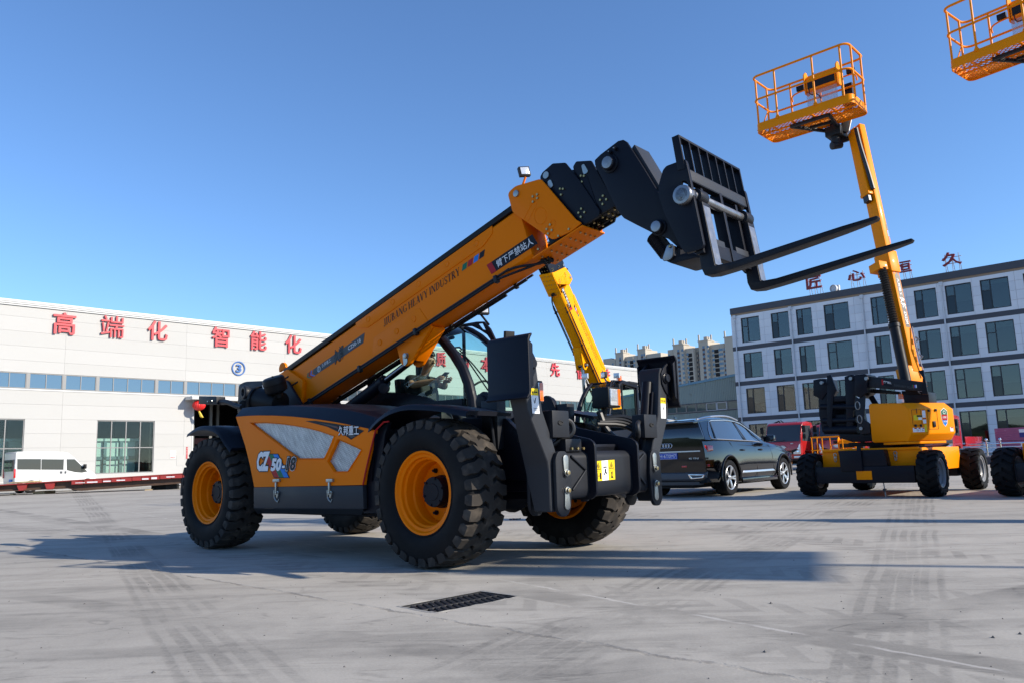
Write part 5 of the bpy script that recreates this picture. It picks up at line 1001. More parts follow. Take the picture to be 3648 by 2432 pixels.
for k, t in enumerate(tops):
    zb = t - 2.98 if k else t - 3.05
    for i, (a, b, _) in enumerate(wins):
        wd = window(OFFICE, a, b, zb, t - .66, .10, 1, None, .07, OFRAME, OFFGLASS, .12, cols=[a + (b - a) * .34]); m = MB(); f = .06; c = a + (b - a) * .34
        m.box((a + .07, .05, zb + 1.45), (c - .035, .13, zb + 1.51)); m.build('window_rail', OFRAME, wd)
        if (i * 5 + k * 3) % 4 != 1: m = MB(); m.box((a + .085, .06, zb + .085), (c - .045, .095, zb + 1.44)); m.build('sash', DARKSASH, wd)
        q = MB(); q.box((a + .08, .20, t - .66 - .07 - (.55, .30, .95, .42, .20, 1.3, .62)[(i * 3 + k * 5) % 7]), (b - .08, .215, t - .72)); q.build('blind', BLIND, wd)
m = MB()
for x in (-11.1, -5.68, .57, 6.68, 13.2): m.tube([(x, -.13, .4), (x, -.13, 13.5)], .06, 8); m.box((x - .13, -.22, 13.5), (x + .13, -.045, 13.8)); [m.box((x - .08, -.16, z), (x + .08, -.045, z + .05)) for z in (2, 5.2, 8.5, 11.7)]
m.build('downpipe', mat('white_pipe', (.55, .56, .58), .5), OFFICE)
STEELW = mat('pale_sign_frame', (.52, .53, .55), .5)
for ch, a, b in (('匠', B3(568, 234), B3(655, 140)), ('心', B3(825, 187), B3(924, 100)), ('恒', B3(1110, 140), B3(1212, 45)), ('久', B3(1409, 93), B3(1520, -12))):
    p, q_ = OF.on(a, y=.4), OF.on(b, y=.4); m = MB(); text(m, ch, (p.x, .36, p.z), (1, 0, 0), (0, 0, 1), q_.x - p.x, q_.z - p.z, .016, .16, 0, 0, 0); sg = m.build('roof_character', SIGNSIDE, OFFICE)
    m = MB(); w_ = q_.x - p.x
    for u in (.15, .5, .85): m.tube([(p.x + w_ * u, .45, 14.35), (p.x + w_ * u, .45, q_.z - .1)], .03, 5); m.tube([(p.x + w_ * u, 1.2, 14.35), (p.x + w_ * u, .47, p.z + .9)], .025, 5)
    m.tube([(p.x, .45, p.z + .2), (q_.x, .45, p.z + .2)], .03, 5); m.tube([(p.x, .45, q_.z - .4), (q_.x, .45, q_.z - .4)], .03, 5); m.build('sign_frame', STEELW, sg)
p = OF.on(B3(733, 225), y=.5); m = MB(); m.lathe([(.001, -.28), (.26, -.28), (.34, -.05), (.35, .12), (.30, .14), (.28, .06), (.001, .05)], (p.x, .5, p.z), (-.3, -1, 0), 20, 0); m.box((p.x + .1, .6, 14.36), (p.x + .4, .9, p.z + .3), 0); m.build('roof_floodlight', [STEELW], OFFICE)
m = MB(); m.box((OX0 + 15, -2.2, .0), (OX1, -.05, .42)); m.build('terrace', mat('terrace_stone', (.33, .33, .33), .8), OFFICE)

# corrugated shed between hall and office
SO = OF.wld(-11.5, 3.5); SF = Frame(SO, -43); SHED = thing('metal_shed', 'old grey-green corrugated metal shed with a ribbon of dark windows', 'shed', SO, SF.h)
SHEDM = mat('faded_green_sheet', (.27, .32, .29), .6, var=.12, vs=.7, col2=(.20, .21, .17), c2s=1.2, c2t=.62)
ta, tb = SF.on(D5(1345, 865), y=0), SF.on(D5(2250, 690), y=0); sl = (tb.z - ta.z) / (tb.x - ta.x); wt, wb = SF.on(D5(1800, 1165), y=0).z, None
X0, X1 = ta.x - 7.5, 2.0; zt = lambda x: tb.z + sl * (x - tb.x); z1, z0 = SF.on(B5(1290, 165), y=0).z, SF.on(B5(1290, 280), y=0).z
m = MB(); p_ = .19; nx_ = int((X1 - X0) / p_); 
for a_, b_ in ((None, z1 + .05), (z0 - .08, 0.0)):
    r0, r1 = [], []
    for i in range(nx_ + 1):
        for dx, dy in ((0, 0), (.09, 0), (.115, -.035), (.165, -.035)): x = X0 + i * p_ + dx; r0.append((x, dy, zt(x) if a_ is None else a_)); r1.append((x, dy, b_))
    m.grid([r0, r1])
m.build('wall', SHEDM, SHED, sharp=20); m = MB(); m.hexa([(X0, -.12, zt(X0) - .18), (X1, -.12, zt(X1) - .18), (X1, 20, zt(X1) - .18), (X0, 20, zt(X0) - .18), (X0, -.12, zt(X0) + .05), (X1, -.12, zt(X1) + .05), (X1, 20, zt(X1) + .05), (X0, 20, zt(X0) + .05)]); m.build('roof', mat('blue_sheet', (.13, .27, .36), .5, var=.1), SHED)
m = MB(); m.box((X0, -.06, z0 - .08), (X1, .1, z0 + .02)); m.box((X0, -.06, z1 - .02), (X1, .1, z1 + .06)); m.box((X0, .12, 0), (X1, .2, z0)); m.build('window_band', BAND, SHED)
k = 0; x = X0 + .2
while x < X1 - 1.2: window(SHED, x, x + 1.12, z0 + .02, z1 - .02, .03, 1, None, .06 if k % 7 != 3 else .09, STEELW if k % 7 in (2, 3) else ALU, DARKGLASS, .08); x += 1.15; k += 1

# apartment towers far behind
TW = Frame(CAM + ray(2400, 1620) * (520 / ray(2400, 1620).y) - Vector((0, 0, CAM_H)), -43); TW.o.z = 0
TWALL = mat('tan_render', (.43, .385, .315), .8, var=.04, vs=.02); TDARK = mat('brown_panel', (.10, .06, .055), .7); TGLASS = mirror_glass('far_glass', (.10, .13, .17), .1, .4); TGREY = mat('grey_render', (.27, .245, .21), .8)
wm = MB(); wm.box((-.75, -.10, 0), (.75, .05, 1.5)); WME = wm.mesh('far_window', TGLASS)
wn = MB(); wn.box((-1.3, -.06, 0), (1.3, .05, 1.0)); 
def tower(label, blocks, cols, dy=0.):
    """blocks: photo x0, x1, top (x,y) and how far the block stands forward"""
    xs = [TW.on(D5(b[0], 600), y=dy).x for b in blocks] + [TW.on(D5(b[1], 600), y=dy).x for b in blocks]; cx = (min(xs) + max(xs)) / 2; o = TW.wld(cx, dy); TH = thing('apartment_tower', label, 'apartment tower', o, TW.h, 'apartment towers far behind the yard'); m = MB(); mt = MB(); n = 0; tops_ = []
    for x0, x1, ty, fwd, cap in blocks:
        a, b = TW.on(D5(x0, ty), y=dy - fwd), TW.on(D5(x1, ty), y=dy - fwd); zt_ = a.z; tops_.append((a.x - cx, b.x - cx, zt_, fwd)); m.box((a.x - cx, -fwd, 0), (b.x - cx, 14 - fwd * .2, zt_)); 
        if cap: mt.box((a.x - cx - .3, -fwd - .3, zt_), (b.x - cx + .3, 6, zt_ + .7)); mt.box((a.x - cx + (b.x - a.x) * .35, 1, zt_ + .7), (a.x - cx + (b.x - a.x) * .7, 5, zt_ + 3.2)); mt.box((a.x - cx, -fwd, zt_ + .7), (a.x - cx + .8, -fwd + .8, zt_ + 4.5)); mt.box((b.x - cx - .8, 3, zt_ + .7), (b.x - cx, 3.8, zt_ + 4.2))
    m.build('tower_wall', TWALL, TH); mt.build('parapet', TWALL, TH); extra = MB(); pan = MB(); bal = MB()
    for cx0, kind in cols:
        x = TW.on(D5(cx0, 600), y=dy).x - cx; tb_ = [t for t in tops_ if t[0] - .5 <= x <= t[1] + .5]
        if not tb_: continue
        zt_, fw = max((t[2], t[3]) for t in tb_) if kind == 's' else (tb_[0][2], tb_[0][3])
        z = zt_ - 4.5
        while z > 36:
            if kind == 'b': bal.box((x - 1.5, -fw - .06, z - 1.2), (x + 1.5, -fw + .05, z + 1.2))
            else:
                if kind == 'p': pan.box((x - .9, -fw - .05, z - 1.5), (x + .9, -fw + .03, z - .02))
                if n < 100: wo = obj('window', WME, TH, (x, -fw, z)); n += 1
                else: extra.box((x - .75, -fw - .10, z), (x + .75, -fw + .05, z + 1.5))
            z -= 2.95
    if pan.v: pan.build('spandrel_panel', TDARK, TH)
    if bal.v: bal.build('balcony_recess', HOLE, TH)
    if extra.v: e = extra.build('window_field', TGLASS, TH, whole=True); e['kind'] = 'stuff'
    return TH
tower('tan apartment tower right of the raised stabilizer pad, low step at its left', [(1168, 1252, 300, 0, False), (1252, 1412, 232, 2, True), (1412, 1580, 285, 0, False)], [(1205, 'w'), (1284, 'p'), (1385, 'p'), (1452, 'w'), (1505, 'w'), (1545, 'b')])
tower('tallest tan apartment tower cut off by the office building edge', [(1586, 1660, 265, 0, False), (1660, 1815, 172, 2, True), (1815, 2000, 225, 0, False), (2000, 2078, 200, 0, False), (2078, 2400, 112, 2, True)], [(1612, 'w'), (1650, 'w'), (1692, 'p'), (1796, 'p'), (1868, 'w'), (1922, 'w'), (1975, 'b'), (2027, 'w'), (2062, 'w'), (2110, 'p')], 4.)
tower('low tan apartment tower left of the raised pad, against the yellow boom', [(130, 262, 445, 0, False), (262, 325, 450, 0, False), (325, 452, 362, 2, True), (452, 610, 415, 0, False)], [(288, 'w'), (350, 'p'), (438, 'p'), (503, 'w'), (548, 'w'), (595, 'b')], 26.)
tower('tan apartment tower with a sunlit end just left of the raised pad', [(612, 678, 392, 0, False), (678, 808, 305, 2, True), (808, 1058, 372, 1, False)], [(637, 'w'), (706, 'p'), (793, 'p'), (832, 'w'), (872, 'w'), (940, 'w'), (980, 'w')], 22.)

# stainless railing on its plinth, wrapped foam boards
RO = ground(B6(1985, 955)); RF = Frame(RO, -43); RAIL = thing('railing', 'polished stainless steel railing with ball finials on a low stone plinth', 'railing', RO, RF.h)
m = MB(); m.box((-9.5, 0, 0), (16, .35, .36)); m.build('plinth', mat('dark_granite', (.085, .085, .095), .5, var=.2, vs=4), RAIL); m = MB(); m.box((-9.6, -.05, .365), (16, .40, .44)); m.build('coping', mat('pale_coping', (.45, .44, .42), .6), RAIL, .01)
m = MB()
for z, r in ((1.05, .035), (.86, .025), (.64, .025)): m.tube([(-9.5, .18, z), (16, .18, z)], r, 10)
m.build('rail', CHROME, RAIL); x = -9.3
while x < 15.5:
    for dx in (0, .62): m = MB(); m.tube([(x + dx, .18, .44), (x + dx, .18, 1.14)], .04, 10); m.lathe([(.001, .30), (.05, .27), (.07, .21), (.05, .15), (.03, .12), (.045, .10), (.045, .08)], (x + dx, .18, 1.03), (0, 0, 1), 14); m.build('post', CHROME, RAIL)
    x += 2.35
FO = RF.wld(1.2, 3.2); FR_ = Frame(FO, -43); PINK = mat('pink_foam_board', (.36, .10, .19), .6, var=.12, vs=2, col2=(.48, .26, .34), c2s=5, c2t=.6)
def foam(z0, z1, lab, x1): 
    a = FR_.on(D3(1795, 200), y=0).x; t = thing('foam_board_stack', lab, 'insulation boards', FR_.wld(a, 0), FR_.h, 'wrapped pink foam boards behind the railing'); m = MB(); n = 6
    for i in range(n): m.box((0, 0, z0 + (z1 - z0) * i / n + .004), (x1, 1.2, z0 + (z1 - z0) * (i + 1) / n))
    m.build('boards', PINK, t, .006); m = MB(); m.box((1.15, -.006, z0 + (z1 - z0) * .22), (2.55, -.003, z0 + (z1 - z0) * .86), 0); m.box((1.15, -.010, z0 + (z1 - z0) * .60), (2.55, -.0065, z0 + (z1 - z0) * .86), 1); text(m, '挤塑板', (1.65, -.011, z0 + (z1 - z0) * .36), (1, 0, 0), (0, 0, 1), .8, .16, .02, 0, 1, 0, 0); m.build('paper_label', [mat('navy_label', (.025, .035, .20), .5), WHITE], t); return t
zA, zB = FR_.on(D3(1810, 362), y=0).z, FR_.on(D3(1790, 130), y=0).z
foam(zA, zB, 'upper pink stack of wrapped foam boards with a blue label, above the railing', 5.5); foam(.44, zA - .02, 'lower pink stack of wrapped foam boards seen through the railing', 5.2)

# world behind the camera, seen only mirrored in glass: a wooded rise
m = MB(); rows = []; rnd = random.Random(5)
for r, h in ((58, 0), (64, 4), (75, 6.5), (100, 8), (150, 2)): rows.append([(r * cos(a), r * sin(a), h * (.72 + .28 * sin(a * 9) * sin(a * 23)) * rnd.uniform(.9, 1.1) if h else -.5) for a in [radians(168 + 2 * i) for i in range(60)]])
m.grid(rows); struct(m.build('hills', mat('wooded_rise', (.035, .055, .02), .9, var=.5, vs=.12, bump=1, bs=.4), None, sharp=60, whole=True))
# ------------------------------------------------------------------ second telehandler, behind: same make, yellow boom raised steeply
BOOM2 = radians(46.2); T2 = Frame((.946, 21.986, 0), -121.55); SC2 = 1.2155
TELE2 = thing('telehandler', 'second telehandler with steep yellow boom parked behind the raised stabilizers', 'telehandler', T2.o, T2.h); TELE2.scale = (SC2, SC2, SC2)
skip = ('fork_carriage', 'boom_head', 'tilt_link', 'stabilizer_leg', 'stabilizer_foot', 'stabilizer_cylinder', 'stabilizer_beam', 'pivot_bracket', 'keeper_plate', 'warning_decal', 'safety_label', 'valve_guard', 'guard_slot', 'hose', 'hose_bundle', 'bolt', 'cylinder_rod', 'lift_cylinder', 'notice_sticker', 'valve_block')
YM = {}
def yellow(me):
    if me.name not in YM:
        c = me.copy()
        for i, mm in enumerate(c.materials):
            if mm == ORANGE: c.materials[i] = YELLOW
        YM[me.name] = c
    return YM[me.name]
def clone(o, parent):
    c = o.copy(); COL.objects.link(c); c.parent = parent
    if c.data and ORANGE in list(c.data.materials): c.data = yellow(c.data)
    for k in children(o): clone(k, c)
    return c
for k in children(TELE):
    if k.name.split('.')[0] not in skip:
        c = clone(k, TELE2)
        if k.name.split('.')[0] == 'boom': c.rotation_euler = (0, -BOOM2, 0)
def bp2(a, y, b): return Vector((PV.x + a * cos(BOOM2) - b * sin(BOOM2), y, PV.z + a * sin(BOOM2) + b * cos(BOOM2)))
m = MB(); p0, p1 = bp2(2.10, 0, -.30), Vector((-1.9, 0, 1.25)); m.cyl(p0, p0 + (p1 - p0) * .7, .038, 18); m.cyl(p0 + Vector((0, -.09, 0)), p0 + Vector((0, .09, 0)), .06, 16); m.build('cylinder_rod', ROD, TELE2)
m = MB(); m.cyl(p0 + (p1 - p0) * .68, p1, .072, 20); m.build('lift_cylinder', NAVY, TELE2)
m = MB(); m.lathe([(.001, .13), (.05, .12), (.055, .02), (.06, 0)], (-1.9, .95, 2.60), (0, 0, 1), 16); m.build('beacon', AMBER, TELE2)
m = MB()
for x, y in ((-1.75, .95), (-1.25, .35)): m.obox((x, y, 2.72), (.06, .15, .12), Euler((0, 0, 0)).to_matrix()); m.cyl((x, y, 2.58), (x, y, 2.67), .012, 6)
m.build('work_lamp', LENS, TELE2, .01)

# ------------------------------------------------------------------ boom lifts
TY_LIFT = tyre_mesh('lift_tyre', .435, .18, .27, 17, lug=.042, wid=.66, offs=(0, .0, .18, .42, .50, .50), mats=(RUBBER, RUBBER))
GREYRIM = mat('grey_rim_paint', (.20, .205, .215), .45, coat=.1, var=.1)
RIM_LIFT = rim_mesh('lift_rim', .275, .18, .12, .14, GREYRIM); HUB_LIFT = hub_mesh('lift_hub', -.18 * .84 + .12, .09, .05, DARK, 9, .15)
LATT = mat('expanded_metal', (.74, .275, .006), .45, spec=.35)
def lattice(mb, x0, x1, y0, y1, z, p=.105, w=.010, h=.014, mi=0):
    for s in (-1, 1):
        c = x0 - (y1 - y0); 
        while c < x1:
            a, b = (c, y0), (c + (y1 - y0), y1); t0, t1 = max(0, (x0 - c) / (y1 - y0)), min(1, (x1 - c) / (y1 - y0))
            if t1 > t0:
                ya, yb = y0 + (y1 - y0) * t0, y0 + (y1 - y0) * t1
                if s < 0: ya, yb = y0 + y1 - ya, y0 + y1 - yb
                mb.beam((c + (y1 - y0) * t0, ya, z), (c + (y1 - y0) * t1, yb, z), w, h, mi=mi)
            c += p
def rrect(x0, x1, y0, y1, r, n=5):
    out = []
    for cx, cy, a in ((x1 - r, y0 + r, -pi / 2), (x1 - r, y1 - r, 0), (x0 + r, y1 - r, pi / 2), (x0 + r, y0 + r, pi)): out += [(cx + r * cos(a + pi / 2 * i / n), cy + r * sin(a + pi / 2 * i / n)) for i in range(n + 1)]
    return out
def basket(parent, ox, oy, oz, Lx=2.22, Ly=.98):
    """work platform: long side along x, floor at oz"""
    P = lambda x, y, z: (ox + x, oy + y, oz + z)
    m = MB(); rr = rrect(0, Lx, 0, Ly, .14); r2 = rrect(.012, Lx - .012, .012, Ly - .012, .13)
    m.grid([[P(x, y, -.06) for x, y in rr], [P(x, y, .14) for x, y in rr], [P(x, y, .14) for x, y in r2], [P(x, y, -.06) for x, y in r2], [P(x, y, -.06) for x, y in rr]], 0, True); m.build('platform_skirt', LIFTPAINT, parent, .004)
    m = MB(); lattice(m, ox + .02, ox + Lx - .02, oy + .02, oy + Ly - .02, oz - .01); m.build('mesh_floor', LATT, parent)
    m = MB()
    for x in (.4, .85, 1.3, 1.75): m.box(P(x - .02, .02, -.055), P(x + .02, Ly - .02, -.02))
    m.box(P(.02, Ly * .5 - .02, -.06), P(Lx - .02, Ly * .5 + .02, -.058 + .03)); m.box(P(.02, .26, -.06), P(Lx - .02, .30, -.03)); m.build('floor_beam', LIFTPAINT, parent)
    m = MB(); rl = rrect(0, Lx, 0, Ly, .16, 6)
    m.tube([P(x, y, 1.29) for x, y in rl], .026, 8, closed=True); m.tube([P(x, y, .72) for x, y in rl], .024, 8, closed=True)
    for x, y in ((.0, .2), (.0, Ly - .2), (.55, 0), (1.43, 0), (2.05, 0), (Lx, .2), (Lx, Ly - .2), (1.2, Ly), (.5, Ly)): m.tube([P(x, y, .1), P(x, y, 1.29)], .024, 8)
    for x in (.55, 1.43): m.prism([(x - .06, .12), (x + .06, .12), (x, .24)], lambda a, b, d: P(a, d, b), -.01, .012)
    m.tube([P(.01, .3, .12), P(.01, .75, .70)], .014, 6); m.build('guard_rail', LIFTPAINT, parent)
    m = MB(); m.tube(smooth3([P(.55, Ly - .03, .80), P(.55, Ly - .08, .92), P(.7, Ly - .08, .97), P(1.0, Ly - .08, .97)]), .018, 8); m.tube(smooth3([P(1.75, Ly - .08, .97), P(2.0, Ly - .08, .97), P(2.05, Ly - .05, .9), P(2.05, Ly - .03, .8)]), .018, 8); m.build('hand_loop', LIFTPAINT, parent)
    cb = MB(); pr = [(.0, .76), (.0, 1.0), (.05, 1.12), (.14, 1.16), (.26, 1.14), (.30, .98), (.30, .76)]; cb.prism(pr, lambda a, b, d: P(d, Ly - .42 + a, b), 1.05, 1.72); cb.prism(fillet([(.0, .70), (-.03, 1.16), (.08, 1.27), (.16, 1.26), (.22, 1.12), (.24, .72)], .04), lambda a, b, d: P(d, Ly - .42 + a, b), 1.00, 1.03); cb.prism(fillet([(.0, .70), (-.03, 1.16), (.08, 1.27), (.16, 1.26), (.22, 1.12), (.24, .72)], .04), lambda a, b, d: P(d, Ly - .42 + a, b), 1.74, 1.77)
    co = cb.build('control_box', LIFTPAINT, parent, .008); m = MB(); m.box(P(1.08, Ly - .435, .80), P(1.70, Ly - .425, .97)); m.build('control_panel', BLACK, co)
    m = MB(); lattice(m, 0, .70, 0, .56, 0, .03, .006, .004); m.v = [P(1.03 + x, Ly - .40 + z, .16 + y) for x, y, z in m.v]; m.build('mesh_screen', mat('grey_screen', (.42, .42, .43), .5, metal=.3) if 'grey_screen' not in MATS else MATS['grey_screen'], parent)
    m = MB()
    for x in (.78, 1.95): m.box(P(x - .09, Ly - .12, .99), P(x + .09, Ly - .05, 1.11)); 
    m.build('flood_lamp', BLACK, parent, .01); m = MB(); m.tube(smooth3([P(1.1, Ly - .42, .8), P(1.15, Ly - .5, .6), P(1.3, Ly - .45, .62), P(1.35, Ly - .4, .5)]), .012, 6); m.build('cable', HOSE, parent)
    m = MB()   # dark support frame and rotator under the floor
    m.beam(P(.75, .2, -.10), P(1.62, .22, -.10), .07, .07); m.beam(P(.75, .2, -.10), P(1.30, Ly + .1, -.14), .06, .07); m.beam(P(1.62, .22, -.10), P(1.52, Ly + .1, -.14), .06, .07); m.beam(P(1.05, .55, -.12), P(1.55, .6, -.12), .06, .06); m.box(P(1.25, Ly - .1, -.32), P(1.6, Ly + .3, -.1)); m.cyl(P(1.42, Ly + .05, -.5), P(1.42, Ly + .05, .2), .10, 16); m.beam(P(1.60, Ly + .1, -.25), P(1.80, Ly + .3, .75), .09, .16); m.cyl(P(1.36, Ly - .05, -.55), P(1.50, Ly + .15, -.5), .09, 12); m.beam(P(1.4, Ly + .1, -.42), P(1.6, Ly + .4, -.30), .12, .14); m.box(P(1.66, Ly + .05, .35), P(1.9, Ly + .28, .85))
    m.build('platform_mount', DARK, parent, .008); m = MB(); m.tube([P(1.72, Ly + .02, -.35), P(1.86, Ly + .16, .30)], .02, 8); m.cyl(P(1.70, Ly, -.38), P(1.74, Ly + .04, -.30), .04, 10); m.build('levelling_rod', ZINC, parent)
def lift(label, o, deg, bo, tilt, cover=True, so=(0, 0)):
    f = Frame(o, deg); R = thing('boom_lift', label, 'boom lift', o, f.h, 'boom lifts parked on the right'); E = lambda *p: Vector(p)
    for x, y, r in ((-.12, .435, 1), (2.15, .435, 0), (-.08, 3.15, 1), (2.17, 3.30, 0)):
        w = obj('wheel', RIM_LIFT, R, (x, y, .435), pi / 2 * (-1 if r else 1)); w.rotation_euler = (0, 0, -pi / 2 if r else pi / 2); a = obj('tyre', TY_LIFT, w); a.rotation_euler = (0, random.uniform(0, .3), 0); obj('hub', HUB_LIFT, w)
    m = MB(); m.box((.09, .10, .27), (1.94, .40, .585)); m.box((.60, .06, .50), (1.02, .098, .90)); m.prism(fillet([(.60, .586), (.56, .90), (1.42, .90), (1.46, .586)], .02), lambda a, b, d: (a, d, b), .12, .36); m.box((.1, 2.9, .3), (1.94, 3.3, .58)); m.box((.94, .07, .58), (1.02, .10, .98)); m.cyl((-.1, 3.2, .435), (2.2, 3.2, .435), .08, 12); m.build('axle_beam', NAVY, R, .01)
    m = MB(); m.box((.885, .09, .335), (1.175, .098, .50)); m.build('blank_plate', LIFTPAINT, R, .003)
    m = MB(); m.box((.12, .42, .47), (2.0, 3.0, .915)); m.box((.14, .38, .88), (1.98, .419, .93)); m.build('chassis', LIFTPAINT, R, .015)
    for x in (.40, 1.55): m = MB(); m.tube([(x + .03 * cos(t), .375, .82 + .035 * sin(t)) for t in [2 * pi * i / 12 for i in range(12)]], .009, 6, closed=True); m.tube([(x + .02 * cos(t), .37, .73 + .05 * sin(t)) for t in [2 * pi * i / 12 for i in range(12)]], .008, 6, closed=True); m.box((x - .03, .37, .76), (x + .03, .384, .78)); m.build('shackle', ZINC, R)
    m = MB(); m.cyl((1.2, 1.6, .93), (1.2, 1.6, 1.02), .52, 32); m.box((.45 + so[0], 1.0, .98), (2.0 + so[0], 2.6, 1.06)); m.build('turntable', BLACK, R, .006)
    m = MB(); m.tube([(1.32, .25, .27), (1.34, .25, .0)], .012, 6); m.lathe([(.001, .05), (.045, .03), (.001, -.05)], (1.33, .25, .12), (0, 0, 1), 4); m.build('earth_strap', [STEEL], R)
    # engine cover, turned with the upper works
    tw = 20 - deg; rot = Matrix.Rotation(radians(tw), 3, 'Z'); c0 = E(1.93 + so[0], .2 + so[1], 0)
    TL = lambda x, y, z: tuple(c0 + rot @ E(x, y, z))
    if cover:
        m = MB(); Lc, dp = 1.12, .95; zb, z0, z1, zt_ = 1.035, 1.165, 1.635, 1.79
        prof = [(.10, zb), (.0, z0), (.0, z1), (.16, zt_ - .03), (dp, zt_ + .02), (dp, zb)]; loops = []
        for x, k in ((-.012, .9), (.0, 1.), (Lc - .05, 1.), (Lc, .94)): loops.append([TL(x + (.0 if k == 1 else 0), y + (1 - k) * .3, 1.4 + (z - 1.4) * (k if k < 1 else 1)) for y, z in prof])
        m.loft(loops); m.box((0, 0, 0), (0, 0, 0)) if False else None; m.build('engine_cover', LIFTPAINT, R, .022, 3)
        m = MB(); pp = [(-.005, .06, 1.06), (-.02, .3, 1.06), (-.02, .9, 1.06), (-.02, .9, 1.74), (-.02, .25, 1.74), (-.005, .05, 1.6)]; m.hexa([TL(.0, .1, .985), TL(.95, .1, .985), TL(.95, .7, .985), TL(.0, .7, .985), TL(.0, .1, 1.03), TL(.95, .1, 1.03), TL(.95, .7, 1.03), TL(.0, .7, 1.03)]); m.build('cover_sill', LIFTPAINT, R, .006)
        q = lambda x0, x1, a, b, mi, d=-.003: m.poly([TL(x0, d, a), TL(x1, d, a), TL(x1, d, b), TL(x0, d, b)], mi)
        m = MB(); q(.09, .30, 1.42, 1.52, 0); q(.17, .30, 1.485, 1.515, 2, -.005); q(.20, .29, 1.43, 1.475, 1, -.005); q(.31, .39, 1.47, 1.62, 1); q(.31, .39, 1.36, 1.455, 1); q(.31, .39, 1.605, 1.62, 3, -.005); q(.31, .39, 1.435, 1.455, 3, -.005); q(.33, .39, 1.20, 1.34, 0); q(.04, .14, 1.20, 1.28, 1); q(.145, .23, 1.20, 1.28, 1); q(.235, .325, 1.20, 1.28, 1); q(.08, .13, 1.26, 1.278, 3, -.005); q(.18, .225, 1.26, 1.278, 3, -.005); q(.28, .32, 1.26, 1.278, 3, -.005); q(.97, 1.05, 1.20, 1.28, 1); q(.99, 1.045, 1.26, 1.278, 3, -.005); q(.17, .19, 1.55, 1.64, 2)
        for cx in (.165, .275): q(cx, cx + .004, 1.21, 1.255, 2, -.005); q(cx - .01, cx + .03, 1.225, 1.23, 3, -.006)
        m.build('safety_decal', [LABELYEL, WHITE, INK, RED], R)
        m = MB(); sh = [(.0, .17), (.075, .12), (.075, -.02), (.045, -.12), (0, -.17), (-.045, -.12), (-.075, -.02), (-.075, .12)]; cx, cz = .86, 1.47
        m.poly([TL(cx + a * 1.08, -.003, cz + b * 1.06) for a, b in sh], 1); clip = lambda l, h: [(a, b) for a, b in sh if l <= b <= h]
        m.poly([TL(cx + a, -.005, cz + b) for a, b in [(.0, .165), (.072, .118), (.072, .05), (-.072, .05), (-.072, .118)]], 4); m.poly([TL(cx + a, -.005, cz + b) for a, b in [(.072, .05), (.072, -.02), (.062, -.055), (-.062, -.055), (-.072, -.02), (-.072, .05)]], 3); m.poly([TL(cx + a, -.005, cz + b) for a, b in [(.062, -.055), (.043, -.118), (0, -.165), (-.043, -.118), (-.062, -.055)]], 5)
        xd, zd = rot @ E(1, 0, 0), E(0, 0, 1); text(m, '久邦重工', TL(cx - .055, -.007, cz - .02), xd, zd, .11, .04, .01, 0, 1, 0, 0); text(m, 'ZX22M', TL(cx - .045, -.007, cz - .095), xd, zd, .09, .028, .01, 0, 1, 0, 0); m.grid([[TL(cx + r * cos(t), -.007, cz + .095 + r * sin(t)) for t in [2 * pi * i / 16 for i in range(16)]] for r in (.024, .034)], 1, True)
        m.build('emblem', [LABELYEL, WHITE, INK, RED, GREEN, BLUE], R)
        m = MB()
        for a, b in (((.06, 1.33), (.06, 1.62)), ((.06, 1.62), (.28, 1.62)), ((.28, 1.33), (.28, 1.62)), ((.06, 1.33), (.28, 1.33)), ((.44, 1.25), (.44, 1.58)), ((.68, 1.25), (.68, 1.60)), ((.44, 1.25), (.68, 1.25))): m.tube([TL(a[0], -.001, a[1]), TL(b[0], -.001, b[1])], .004, 5)
        m.build('hatch_seam', HOLE, R); m = MB(); m.box((0, 0, 0), (.001, .001, .001)); m = MB(); m.hexa([TL(.55, -.02, 1.29), TL(.61, -.02, 1.29), TL(.61, 0, 1.29), TL(.55, 0, 1.29), TL(.55, -.02, 1.40), TL(.61, -.02, 1.40), TL(.61, 0, 1.40), TL(.55, 0, 1.40)]); m.build('hatch_handle', BLACK, R, .005)
        for x, z in ((.11, 1.32), (.24, 1.32), (.47, 1.60), (.65, 1.61)): m = MB(); a = E(*TL(x, -.012, z)); m.obox(a, (.04, .024, .045), rot); m.build('hinge', DARK, R, .004)
        m = MB(); a = E(*TL(.30, .45, 1.79)); m.lathe([(.05, 0), (.05, .06), (.045, .065)], a, (0, 0, 1), 18, 1); m.lathe([(.046, .065), (.046, .15), (.035, .17), (.001, .172)], a, (0, 0, 1), 18, 0); m.build('beacon', [AMBER, WHITE], R)
        m = MB(); a = E(*TL(Lc + .03, .25, 1.42)); m.obox(a, (.06, .2, .16), rot); m.obox(a + E(0, 0, -.18), (.05, .15, .07), rot); m.build('side_lamp', BLACK, R, .015)
    # folded black riser links
    yv = .75 + so[1]; rx = lambda p: f.on(p, y=yv)
    W6 = lambda *l: [(v.x + so[0], v.z) for v in [Frame((5.88, 16.16, 0), -43).on(B6(*p), y=.75) for p in l]]
    XZf = lambda a, b, d: (a, d, b)
    m = MB(); m.prism(W6((316, 142), (378, 128), (440, 128), (462, 240), (400, 330), (362, 310), (318, 290)), XZf, yv, yv + .6); m.prism(W6((345, 180), (430, 150), (500, 640), (430, 660), (400, 645), (368, 480), (360, 330)), XZf, yv + .03, yv + .10); m.prism(W6((455, 100), (492, 90), (548, 240), (520, 290), (500, 640), (455, 560)), XZf, yv - .04, yv + .02)
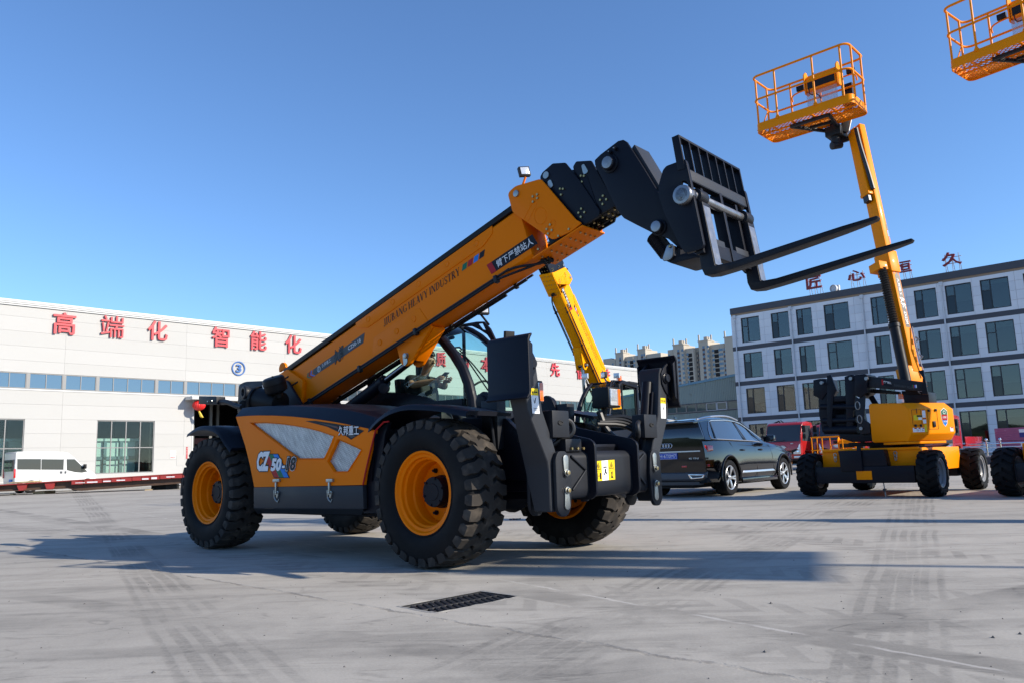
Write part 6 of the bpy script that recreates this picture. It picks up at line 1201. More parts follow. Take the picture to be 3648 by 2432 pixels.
    m.prism(W6((628, 110), (700, 88), (735, 100), (730, 290), (700, 640), (650, 640), (640, 320)), XZf, yv - .06, yv + .0); m.prism(W6((738, 95), (840, 86), (856, 98), (856, 262), (792, 316), (735, 288)), XZf, yv - .12, yv + .42); m.build('riser_link', NAVY, R, .012)
    m = MB(); m.prism(W6((735, 300), (770, 320), (835, 290), (825, 520), (880, 560), (885, 655), (785, 665), (755, 560), (735, 420)), XZf, yv - .10, yv - .05); m.prism(W6((860, 560), (990, 560), (1010, 640), (1035, 665), (880, 668)), XZf, yv - .02, yv + .4); m.build('riser_cheek', DARK, R, .012)
    m = MB(); m.prism(W6((372, 330), (735, 330), (790, 662), (402, 655)), XZf, yv + .30, yv + .42); m.prism(W6((560, 655), (1105, 640), (1110, 720), (700, 740), (580, 700)), XZf, yv - .02, yv + .5); m.prism(W6((470, 300), (640, 290), (640, 345), (480, 350)), XZf, yv - .02, yv + .1); m.prism(W6((480, 480), (640, 470), (660, 640), (500, 640)), XZf, yv + .06, yv + .1); m.build('riser_back_plate', NAVY, R, .008)
    m = MB(); 
    for (a, b), r in ((((385, 398), (740, 402)), .06), (((405, 535), (745, 525)), .06), (((425, 625), (760, 620)), .09)): p, q = W6(a, b); m.cyl((p[0], yv + .05, p[1]), (q[0], yv - .03, q[1]), r, 16)
    p, q = W6((835, 300), (1005, 540)); m.cyl((p[0], yv + .25, p[1]), (q[0], yv + .1, q[1]), .055, 16); m.build('cross_tube', NAVY, R)
    m = MB()
    for pz in ((765, 388), (785, 520)): p = W6(pz)[0]; m.tube([(p[0] + .045 * cos(t), yv - .105, p[1] + .08 * sin(t)) for t in [2 * pi * i / 20 for i in range(20)]], .012, 6, closed=True)
    for pz in ((850, 130), (800, 608), (420, 170), (700, 130)): p = W6(pz)[0]; m.cyl((p[0], yv - .14, p[1]), (p[0], yv - .08, p[1]), .035, 12)
    m.build('pin', STEEL, R)
    m = MB(); up = W6((858, 108), (1120, 128), (1390, 160), (1390, 250), (1100, 232), (858, 212)); m.prism(up, XZf, yv - .05, yv + .18); m.prism(W6((860, 222), (1100, 246), (1105, 275), (860, 262)), XZf, yv + .2, yv + .4); m.build('upper_arm', DARK, R, .008)
    m = MB(); P = lambda x, z, d=-.053: E(x, yv + d, z); d0 = W6((990, 190))[0]; d1 = W6((1085, 200))[0]; m.poly([P(d0[0], d0[1]), P(d1[0], d1[1] - .02), P(d1[0], d1[1] + .10), P(d0[0], d0[1] + .11)], 0); m.poly([P(d0[0], d0[1], -.055), P(d0[0] + .03, d0[1], -.055), P(d0[0] + .03, d0[1] + .11, -.055), P(d0[0], d0[1] + .11, -.055)], 3)
    xdA = E(d1[0] - d0[0], 0, d1[1] - d0[1] - .01); text(m, '臂下严禁站人', P(d0[0] + .035, d0[1] + .035, -.056), xdA, (0, 0, 1), .15, .05, .02, 0, 1, 0, 0); t0 = W6((1105, 208))[0]; text(m, 'JIUBANG HEAVY INDUSTRY', P(t0[0], t0[1]), xdA, (0, 0, 1), .40, .06, .02, 0, 2, 0, 0)
    for k, mi in enumerate((4, 3, 5, 1)): s0 = W6((1283 + k * 11, 218))[0]; m.poly([P(s0[0], s0[1]), P(s0[0] + .020, s0[1]), P(s0[0] + .020, s0[1] + .06), P(s0[0], s0[1] + .06)], mi)
    m.build('lettering', [INK, WHITE, GREYFILM, RED, GREEN, BLUE], R)
    m = MB(); m.prism(W6((1345, 55), (1395, 45), (1440, 280), (1380, 280), (1388, 120)), XZf, yv - .1, yv - .05); m.prism(W6((1150, 150), (1200, 150), (1320, 270), (1180, 275)), XZf, yv + .2, yv + .5); m.prism(W6((1130, 240), (1390, 250), (1400, 360), (1130, 380)), XZf, yv + .25, yv + .75); m.build('mast_foot', NAVY, R, .01)
    # main boom
    up_ = E(0, 0, 1); base = E(1.70 + so[0], 1.3 + so[1], 2.38); tip = E(bo[0] + 1.80, bo[1] + 1.35, bo[2] + .1); ax = (tip - base).normalized(); X_ = (rot @ E(1, 0, 0)); X_ = (X_ - ax * X_.dot(ax)).normalized(); Y_ = ax.cross(X_)
    Bm = lambda x, y, l: base + X_ * x + Y_ * y + ax * l; LB = (tip - base).length
    def bbox(mb, x0, x1, y0, y1, l0, l1, mi=0, k=1.): mb.hexa([Bm(x0, y0, l0), Bm(x1, y0, l0), Bm(x1, y1, l0), Bm(x0, y1, l0), Bm(x0 * k, y0 * k, l1), Bm(x1 * k, y0 * k, l1), Bm(x1 * k, y1 * k, l1), Bm(x0 * k, y1 * k, l1)], mi)
    lc = 2.55 if tilt == 0 else 2.55
    m = MB(); bbox(m, -.085, .10, -.17, .17, .0, lc); bbox(m, -.115, .13, -.20, .20, lc - .35, lc + .15); bo_ = m.build('main_boom', LIFTPAINT, R, .02, 2)
    m = MB(); bbox(m, -.07, .085, -.145, .145, lc, LB - .25); m.build('boom_extension', LIFTPAINT, R, .02, 2)
    m = MB(); bbox(m, -.20, -.085, -.10, .12, LB - 2.05, LB - .35); bbox(m, -.21, -.08, -.12, .13, LB - 2.1, LB - 2.03); m.build('jib_link', LIFTPAINT, R, .01); m = MB(); bbox(m, -.19, -.09, -.08, .08, LB - 2.25, LB - 2.1); m.tube(smooth3([Bm(-.18, -.12, LB - .4), Bm(-.19, -.14, LB - .9), Bm(-.14, -.16, LB - 1.5), Bm(-.09, -.15, LB - 2.0)]), .045, 8); m.build('hose', HOSE, R)
    m = MB(); pts = []; rs = []
    for i in range(49): l = .98 + (lc - .25 - .98) * i / 48; pts.append(Bm(-.24, -.08, l)); rs.append(.095 if i % 2 else .065)
    m.tube(pts, rs, 14); m.build('rod_bellows', HOSE, R, sharp=20); m = MB(); m.cyl(Bm(-.24, -.08, -.25), Bm(-.24, -.08, 1.0), .10, 20); m.cyl(Bm(-.24, -.08, .94), Bm(-.24, -.08, 1.02), .115, 20); m.build('lift_cylinder', BLACK, R); m = MB(); bbox(m, -.36, .05, -.15, .15, lc - .3, lc - .12); bbox(m, -.2, .2, -.16, .16, -.3, .12); m.build('boom_bracket', LIFTPAINT, R, .01)
    m = MB(); D_ = lambda x, l, d=-.173: Bm(x - .01, d, l)
    m.poly([D_(-.02, .95), D_(.085, .95), D_(.09, 2.12), D_(.035, 2.2), D_(-.02, 2.12)], 0)
    for k, mi in enumerate((3, 4)): m.poly([D_(-.05 - .0, 2.14 + .05 * k), D_(.035, 2.22 + .05 * k), D_(.10, 2.14 + .05 * k), D_(.10, 2.17 + .05 * k), D_(.035, 2.25 + .05 * k), D_(-.05, 2.17 + .05 * k)], mi)
    text(m, '久邦重工', D_(.00, 2.05, -.176), -ax, X_, .40, .06, .015, 0, 1, 0, 0); text(m, '久邦', D_(-.03, 1.62, -.176), -ax, X_, .26, .12, .03, 0, 1, 0, 0); text(m, 'ZX22M', D_(.0, 1.30, -.176), -ax, X_, .28, .06, .02, 0, 1, 0, 0)
    for k, mi in enumerate((4, 3, 5, 0)): m.poly([Bm(.05, -.148, lc + .2 + .16 * k), Bm(.086, -.148, lc + .2 + .16 * k), Bm(.086, -.148, lc + .34 + .16 * k), Bm(.05, -.148, lc + .34 + .16 * k)], mi); m.poly([Bm(.088, -.14, lc + .2 + .16 * k), Bm(.088, -.02, lc + .2 + .16 * k), Bm(.088, -.02, lc + .34 + .16 * k), Bm(.088, -.14, lc + .34 + .16 * k)], mi)
    m.build('boom_decal', [INK, WHITE, GREYFILM, RED, GREEN, BLUE], R)
    m = MB()
    for l, x in ((.25, .1), (.4, .06), (.62, .1)): m.tube([Bm(x, -.22, l), Bm(x + .03, -.26, l + .05), Bm(x, -.22, l + .1)], .02, 8)
    m.tube([Bm(.13, -.21, -.1), Bm(.05, -.24, .5), Bm(.1, -.2, .95)], .014, 6); m.build('hydraulic_fitting', STEEL, R)
    basket(R, *bo)
    return R
lift('boom lift with its cage raised over the office roof, beside the black car', Vector((5.88, 16.16, 0)), -43, (-.99, 1.0, 8.34), 0)
_w = ray(*B4(1640, 560)); b2 = CAM + _w * (15.4 / _w.y); o2 = Vector((8.45 + .12 * .7, 14.0, 0)); f2 = Frame(o2, -52); bl2 = f2.loc(b2)
lift('boom lift cut off by the right photo edge, its cage highest of all', o2, -52, (bl2.x, bl2.y, bl2.z + .06), 1, True, (1.15, .9))
o3 = Frame((5.88, 16.16, 0), -43).wld(9.5, -3.4); lift('boom lift standing outside the frame on the right', o3, -47, (-.9, 1.0, 8.2), 1)
# invented unseen mast, added to cast the soft shadow by the front wheels
FM = Frame((15.1, 1.75, 0), -20.5); MAST = thing('shadow_caster_mast', 'unseen slim mast with boxes, added on the right to cast a soft shadow', 'added shadow caster', FM.o, FM.h)
m = MB(); m.tube([(0, 0, 0), (0, 0, 8.6)], [.07, .045], 10); m.cyl((0, 0, 0), (0, 0, .03), .2, 12); m.build('pole', SKIRT, MAST)
m = MB(); m.box((-.5, -.9, 7.45), (.5, .9, 7.52)); m.beam((-.5, -.9, 8.0), (-.5, .9, 8.0), .06, .06); m.build('caster_frame', SKIRT, MAST)
for y in (-.62, -.02, .58):
    for z in (7.85, 8.35): m = MB(); m.box((-.35, y - .27, z - .2), (-.15, y + .27, z + .2)); m.build('caster_box', BLACK, MAST, .02)
# lowered cage of another lift, behind the first
LBK = Frame((5.88, 16.16, 0), -43); bx = LBK.on(D4(95, 555), y=19); PB = thing('lowered_platform', 'orange railed work cage lowered behind the boom lift, before the red trucks', 'work platform', LBK.wld(bx.x, 19), LBK.h)
basket(PB, 0, 0, bx.z - 1.29, 2.9, 1.0)
m = MB(); m.box((1.2, 1.0, .02), (1.6, 2.6, .3)); m.build('support_frame', DARK, PB)
# ------------------------------------------------------------------ black SUV
CARBLK = mat('car_black', (.0025, .0028, .004), .06, coat=.45, spec=.4); CARGLASS = mirror_glass('car_glass', (.025, .032, .04), .02, .2); CARTRIM = mat('car_grey_trim', (.055, .06, .07), .45); ALLOY = mat('alloy_silver', (.55, .56, .58), .28, metal=.8)
MATS['car_glass'].node_tree.nodes['Principled BSDF'].inputs['Coat Weight'].default_value = 1
def car_tyre(name, R, hw, rb):
    m = MB(); prof = [(rb, -hw * .85), (rb + .01, -hw * .95), (rb + (R - rb) * .5, -hw), (R - .02, -hw * .96), (R - .004, -hw * .8)]
    for y in (-.55, -.2, .2, .55): prof += [(R, hw * (y - .09)), (R - .008, hw * (y - .06)), (R - .008, hw * (y + .06)), (R, hw * (y + .09))]
    prof += [(R - .004, hw * .8), (R - .02, hw * .96), (rb + (R - rb) * .5, hw), (rb, hw * .85)]; m.lathe(prof, (0, 0, 0), (0, 1, 0), 56); return m.mesh(name, RUBBER, sharp=40)
def car_rim(name, rf, hw, spokes=5, mt=None):
    m = MB(); y = -hw * .86; m.lathe([(rf - .02, y + .02), (rf, y), (rf - .012, y - .006), (rf - .024, y + .012), (rf - .034, y + .10), (rf - .05, hw * .6), (.02, hw * .6)], (0, 0, 0), (0, 1, 0), 48, 1); m.lathe([(rf - .015, y + .004), (rf, y - .002), (rf - .01, y - .010), (rf - .026, y - .004), (rf - .03, y + .02)], (0, 0, 0), (0, 1, 0), 48, 0)
    for i in range(spokes):
        a = 2 * pi * i / spokes + .3
        for d in (-.14, .14):
            c0, c1 = (.05 * cos(a), y + .03, .05 * sin(a)), ((rf - .02) * cos(a + d), y + .004, (rf - .02) * sin(a + d)); m.beam(c0, c1, .045, .03, (0, -1, 0), 0, .038, .02)
    m.lathe([(.001, y - .002), (.045, y), (.06, y + .02), (.06, y + .06)], (0, 0, 0), (0, 1, 0), 20, 0); return m.mesh(name, [mt or ALLOY, HOLE], bevel=.003)
VO = Vector((4.04, 18.60, 0)); VF = Frame(VO, 50.5); SUV = thing('parked_car', 'glossy black SUV with chrome window trim and blue number plate, seen from behind', 'car', VO, VF.h)
bel = lambda x: 1.25 - .012 * (x + 1) - .012 * max(0, x) if x < 2.2 else 1.185 - (x - 2.2) * .105 - max(0, x - 3.4) ** 2 * .45
hwx = lambda x: .985 - max(0, -x - .3) ** 2 * .13 - max(0, x - 3.1) ** 2 * .14
m = MB(); loops = []
for x, lz in ((-1.04, .60), (-1.07, .5), (-1.05, .36), (-.95, .30), (-.6, .29), (-.2, .27), (.3, .25), (.9, .25), (1.6, .25), (2.3, .25), (2.9, .27), (3.3, .28), (3.7, .30), (3.95, .36), (4.06, .46)):
    xx = x; h = hwx(x); b = bel(x); top = b + .03
    if x == -1.07: pass
    half = [(.80 * h, lz), (.94 * h, lz + .03), (h - .012, .44), (h, .66), (h - .004, .92), (h - .022, 1.06 if b > 1.1 else b - .10), (h - .05, b - .05), (h - .10, b)]
    loops.append([(xx, -y, z) for y, z in half] + [(xx, -.4, top + .015), (xx, .4, top + .015)] + [(xx, y, z) for y, z in half[::-1]])
m.loft(loops[1:]); body = m.build('body', CARBLK, SUV, 0, sharp=25)
def cut(o, cyls):
    c = MB(); [c.cyl(p, q, r, 48) for p, q, r in cyls]; co = c.build('cutter', HOLE, o.parent, whole=True); md = o.modifiers.new('b', 'BOOLEAN'); md.operation = 'DIFFERENCE'; md.object = co; md.solver = 'EXACT'; bpy.context.view_layer.update()
    me = bpy.data.meshes.new_from_object(o.evaluated_get(bpy.context.evaluated_depsgraph_get())); o.modifiers.clear(); o.data = me; bpy.data.objects.remove(co); me.polygons.foreach_set('use_smooth', [True] * len(me.polygons)); me.set_sharp_from_angle(angle=radians(28))
cut(body, [((x, s * .55, .40), (x, s * 1.3, .40), .475) for x in (0, 3.16) for s in (-1, 1)])
m = MB(); loops = []
for x, zt_, yt, yb in ((-1.0, 1.30, .86, .885), (-.97, 1.50, .78, .89), (-.90, 1.63, .71, .893), (-.4, 1.685, .70, .895), (.3, 1.715, .70, .90), (.9, 1.70, .69, .90), (1.4, 1.64, .66, .895), (1.9, 1.42, .73, .885), (2.38, 1.19, .82, .86)):
    zb = bel(x) - .01; loops.append([(x, -yb, zb), (x, -yt, zt_), (x, -yt + .10, zt_ + .035), (x, yt - .10, zt_ + .035), (x, yt, zt_), (x, yb, zb)])
m.loft(loops); gh = m.build('greenhouse', CARGLASS, SUV, 0, sharp=25)
def side(x, f):   # point on the side glass, f 0 belt .. 1 roof edge
    for (xa, A), (xb, B) in zip([(l[0][0], l) for l in loops], [(l[0][0], l) for l in loops][1:]):
        if xa <= x <= xb:
            t = (x - xa) / (xb - xa); p = Vector(A[0]).lerp(Vector(B[0]), t); q = Vector(A[1]).lerp(Vector(B[1]), t); return p.lerp(q, f)
m = MB(); rt = [[(l[0][0], l[1][1] - .006, l[1][2] - .05), (l[0][0], l[1][1] - .008, l[1][2] + .006), (l[0][0], l[2][1], l[2][2] + .012), (l[0][0], l[3][1], l[3][2] + .012), (l[0][0], l[4][1] + .008, l[4][2] + .006), (l[0][0], l[4][1] + .006, l[4][2] - .05)] for l in loops[2:7]]
m.grid(rt); m.hexa([(-1.10, -.70, 1.60), (-.88, -.71, 1.61), (-.88, .71, 1.61), (-1.10, .70, 1.60), (-1.12, -.69, 1.635), (-.88, -.71, 1.665), (-.88, .71, 1.665), (-1.12, .69, 1.635)]); m.build('roof', CARBLK, SUV, .006, sharp=25)
m = MB()
for s in (-1, 1):
    P = lambda x, f, d=.008: (lambda v: (v.x, (v.y - d) * (1 if s < 0 else -1), v.z))(side(x, f))
    m.poly([P(-.99, .05), P(-.70, .05), P(-.60, .6), P(-.42, .98), P(-.85, .98), P(-.93, .6)]); m.poly([P(1.55, .97), P(1.44, .97), P(2.05, .05), P(2.36, .05)]); m.tube([P(1.40, 1.0, .0), P(1.9, 1.0, .0), P(2.36, .95, .0)], .035, 6)
m.build('pillar', CARBLK, SUV)
m = MB()
for s in (-1, 1):
    P = lambda x, f, d=.012: (lambda v: (v.x, (v.y - d) * (1 if s < 0 else -1), v.z))(side(x, f))
    for xa, xb in ((-.36, -.33), (.86, .92)): m.poly([P(xb + .25 if xa > 0 else xb - .12, .03), P(xa + .20 if xa > 0 else xa - .16, .03), P(xa, .95), P(xb, .95)])
    m.poly([P(1.92, .04), P(1.97, .04), P(1.60, .75), P(1.57, .78)])
m.build('window_divider', BLACK, SUV)
m = MB()
for s in (-1, 1):
    P = lambda x, f, d=.014: (lambda v: (v.x, (v.y - d) * (1 if s < 0 else -1), v.z))(side(x, f))
    m.tube([P(2.30, .05), P(1.5, .04), P(.5, .03), P(-.5, .04), P(-.68, .06), P(-.70, .2), P(-.62, .6), P(-.46, .90), P(-.30, .96), P(.4, .96), P(.95, .955), P(1.35, .95), P(1.8, .95), P(2.2, .9)], .012, 6, mi=0)
    m.tube(smooth3([(-.95, s * .70, 1.68), (-.55, s * .73, 1.745), (.2, s * .735, 1.785), (.7, s * .72, 1.775), (1.15, s * .70, 1.70)]), .022, 8, mi=0)
m.build('chrome_trim', ALLOY, SUV)
m = MB()
for s in (-1, 1):
    for x in (0, 3.16): m.tube([(x + .485 * cos(t), s * (hwx(x + .3 * cos(t)) + .002), .40 + .485 * sin(t)) for t in [radians(-8 + 196 * i / 22) for i in range(23)]], .022, 6)
    m.box((.55, s * .985 - .02, .27), (2.6, s * .985 + .02, .36)); 
m.build('arch_trim', CARBLK, SUV, .004)
m = MB()
for s in (-1, 1): m.hexa([(.62, s * .975, .47), (2.52, s * .975, .47), (2.50, s * 1.004, .48), (.72, s * 1.004, .48), (.66, s * .975, .53), (2.42, s * .975, .53), (2.40, s * 1.0, .525), (.76, s * 1.0, .525)])
m.build('side_blade', ALLOY, SUV, .005)
m = MB()
for s in (-1, 1):
    for a in ([(1.36, 1.20), (1.44, .95), (1.47, .55), (1.44, .36)], [(.12, 1.18), (.30, .98), (.52, .62), (.56, .40)], [(2.28, 1.14), (2.42, .9), (2.50, .5), (2.47, .36)], [(-.88, 1.12), (.8, 1.115), (2.2, 1.06), (3.3, .93)]): m.tube([(x, s * (hwx(x) - (.002 if z < .95 else (.010 + (z - .95) * .14))), z) for x, z in a], .004, 5)
m.build('panel_gap', HOLE, SUV)
m = MB()
for s in (-1, 1):
    for x in (.62, 1.66): m.tube(smooth3([(x - .02, s * .97, 1.00), (x + .02, s * 1.005, 1.005), (x + .16, s * 1.005, 1.0), (x + .20, s * .97, .995)]), .016, 6)
m.build('door_handle', CARBLK, SUV)
m = MB()
for s in (-1, 1): m.loft([[(2.08, s * .93, 1.20), (2.20, s * .93, 1.20), (2.20, s * .93, 1.30), (2.08, s * .93, 1.30)], [(2.04, s * 1.03, 1.17), (2.26, s * 1.03, 1.18), (2.24, s * 1.03, 1.35), (2.06, s * 1.03, 1.35)], [(2.06, s * 1.20, 1.20), (2.24, s * 1.19, 1.21), (2.22, s * 1.19, 1.33), (2.08, s * 1.20, 1.34)]])
m.build('wing_mirror', CARBLK, SUV, .02)
m = MB()
for s in (-1, 1): m.loft([[(-1.055, s * .36, 1.055), (-1.055, s * .36, 1.065), (-1.03, s * .36, 1.065), (-1.03, s * .36, 1.055)], [(-1.065, s * .62, 1.01), (-1.065, s * .62, 1.10), (-1.0, s * .62, 1.10), (-1.0, s * .62, 1.01)], [(-1.03, s * .90, .97), (-1.02, s * .89, 1.115), (-.9, s * .88, 1.115), (-.9, s * .90, .97)], [(-.78, s * .962, 1.0), (-.76, s * .955, 1.11), (-.74, s * .93, 1.10), (-.74, s * .93, 1.0)]])
for s in (-1, 1): m.hexa([(-1.085, s * .34, .655), (-1.0, s * .97, .66), (-.95, s * .93, .66), (-1.0, s * .34, .655), (-1.085, s * .34, .69), (-1.0, s * .97, .71), (-.95, s * .93, .71), (-1.0, s * .34, .69)])
m.build('tail_light', REDLENS, SUV, .006)
m = MB(); m.box((-1.085, -.80, .985), (-1.04, .80, 1.01)); 
for k in range(4): m.tube([(-1.085, .115 - .068 * k + .047 * cos(t), 1.135 + .047 * sin(t)) for t in [2 * pi * i / 20 for i in range(20)]], .008, 5, closed=True)
m.build('chrome_badge', ALLOY, SUV)
m = MB(); m.box((-1.10, -.25, .84), (-1.072, .25, .975), 0); Yd, Zd = (0, -1, 0), (0, 0, 1); X = -1.101
text(m, '鲁', (X, .235, .868), Yd, Zd, .05, .078, .01, 0, 1, 0, .001); text(m, 'H·6T0M7', (X, .175, .868), Yd, Zd, .40, .078, .0, 0, 1, 0, .001)
for a, b, c, d in ((-.24, .24, .846, .850), (-.24, .24, .965, .969), (-.244, -.24, .846, .969), (.24, .244, .846, .969)): m.box((X - .001, a, c), (X, b, d), 1)
m.build('number_plate', [mat('plate_blue', (.012, .06, .42), .4), WHITE], SUV)
m = MB(); text(m, '45 TFSI', (-1.088, -.52, .825), Yd, Zd, .24, .035, .01, 0, 0, 0, .001); m.build('badge_lettering', ALLOY, SUV)
m = MB(); m.loft([[(-1.09, s, a), (-1.13, s, b), (-1.12, s, c), (-1.03, s, d)] for s, a, b, c, d in ((-.93, .42, .45, .52, .56), (-.60, .36, .40, .53, .56), (.60, .36, .40, .53, .56), (.93, .42, .45, .52, .56))]); m.box((-1.02, -.7, .27), (-.8, .7, .36)); m.build('bumper_valance', CARTRIM, SUV, .01)
m = MB()
for s in (-1, 1): m.prism(fillet([(-.14, -.05), (.16, -.03), (.20, .04), (-.20, .05)], .03), lambda a, b, d: (-1.10 - d, s * (.70 + a), .455 + b), 0, .035, holes=[fillet([(-.10, -.03), (.13, -.015), (.16, .025), (-.15, .033)], .02)])
m.build('exhaust_trim', CHROME, SUV, .004)
m = MB(); m.loft([[(-.66, -.01, 1.72), (-.5, -.01, 1.73), (-.5, .01, 1.73), (-.66, .01, 1.72)], [(-.64, -.006, 1.80), (-.60, -.006, 1.80), (-.60, .006, 1.80), (-.64, .006, 1.80)]]); m.build('roof_antenna', CARBLK, SUV, .004)
m = MB(); m.tube([(-1.02, .1, 1.27), (-1.025, -.2, 1.29), (-1.02, -.5, 1.29)], .012, 6); m.build('rear_wiper', BLACK, SUV)
m = MB(); m.box((3.90, -.55, .45), (4.085, .55, .80)); m.build('front_grille', BLACK, SUV, .02)
m = MB(); [m.box((-.9, -.5, .2), (3.8, .5, .3)) for _ in (0,)]; m.build('underbody', HOLE, SUV)
TYC = car_tyre('car_tyre', .395, .138, .272); RIC = car_rim('car_rim', .272, .138)
for x in (0, 3.16):
    for s in (-1, 1): w = obj('wheel', RIC, SUV, (x, s * .845, .395), 0 if s < 0 else pi); w.rotation_euler = (0, .35 + x, 0 if s < 0 else pi); obj('tyre', TYC, w)

# ------------------------------------------------------------------ red lorries
TRED = mat('lorry_red', (.36, .012, .012), .25, coat=.7, var=.05); TGL = mirror_glass('lorry_glass', (.05, .06, .07), .03, .2)
TYT = car_tyre('lorry_tyre', .40, .11, .26); RIT = car_rim('lorry_rim', .26, .11, 5, mat('lorry_wheel_grey', (.2, .2, .2), .5))
def lorry(label, p, deg=-43):
    f = Frame(p, deg); R = thing('red_lorry', label, 'lorry', p, f.h, 'red lorries parked in front of the office'); Wd = 1.95
    m = MB(); prof = [(.0, .55), (-.02, 1.0), (.0, 1.45), (.10, 1.72), (.34, 2.36), (.52, 2.50), (1.0, 2.54), (1.62, 2.48), (1.70, 2.2), (1.70, .85), (1.35, .85), (1.3, 1.0), (.5, 1.0), (.45, .55)]
    m.prism(prof, lambda a, b, d: (d, a, b), 0, Wd); cb = m.build('cab', TRED, R, .05, 3, 40)
    m = MB(); m.grid([[(x, a - .006 - .03 * (1 - ((x - Wd / 2) / (Wd / 2)) ** 2), b) for x in [.06 + (Wd - .12) * i / 8 for i in range(9)]] for a, b in ((.022, 1.50), (.095, 1.72), (.335, 2.36))]); m.build('windscreen', TGL, R)
    m = MB()
    for x in (-.006, Wd + .006): m.poly([(x, .22, 1.52), (x, 1.35, 1.48), (x, 1.35, 2.32), (x, .52, 2.32), (x, .42, 2.2)])
    m.build('side_window', TGL, R); m = MB()
    m.prism([(.25, 1.12), (.6, 1.02), (1.35, 1.02), (1.7, 1.12), (1.75, .98), (1.5, .84), (.45, .84), (.2, .98)], lambda a, b, d: (a, d, b), -.035, .03); m.box((.05, -.04, .50), (1.9, .1, .60)); m.build('grille', BLACK, R, .01)
    for s, x in ((1, 0), (-1, Wd)):
        m = MB(); l = [(.04, 1.36), (.10, 1.30), (.16, 1.06), (.42, .92), (.40, .84), (.04, .84)]; m.prism([(x + s * a, b) for a, b in l], lambda a, b, d: (a, d, b), -.05, .02, mi=0); m.cyl((x + s * .15, -.052, .94), (x + s * .15, -.07, .94), .07, 14, mi=1); m.cyl((x + s * .12, -.052, 1.12), (x + s * .12, -.07, 1.12), .05, 14, mi=1); m.build('headlamp', [LENS, CHROME], R, .006)
        m = MB(); m.box((min(x, x + s * .4) , -.045, .64), (max(x, x + s * .4), -.02, .74)); m.build('fog_lamp', LENS, R, .01)
        m = MB(); xx = x - s * .17; m.tube([(x, .3, 2.35), (xx, .12, 2.30), (xx, .1, 1.5)], .018, 6); m.box((xx - .09, .08, 1.95), (xx + .09, .14, 2.30)); m.box((xx - .08, .08, 1.62), (xx + .08, .14, 1.86)); m.build('mirror', BLACK, R, .02)
    m = MB(); m.prism([(.78, 1.22), (.975, 1.28), (1.17, 1.22), (1.17, 1.19), (.975, 1.13), (.78, 1.19)], lambda a, b, d: (a, d, b), -.05, -.02); m.grid([[(.975 + r * 1.5 * cos(t), -.055, 1.205 + r * sin(t)) for t in [2 * pi * i / 24 for i in range(24)]] for r in (.085, .1)], 0, True); m.build('badge', ALLOY, R)
    m = MB(); text(m, 'M3', (1.42, -.028, 1.36), (1, 0, 0), (0, 0, 1), .14, .06, .02, 0, 0, 0, .002); m.build('badge_lettering', ALLOY, R)
    m = MB(); m.tube([(.5, .01, 1.56), (1.0, -.01, 1.53), (1.1, -.01, 1.6)], .012, 6); m.build('wiper', BLACK, R)
    m = MB(); m.box((.55, .3, .55), (.75, 6.0, .80)); m.box((1.2, .3, .55), (1.4, 6.0, .80)); m.box((.2, .9, .45), (1.75, 1.5, .9)); m.cyl((.2, .95, .40), (1.75, .95, .40), .07, 10); m.cyl((.2, 4.6, .40), (1.75, 4.6, .40), .07, 10); m.build('chassis', BLACK, R)
    m = MB(); m.box((.02, 2.3, .95), (1.93, 5.9, 1.02)); m.box((.0, 2.3, 1.021), (.04, 5.9, 1.45)); m.box((1.91, 2.3, 1.021), (1.95, 5.9, 1.45)); m.build('load_bed', TRED, R, .01)
    m = MB(); m.box((.4, 1.8, .9), (1.5, 2.25, 1.5)); m.tube([(.3, 2.0, 1.4), (.2, 1.9, 2.4), (.0, 1.9, 2.66), (-.25, 1.8, 2.55)], .05, 8); m.tube([(.5, 2.1, 1.4), (.35, 2.0, 2.5), (.05, 2.0, 2.7)], .03, 6); m.build('loader_crane', BLACK, R)
    for y in (.95, 4.6):
        for s, x in ((1, .13), (-1, Wd - .13)): w = obj('wheel', RIT, R, (x, y, .40), -pi / 2 if s > 0 else pi / 2); obj('tyre', TYT, w)
    return R
def at_depth(px, d): w = ray(*px); p = CAM + w * (d / w.y); p.z = 0; return p
lorry('red lorry nearest the black car, its whole cab front showing', at_depth(D2(140, 300), 42.8)); lorry('red lorry mostly hidden, second from the black car', at_depth(D2(1148, 300), 47.5)); lorry('red lorry behind the lowered orange cage', at_depth(D2(1378, 300), 42.0)); lorry('red lorry behind the boom lift engine cover', at_depth(D4(1560, 600), 41.0))

# ------------------------------------------------------------------ white minibus
VP_ = at_depth(E1(172, 500), 48.6); VNF = Frame(VP_, 50); VAN = thing('parked_van', 'white high-roof minibus with dark windows parked before the hall', 'van', VP_, VNF.h)
VWHITE = mat('van_white', (.62, .62, .61), .3, coat=.4, var=.04); VG = mirror_glass('van_glass', (.045, .05, .052), .03, .25)
vo = lambda *l: [(v.x, v.z) for v in [VNF.on(E1(*p), y=0) for p in l]]
VW = 1.95; XZv = lambda a, b, d: (a, d, b)
pr = vo((172, 500), (178, 330), (192, 175), (205, 157), (420, 154), (760, 160), (820, 172), (900, 235), (1020, 345), (1090, 385), (1145, 420), (1157, 460), (1155, 540), (1100, 560)); pr = [(a, max(b, .34)) for a, b in pr] + [(pr[-1][0], .34), (.05, .34)]
m = MB(); m.prism(pr, XZv, 0, VW); vb = m.build('body', VWHITE, VAN, .07, 3, 40)
fw = VNF.on(E1(1000, 500), y=0).x + .25; rw = VNF.on(E1(375, 500), y=0).x
cut(vb, [((x, -.3, .36), (x, .4, .36), .42) for x in (rw, fw)] + [((x, VW - .4, .36), (x, VW + .3, .36), .42) for x in (rw, fw)])
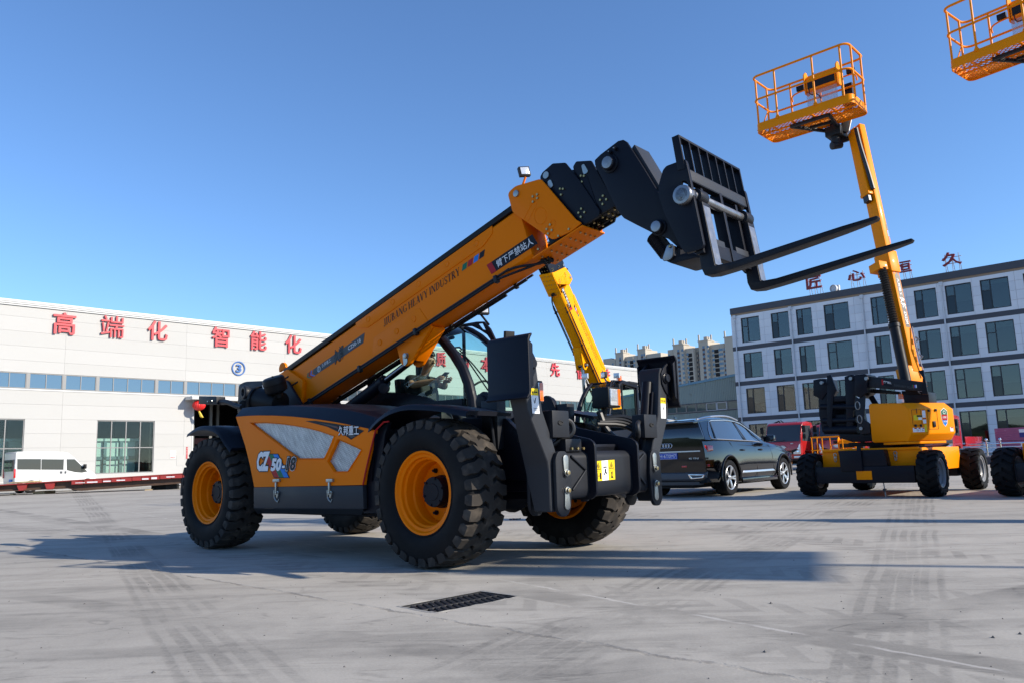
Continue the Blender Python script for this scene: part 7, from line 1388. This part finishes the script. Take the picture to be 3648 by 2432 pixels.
for l in (((208, 245), (490, 245), (488, 372), (205, 370)), ((497, 247), (762, 249), (760, 374), (495, 372)), ((797, 247), (893, 247), (980, 330), (1045, 395), (980, 408), (900, 402), (800, 378))):
    m = MB(); m.prism(vo(*l), XZv, -.012, -.002); m.prism(vo(*l), XZv, VW + .002, VW + .012); m.build('side_window', VG, VAN)
w0 = vo((905, 240), (1022, 350)); m = MB(); m.hexa([(w0[0][0] + .02, .12, w0[0][1]), (w0[0][0] + .02, VW - .12, w0[0][1]), (w0[1][0] + .03, VW - .06, w0[1][1]), (w0[1][0] + .03, .06, w0[1][1])] + [(w0[0][0] - .05, .12, w0[0][1] - .04), (w0[0][0] - .05, VW - .12, w0[0][1] - .04), (w0[1][0] - .05, VW - .06, w0[1][1] - .04), (w0[1][0] - .05, .06, w0[1][1] - .04)]); m.build('windscreen', VG, VAN)
m = MB()
for y0 in (.12, VW / 2 + .04): m.box((-.03, y0, 1.35), (.03, y0 + VW / 2 - .16, 2.05))
m.build('rear_window', VG, VAN); m = MB(); [m.box((-.05, y, .95), (.06, y + .12, 1.5)) for y in (.0, VW - .12)]; m.build('tail_light', REDLENS, VAN, .01)
m = MB(); m.box((-.05, .35, .72), (-.01, .8, .86)); m.build('number_plate', BLUE, VAN); m = MB(); mm = vo((1005, 330))[0]; m.box((mm[0] - .08, -.30, mm[1] - .18), (mm[0] + .06, -.05, mm[1] + .12)); m.build('wing_mirror', BLACK, VAN, .03)
m = MB()
for p in (((716, 392), (745, 420)), ((772, 390), (794, 420))): a, b = vo(*p); m.box((a[0], -.012, b[1]), (b[0], -.001, a[1]))
for x in ((488, 225), (765, 232)): a = vo(x)[0][0]; m.box((a - .008, -.006, .5), (a + .008, -.001, 2.1))
m.box((.15, -.02, .60), (rw - .5, -.002, .72)); m.build('door_trim', CARTRIM, VAN); TYV = car_tyre('van_tyre', .36, .10, .21); RIV = car_rim('van_rim', .21, .10, 6, MATS['lorry_wheel_grey'])
for x in (rw, fw):
    for s in (-1, 1): w = obj('wheel', RIV, VAN, (x, .14 if s < 0 else VW - .14, .36), 0 if s < 0 else pi); obj('tyre', TYV, w)

# ------------------------------------------------------------------ red low-bed trailer with planks
TRO = ground(E1(100, 682)); TRF = Frame(TRO, 10); TRL = thing('lowbed_trailer', 'long rusty red low-bed trailer standing on blocks in front of the hall', 'trailer', TRO, TRF.h)
TRR = mat('worn_red_paint', (.34, .035, .03), .55, var=.2, vs=1.5, col2=(.13, .05, .03), c2s=2.2, c2t=.58); RUST = mat('rusty_brown', (.085, .048, .030), .75, var=.35, vs=2); TIM = mat('raw_timber', (.50, .37, .21), .75, var=.2, vs=4)
top = lambda x: .605 + .033 * (x + .46) if x < 3.2 else .727 + .030 * (x - 3.2)
XZt = lambda a, b, d: (a, d, b)
m = MB(); m.prism([(-4, top(-4) - .06), (3.2, top(3.2) - .06), (9.6, top(9.6) - .06), (9.6, top(9.6)), (3.2, top(3.2)), (-4, top(-4))], XZt, 0.02, 2.9); m.build('deck', RUST, TRL)
m = MB(); m.prism([(-4, .20), (3.0, .30), (3.7, .13), (9.2, .36), (9.4, .55), (9.4, top(9.4) - .06), (3.2, top(3.2) - .06), (-4, top(-4) - .06)], XZt, .22, .30); m.prism([(-4, .18), (3.0, .26), (3.7, .11), (9.2, .33), (9.2, .36), (3.7, .14), (3.0, .30), (-4, .21)], XZt, .05, .3); m.prism([(-4, .20), (9.2, .36), (9.4, top(9.4) - .06), (-4, top(-4) - .06)], XZt, 2.6, 2.7); m.build('side_beam', RUST, TRL)
m = MB(); x = -3.9
while x < 9.3:
    if x < 3.1:
        m.prism([(x, top(x) - .062), (x + .55, top(x) - .062), (x + .42, .24), (x + .13, .24)], XZt, .05, .215); x += 1.42
    else:
        w = .35 + .25 * random.random(); m.box((x, -.005, top(x) - .25), (x + w, .2, top(x) - .062)); x += w + .04
m.prism([(-4, top(-4) - .05), (3.2, top(3.2) - .05), (9.6, top(9.6) - .05), (9.6, top(9.6) - .005), (3.2, top(3.2) - .005), (-4, top(-4) - .005)], XZt, -.02, .018); m.build('side_bracket', TRR, TRL)
m = MB()
for x, w in ((3.4, .5), (4.0, .55), (4.85, .4), (5.55, .45), (6.9, .35), (7.4, .3), (8.2, .45)): m.box((x, -.008, top(x) - .235 + random.random() * .05), (x + w, -.006, top(x) - .17 + random.random() * .06))
m.build('reflector_tape', WHITE, TRL); m = MB(); m.box((8.95, .2, .0), (9.1, .5, .6)); m.cyl((9.25, .1, .12), (9.25, .35, .12), .12, 14); m.box((7.2, .8, .02), (8.0, 1.6, .38)); m.box((8.1, .4, .02), (8.7, .9, .30)); m.tube([(8.2, .3, .3), (8.4, .3, .12), (8.6, .3, .28), (8.9, .3, .2)], .02, 6); m.build('support_leg', BLACK, TRL)
m = MB(); m.box((-.05, .3, .0), (.12, .6, .08)); m.box((7.0, .25, .0), (7.4, .5, .07)); m.box((1.0, .6, .0), (1.6, 2.2, .16)); m.box((-2.2, .6, 0), (-1.9, 2.2, .16)); m.build('timber_block', TIM, TRL)
PLK = thing('plank_stack', 'loose stack of raw timber planks lying on the trailer deck', 'planks', TRF.wld(.55, .9, 0), TRF.h + .02)
for i in range(9):
    L_ = random.uniform(1.0, 1.75); m = MB(); m.box((-L_ / 2, -.055, 0), (L_ / 2, .055, .038)); o = m.build('plank', TIM, PLK, .004); o.location = (random.uniform(-.25, .25), -.3 + .14 * (i % 5), top(.5) + .02 + .042 * (i // 5)); o.rotation_euler = (0, -.03, random.uniform(-.12, .12))
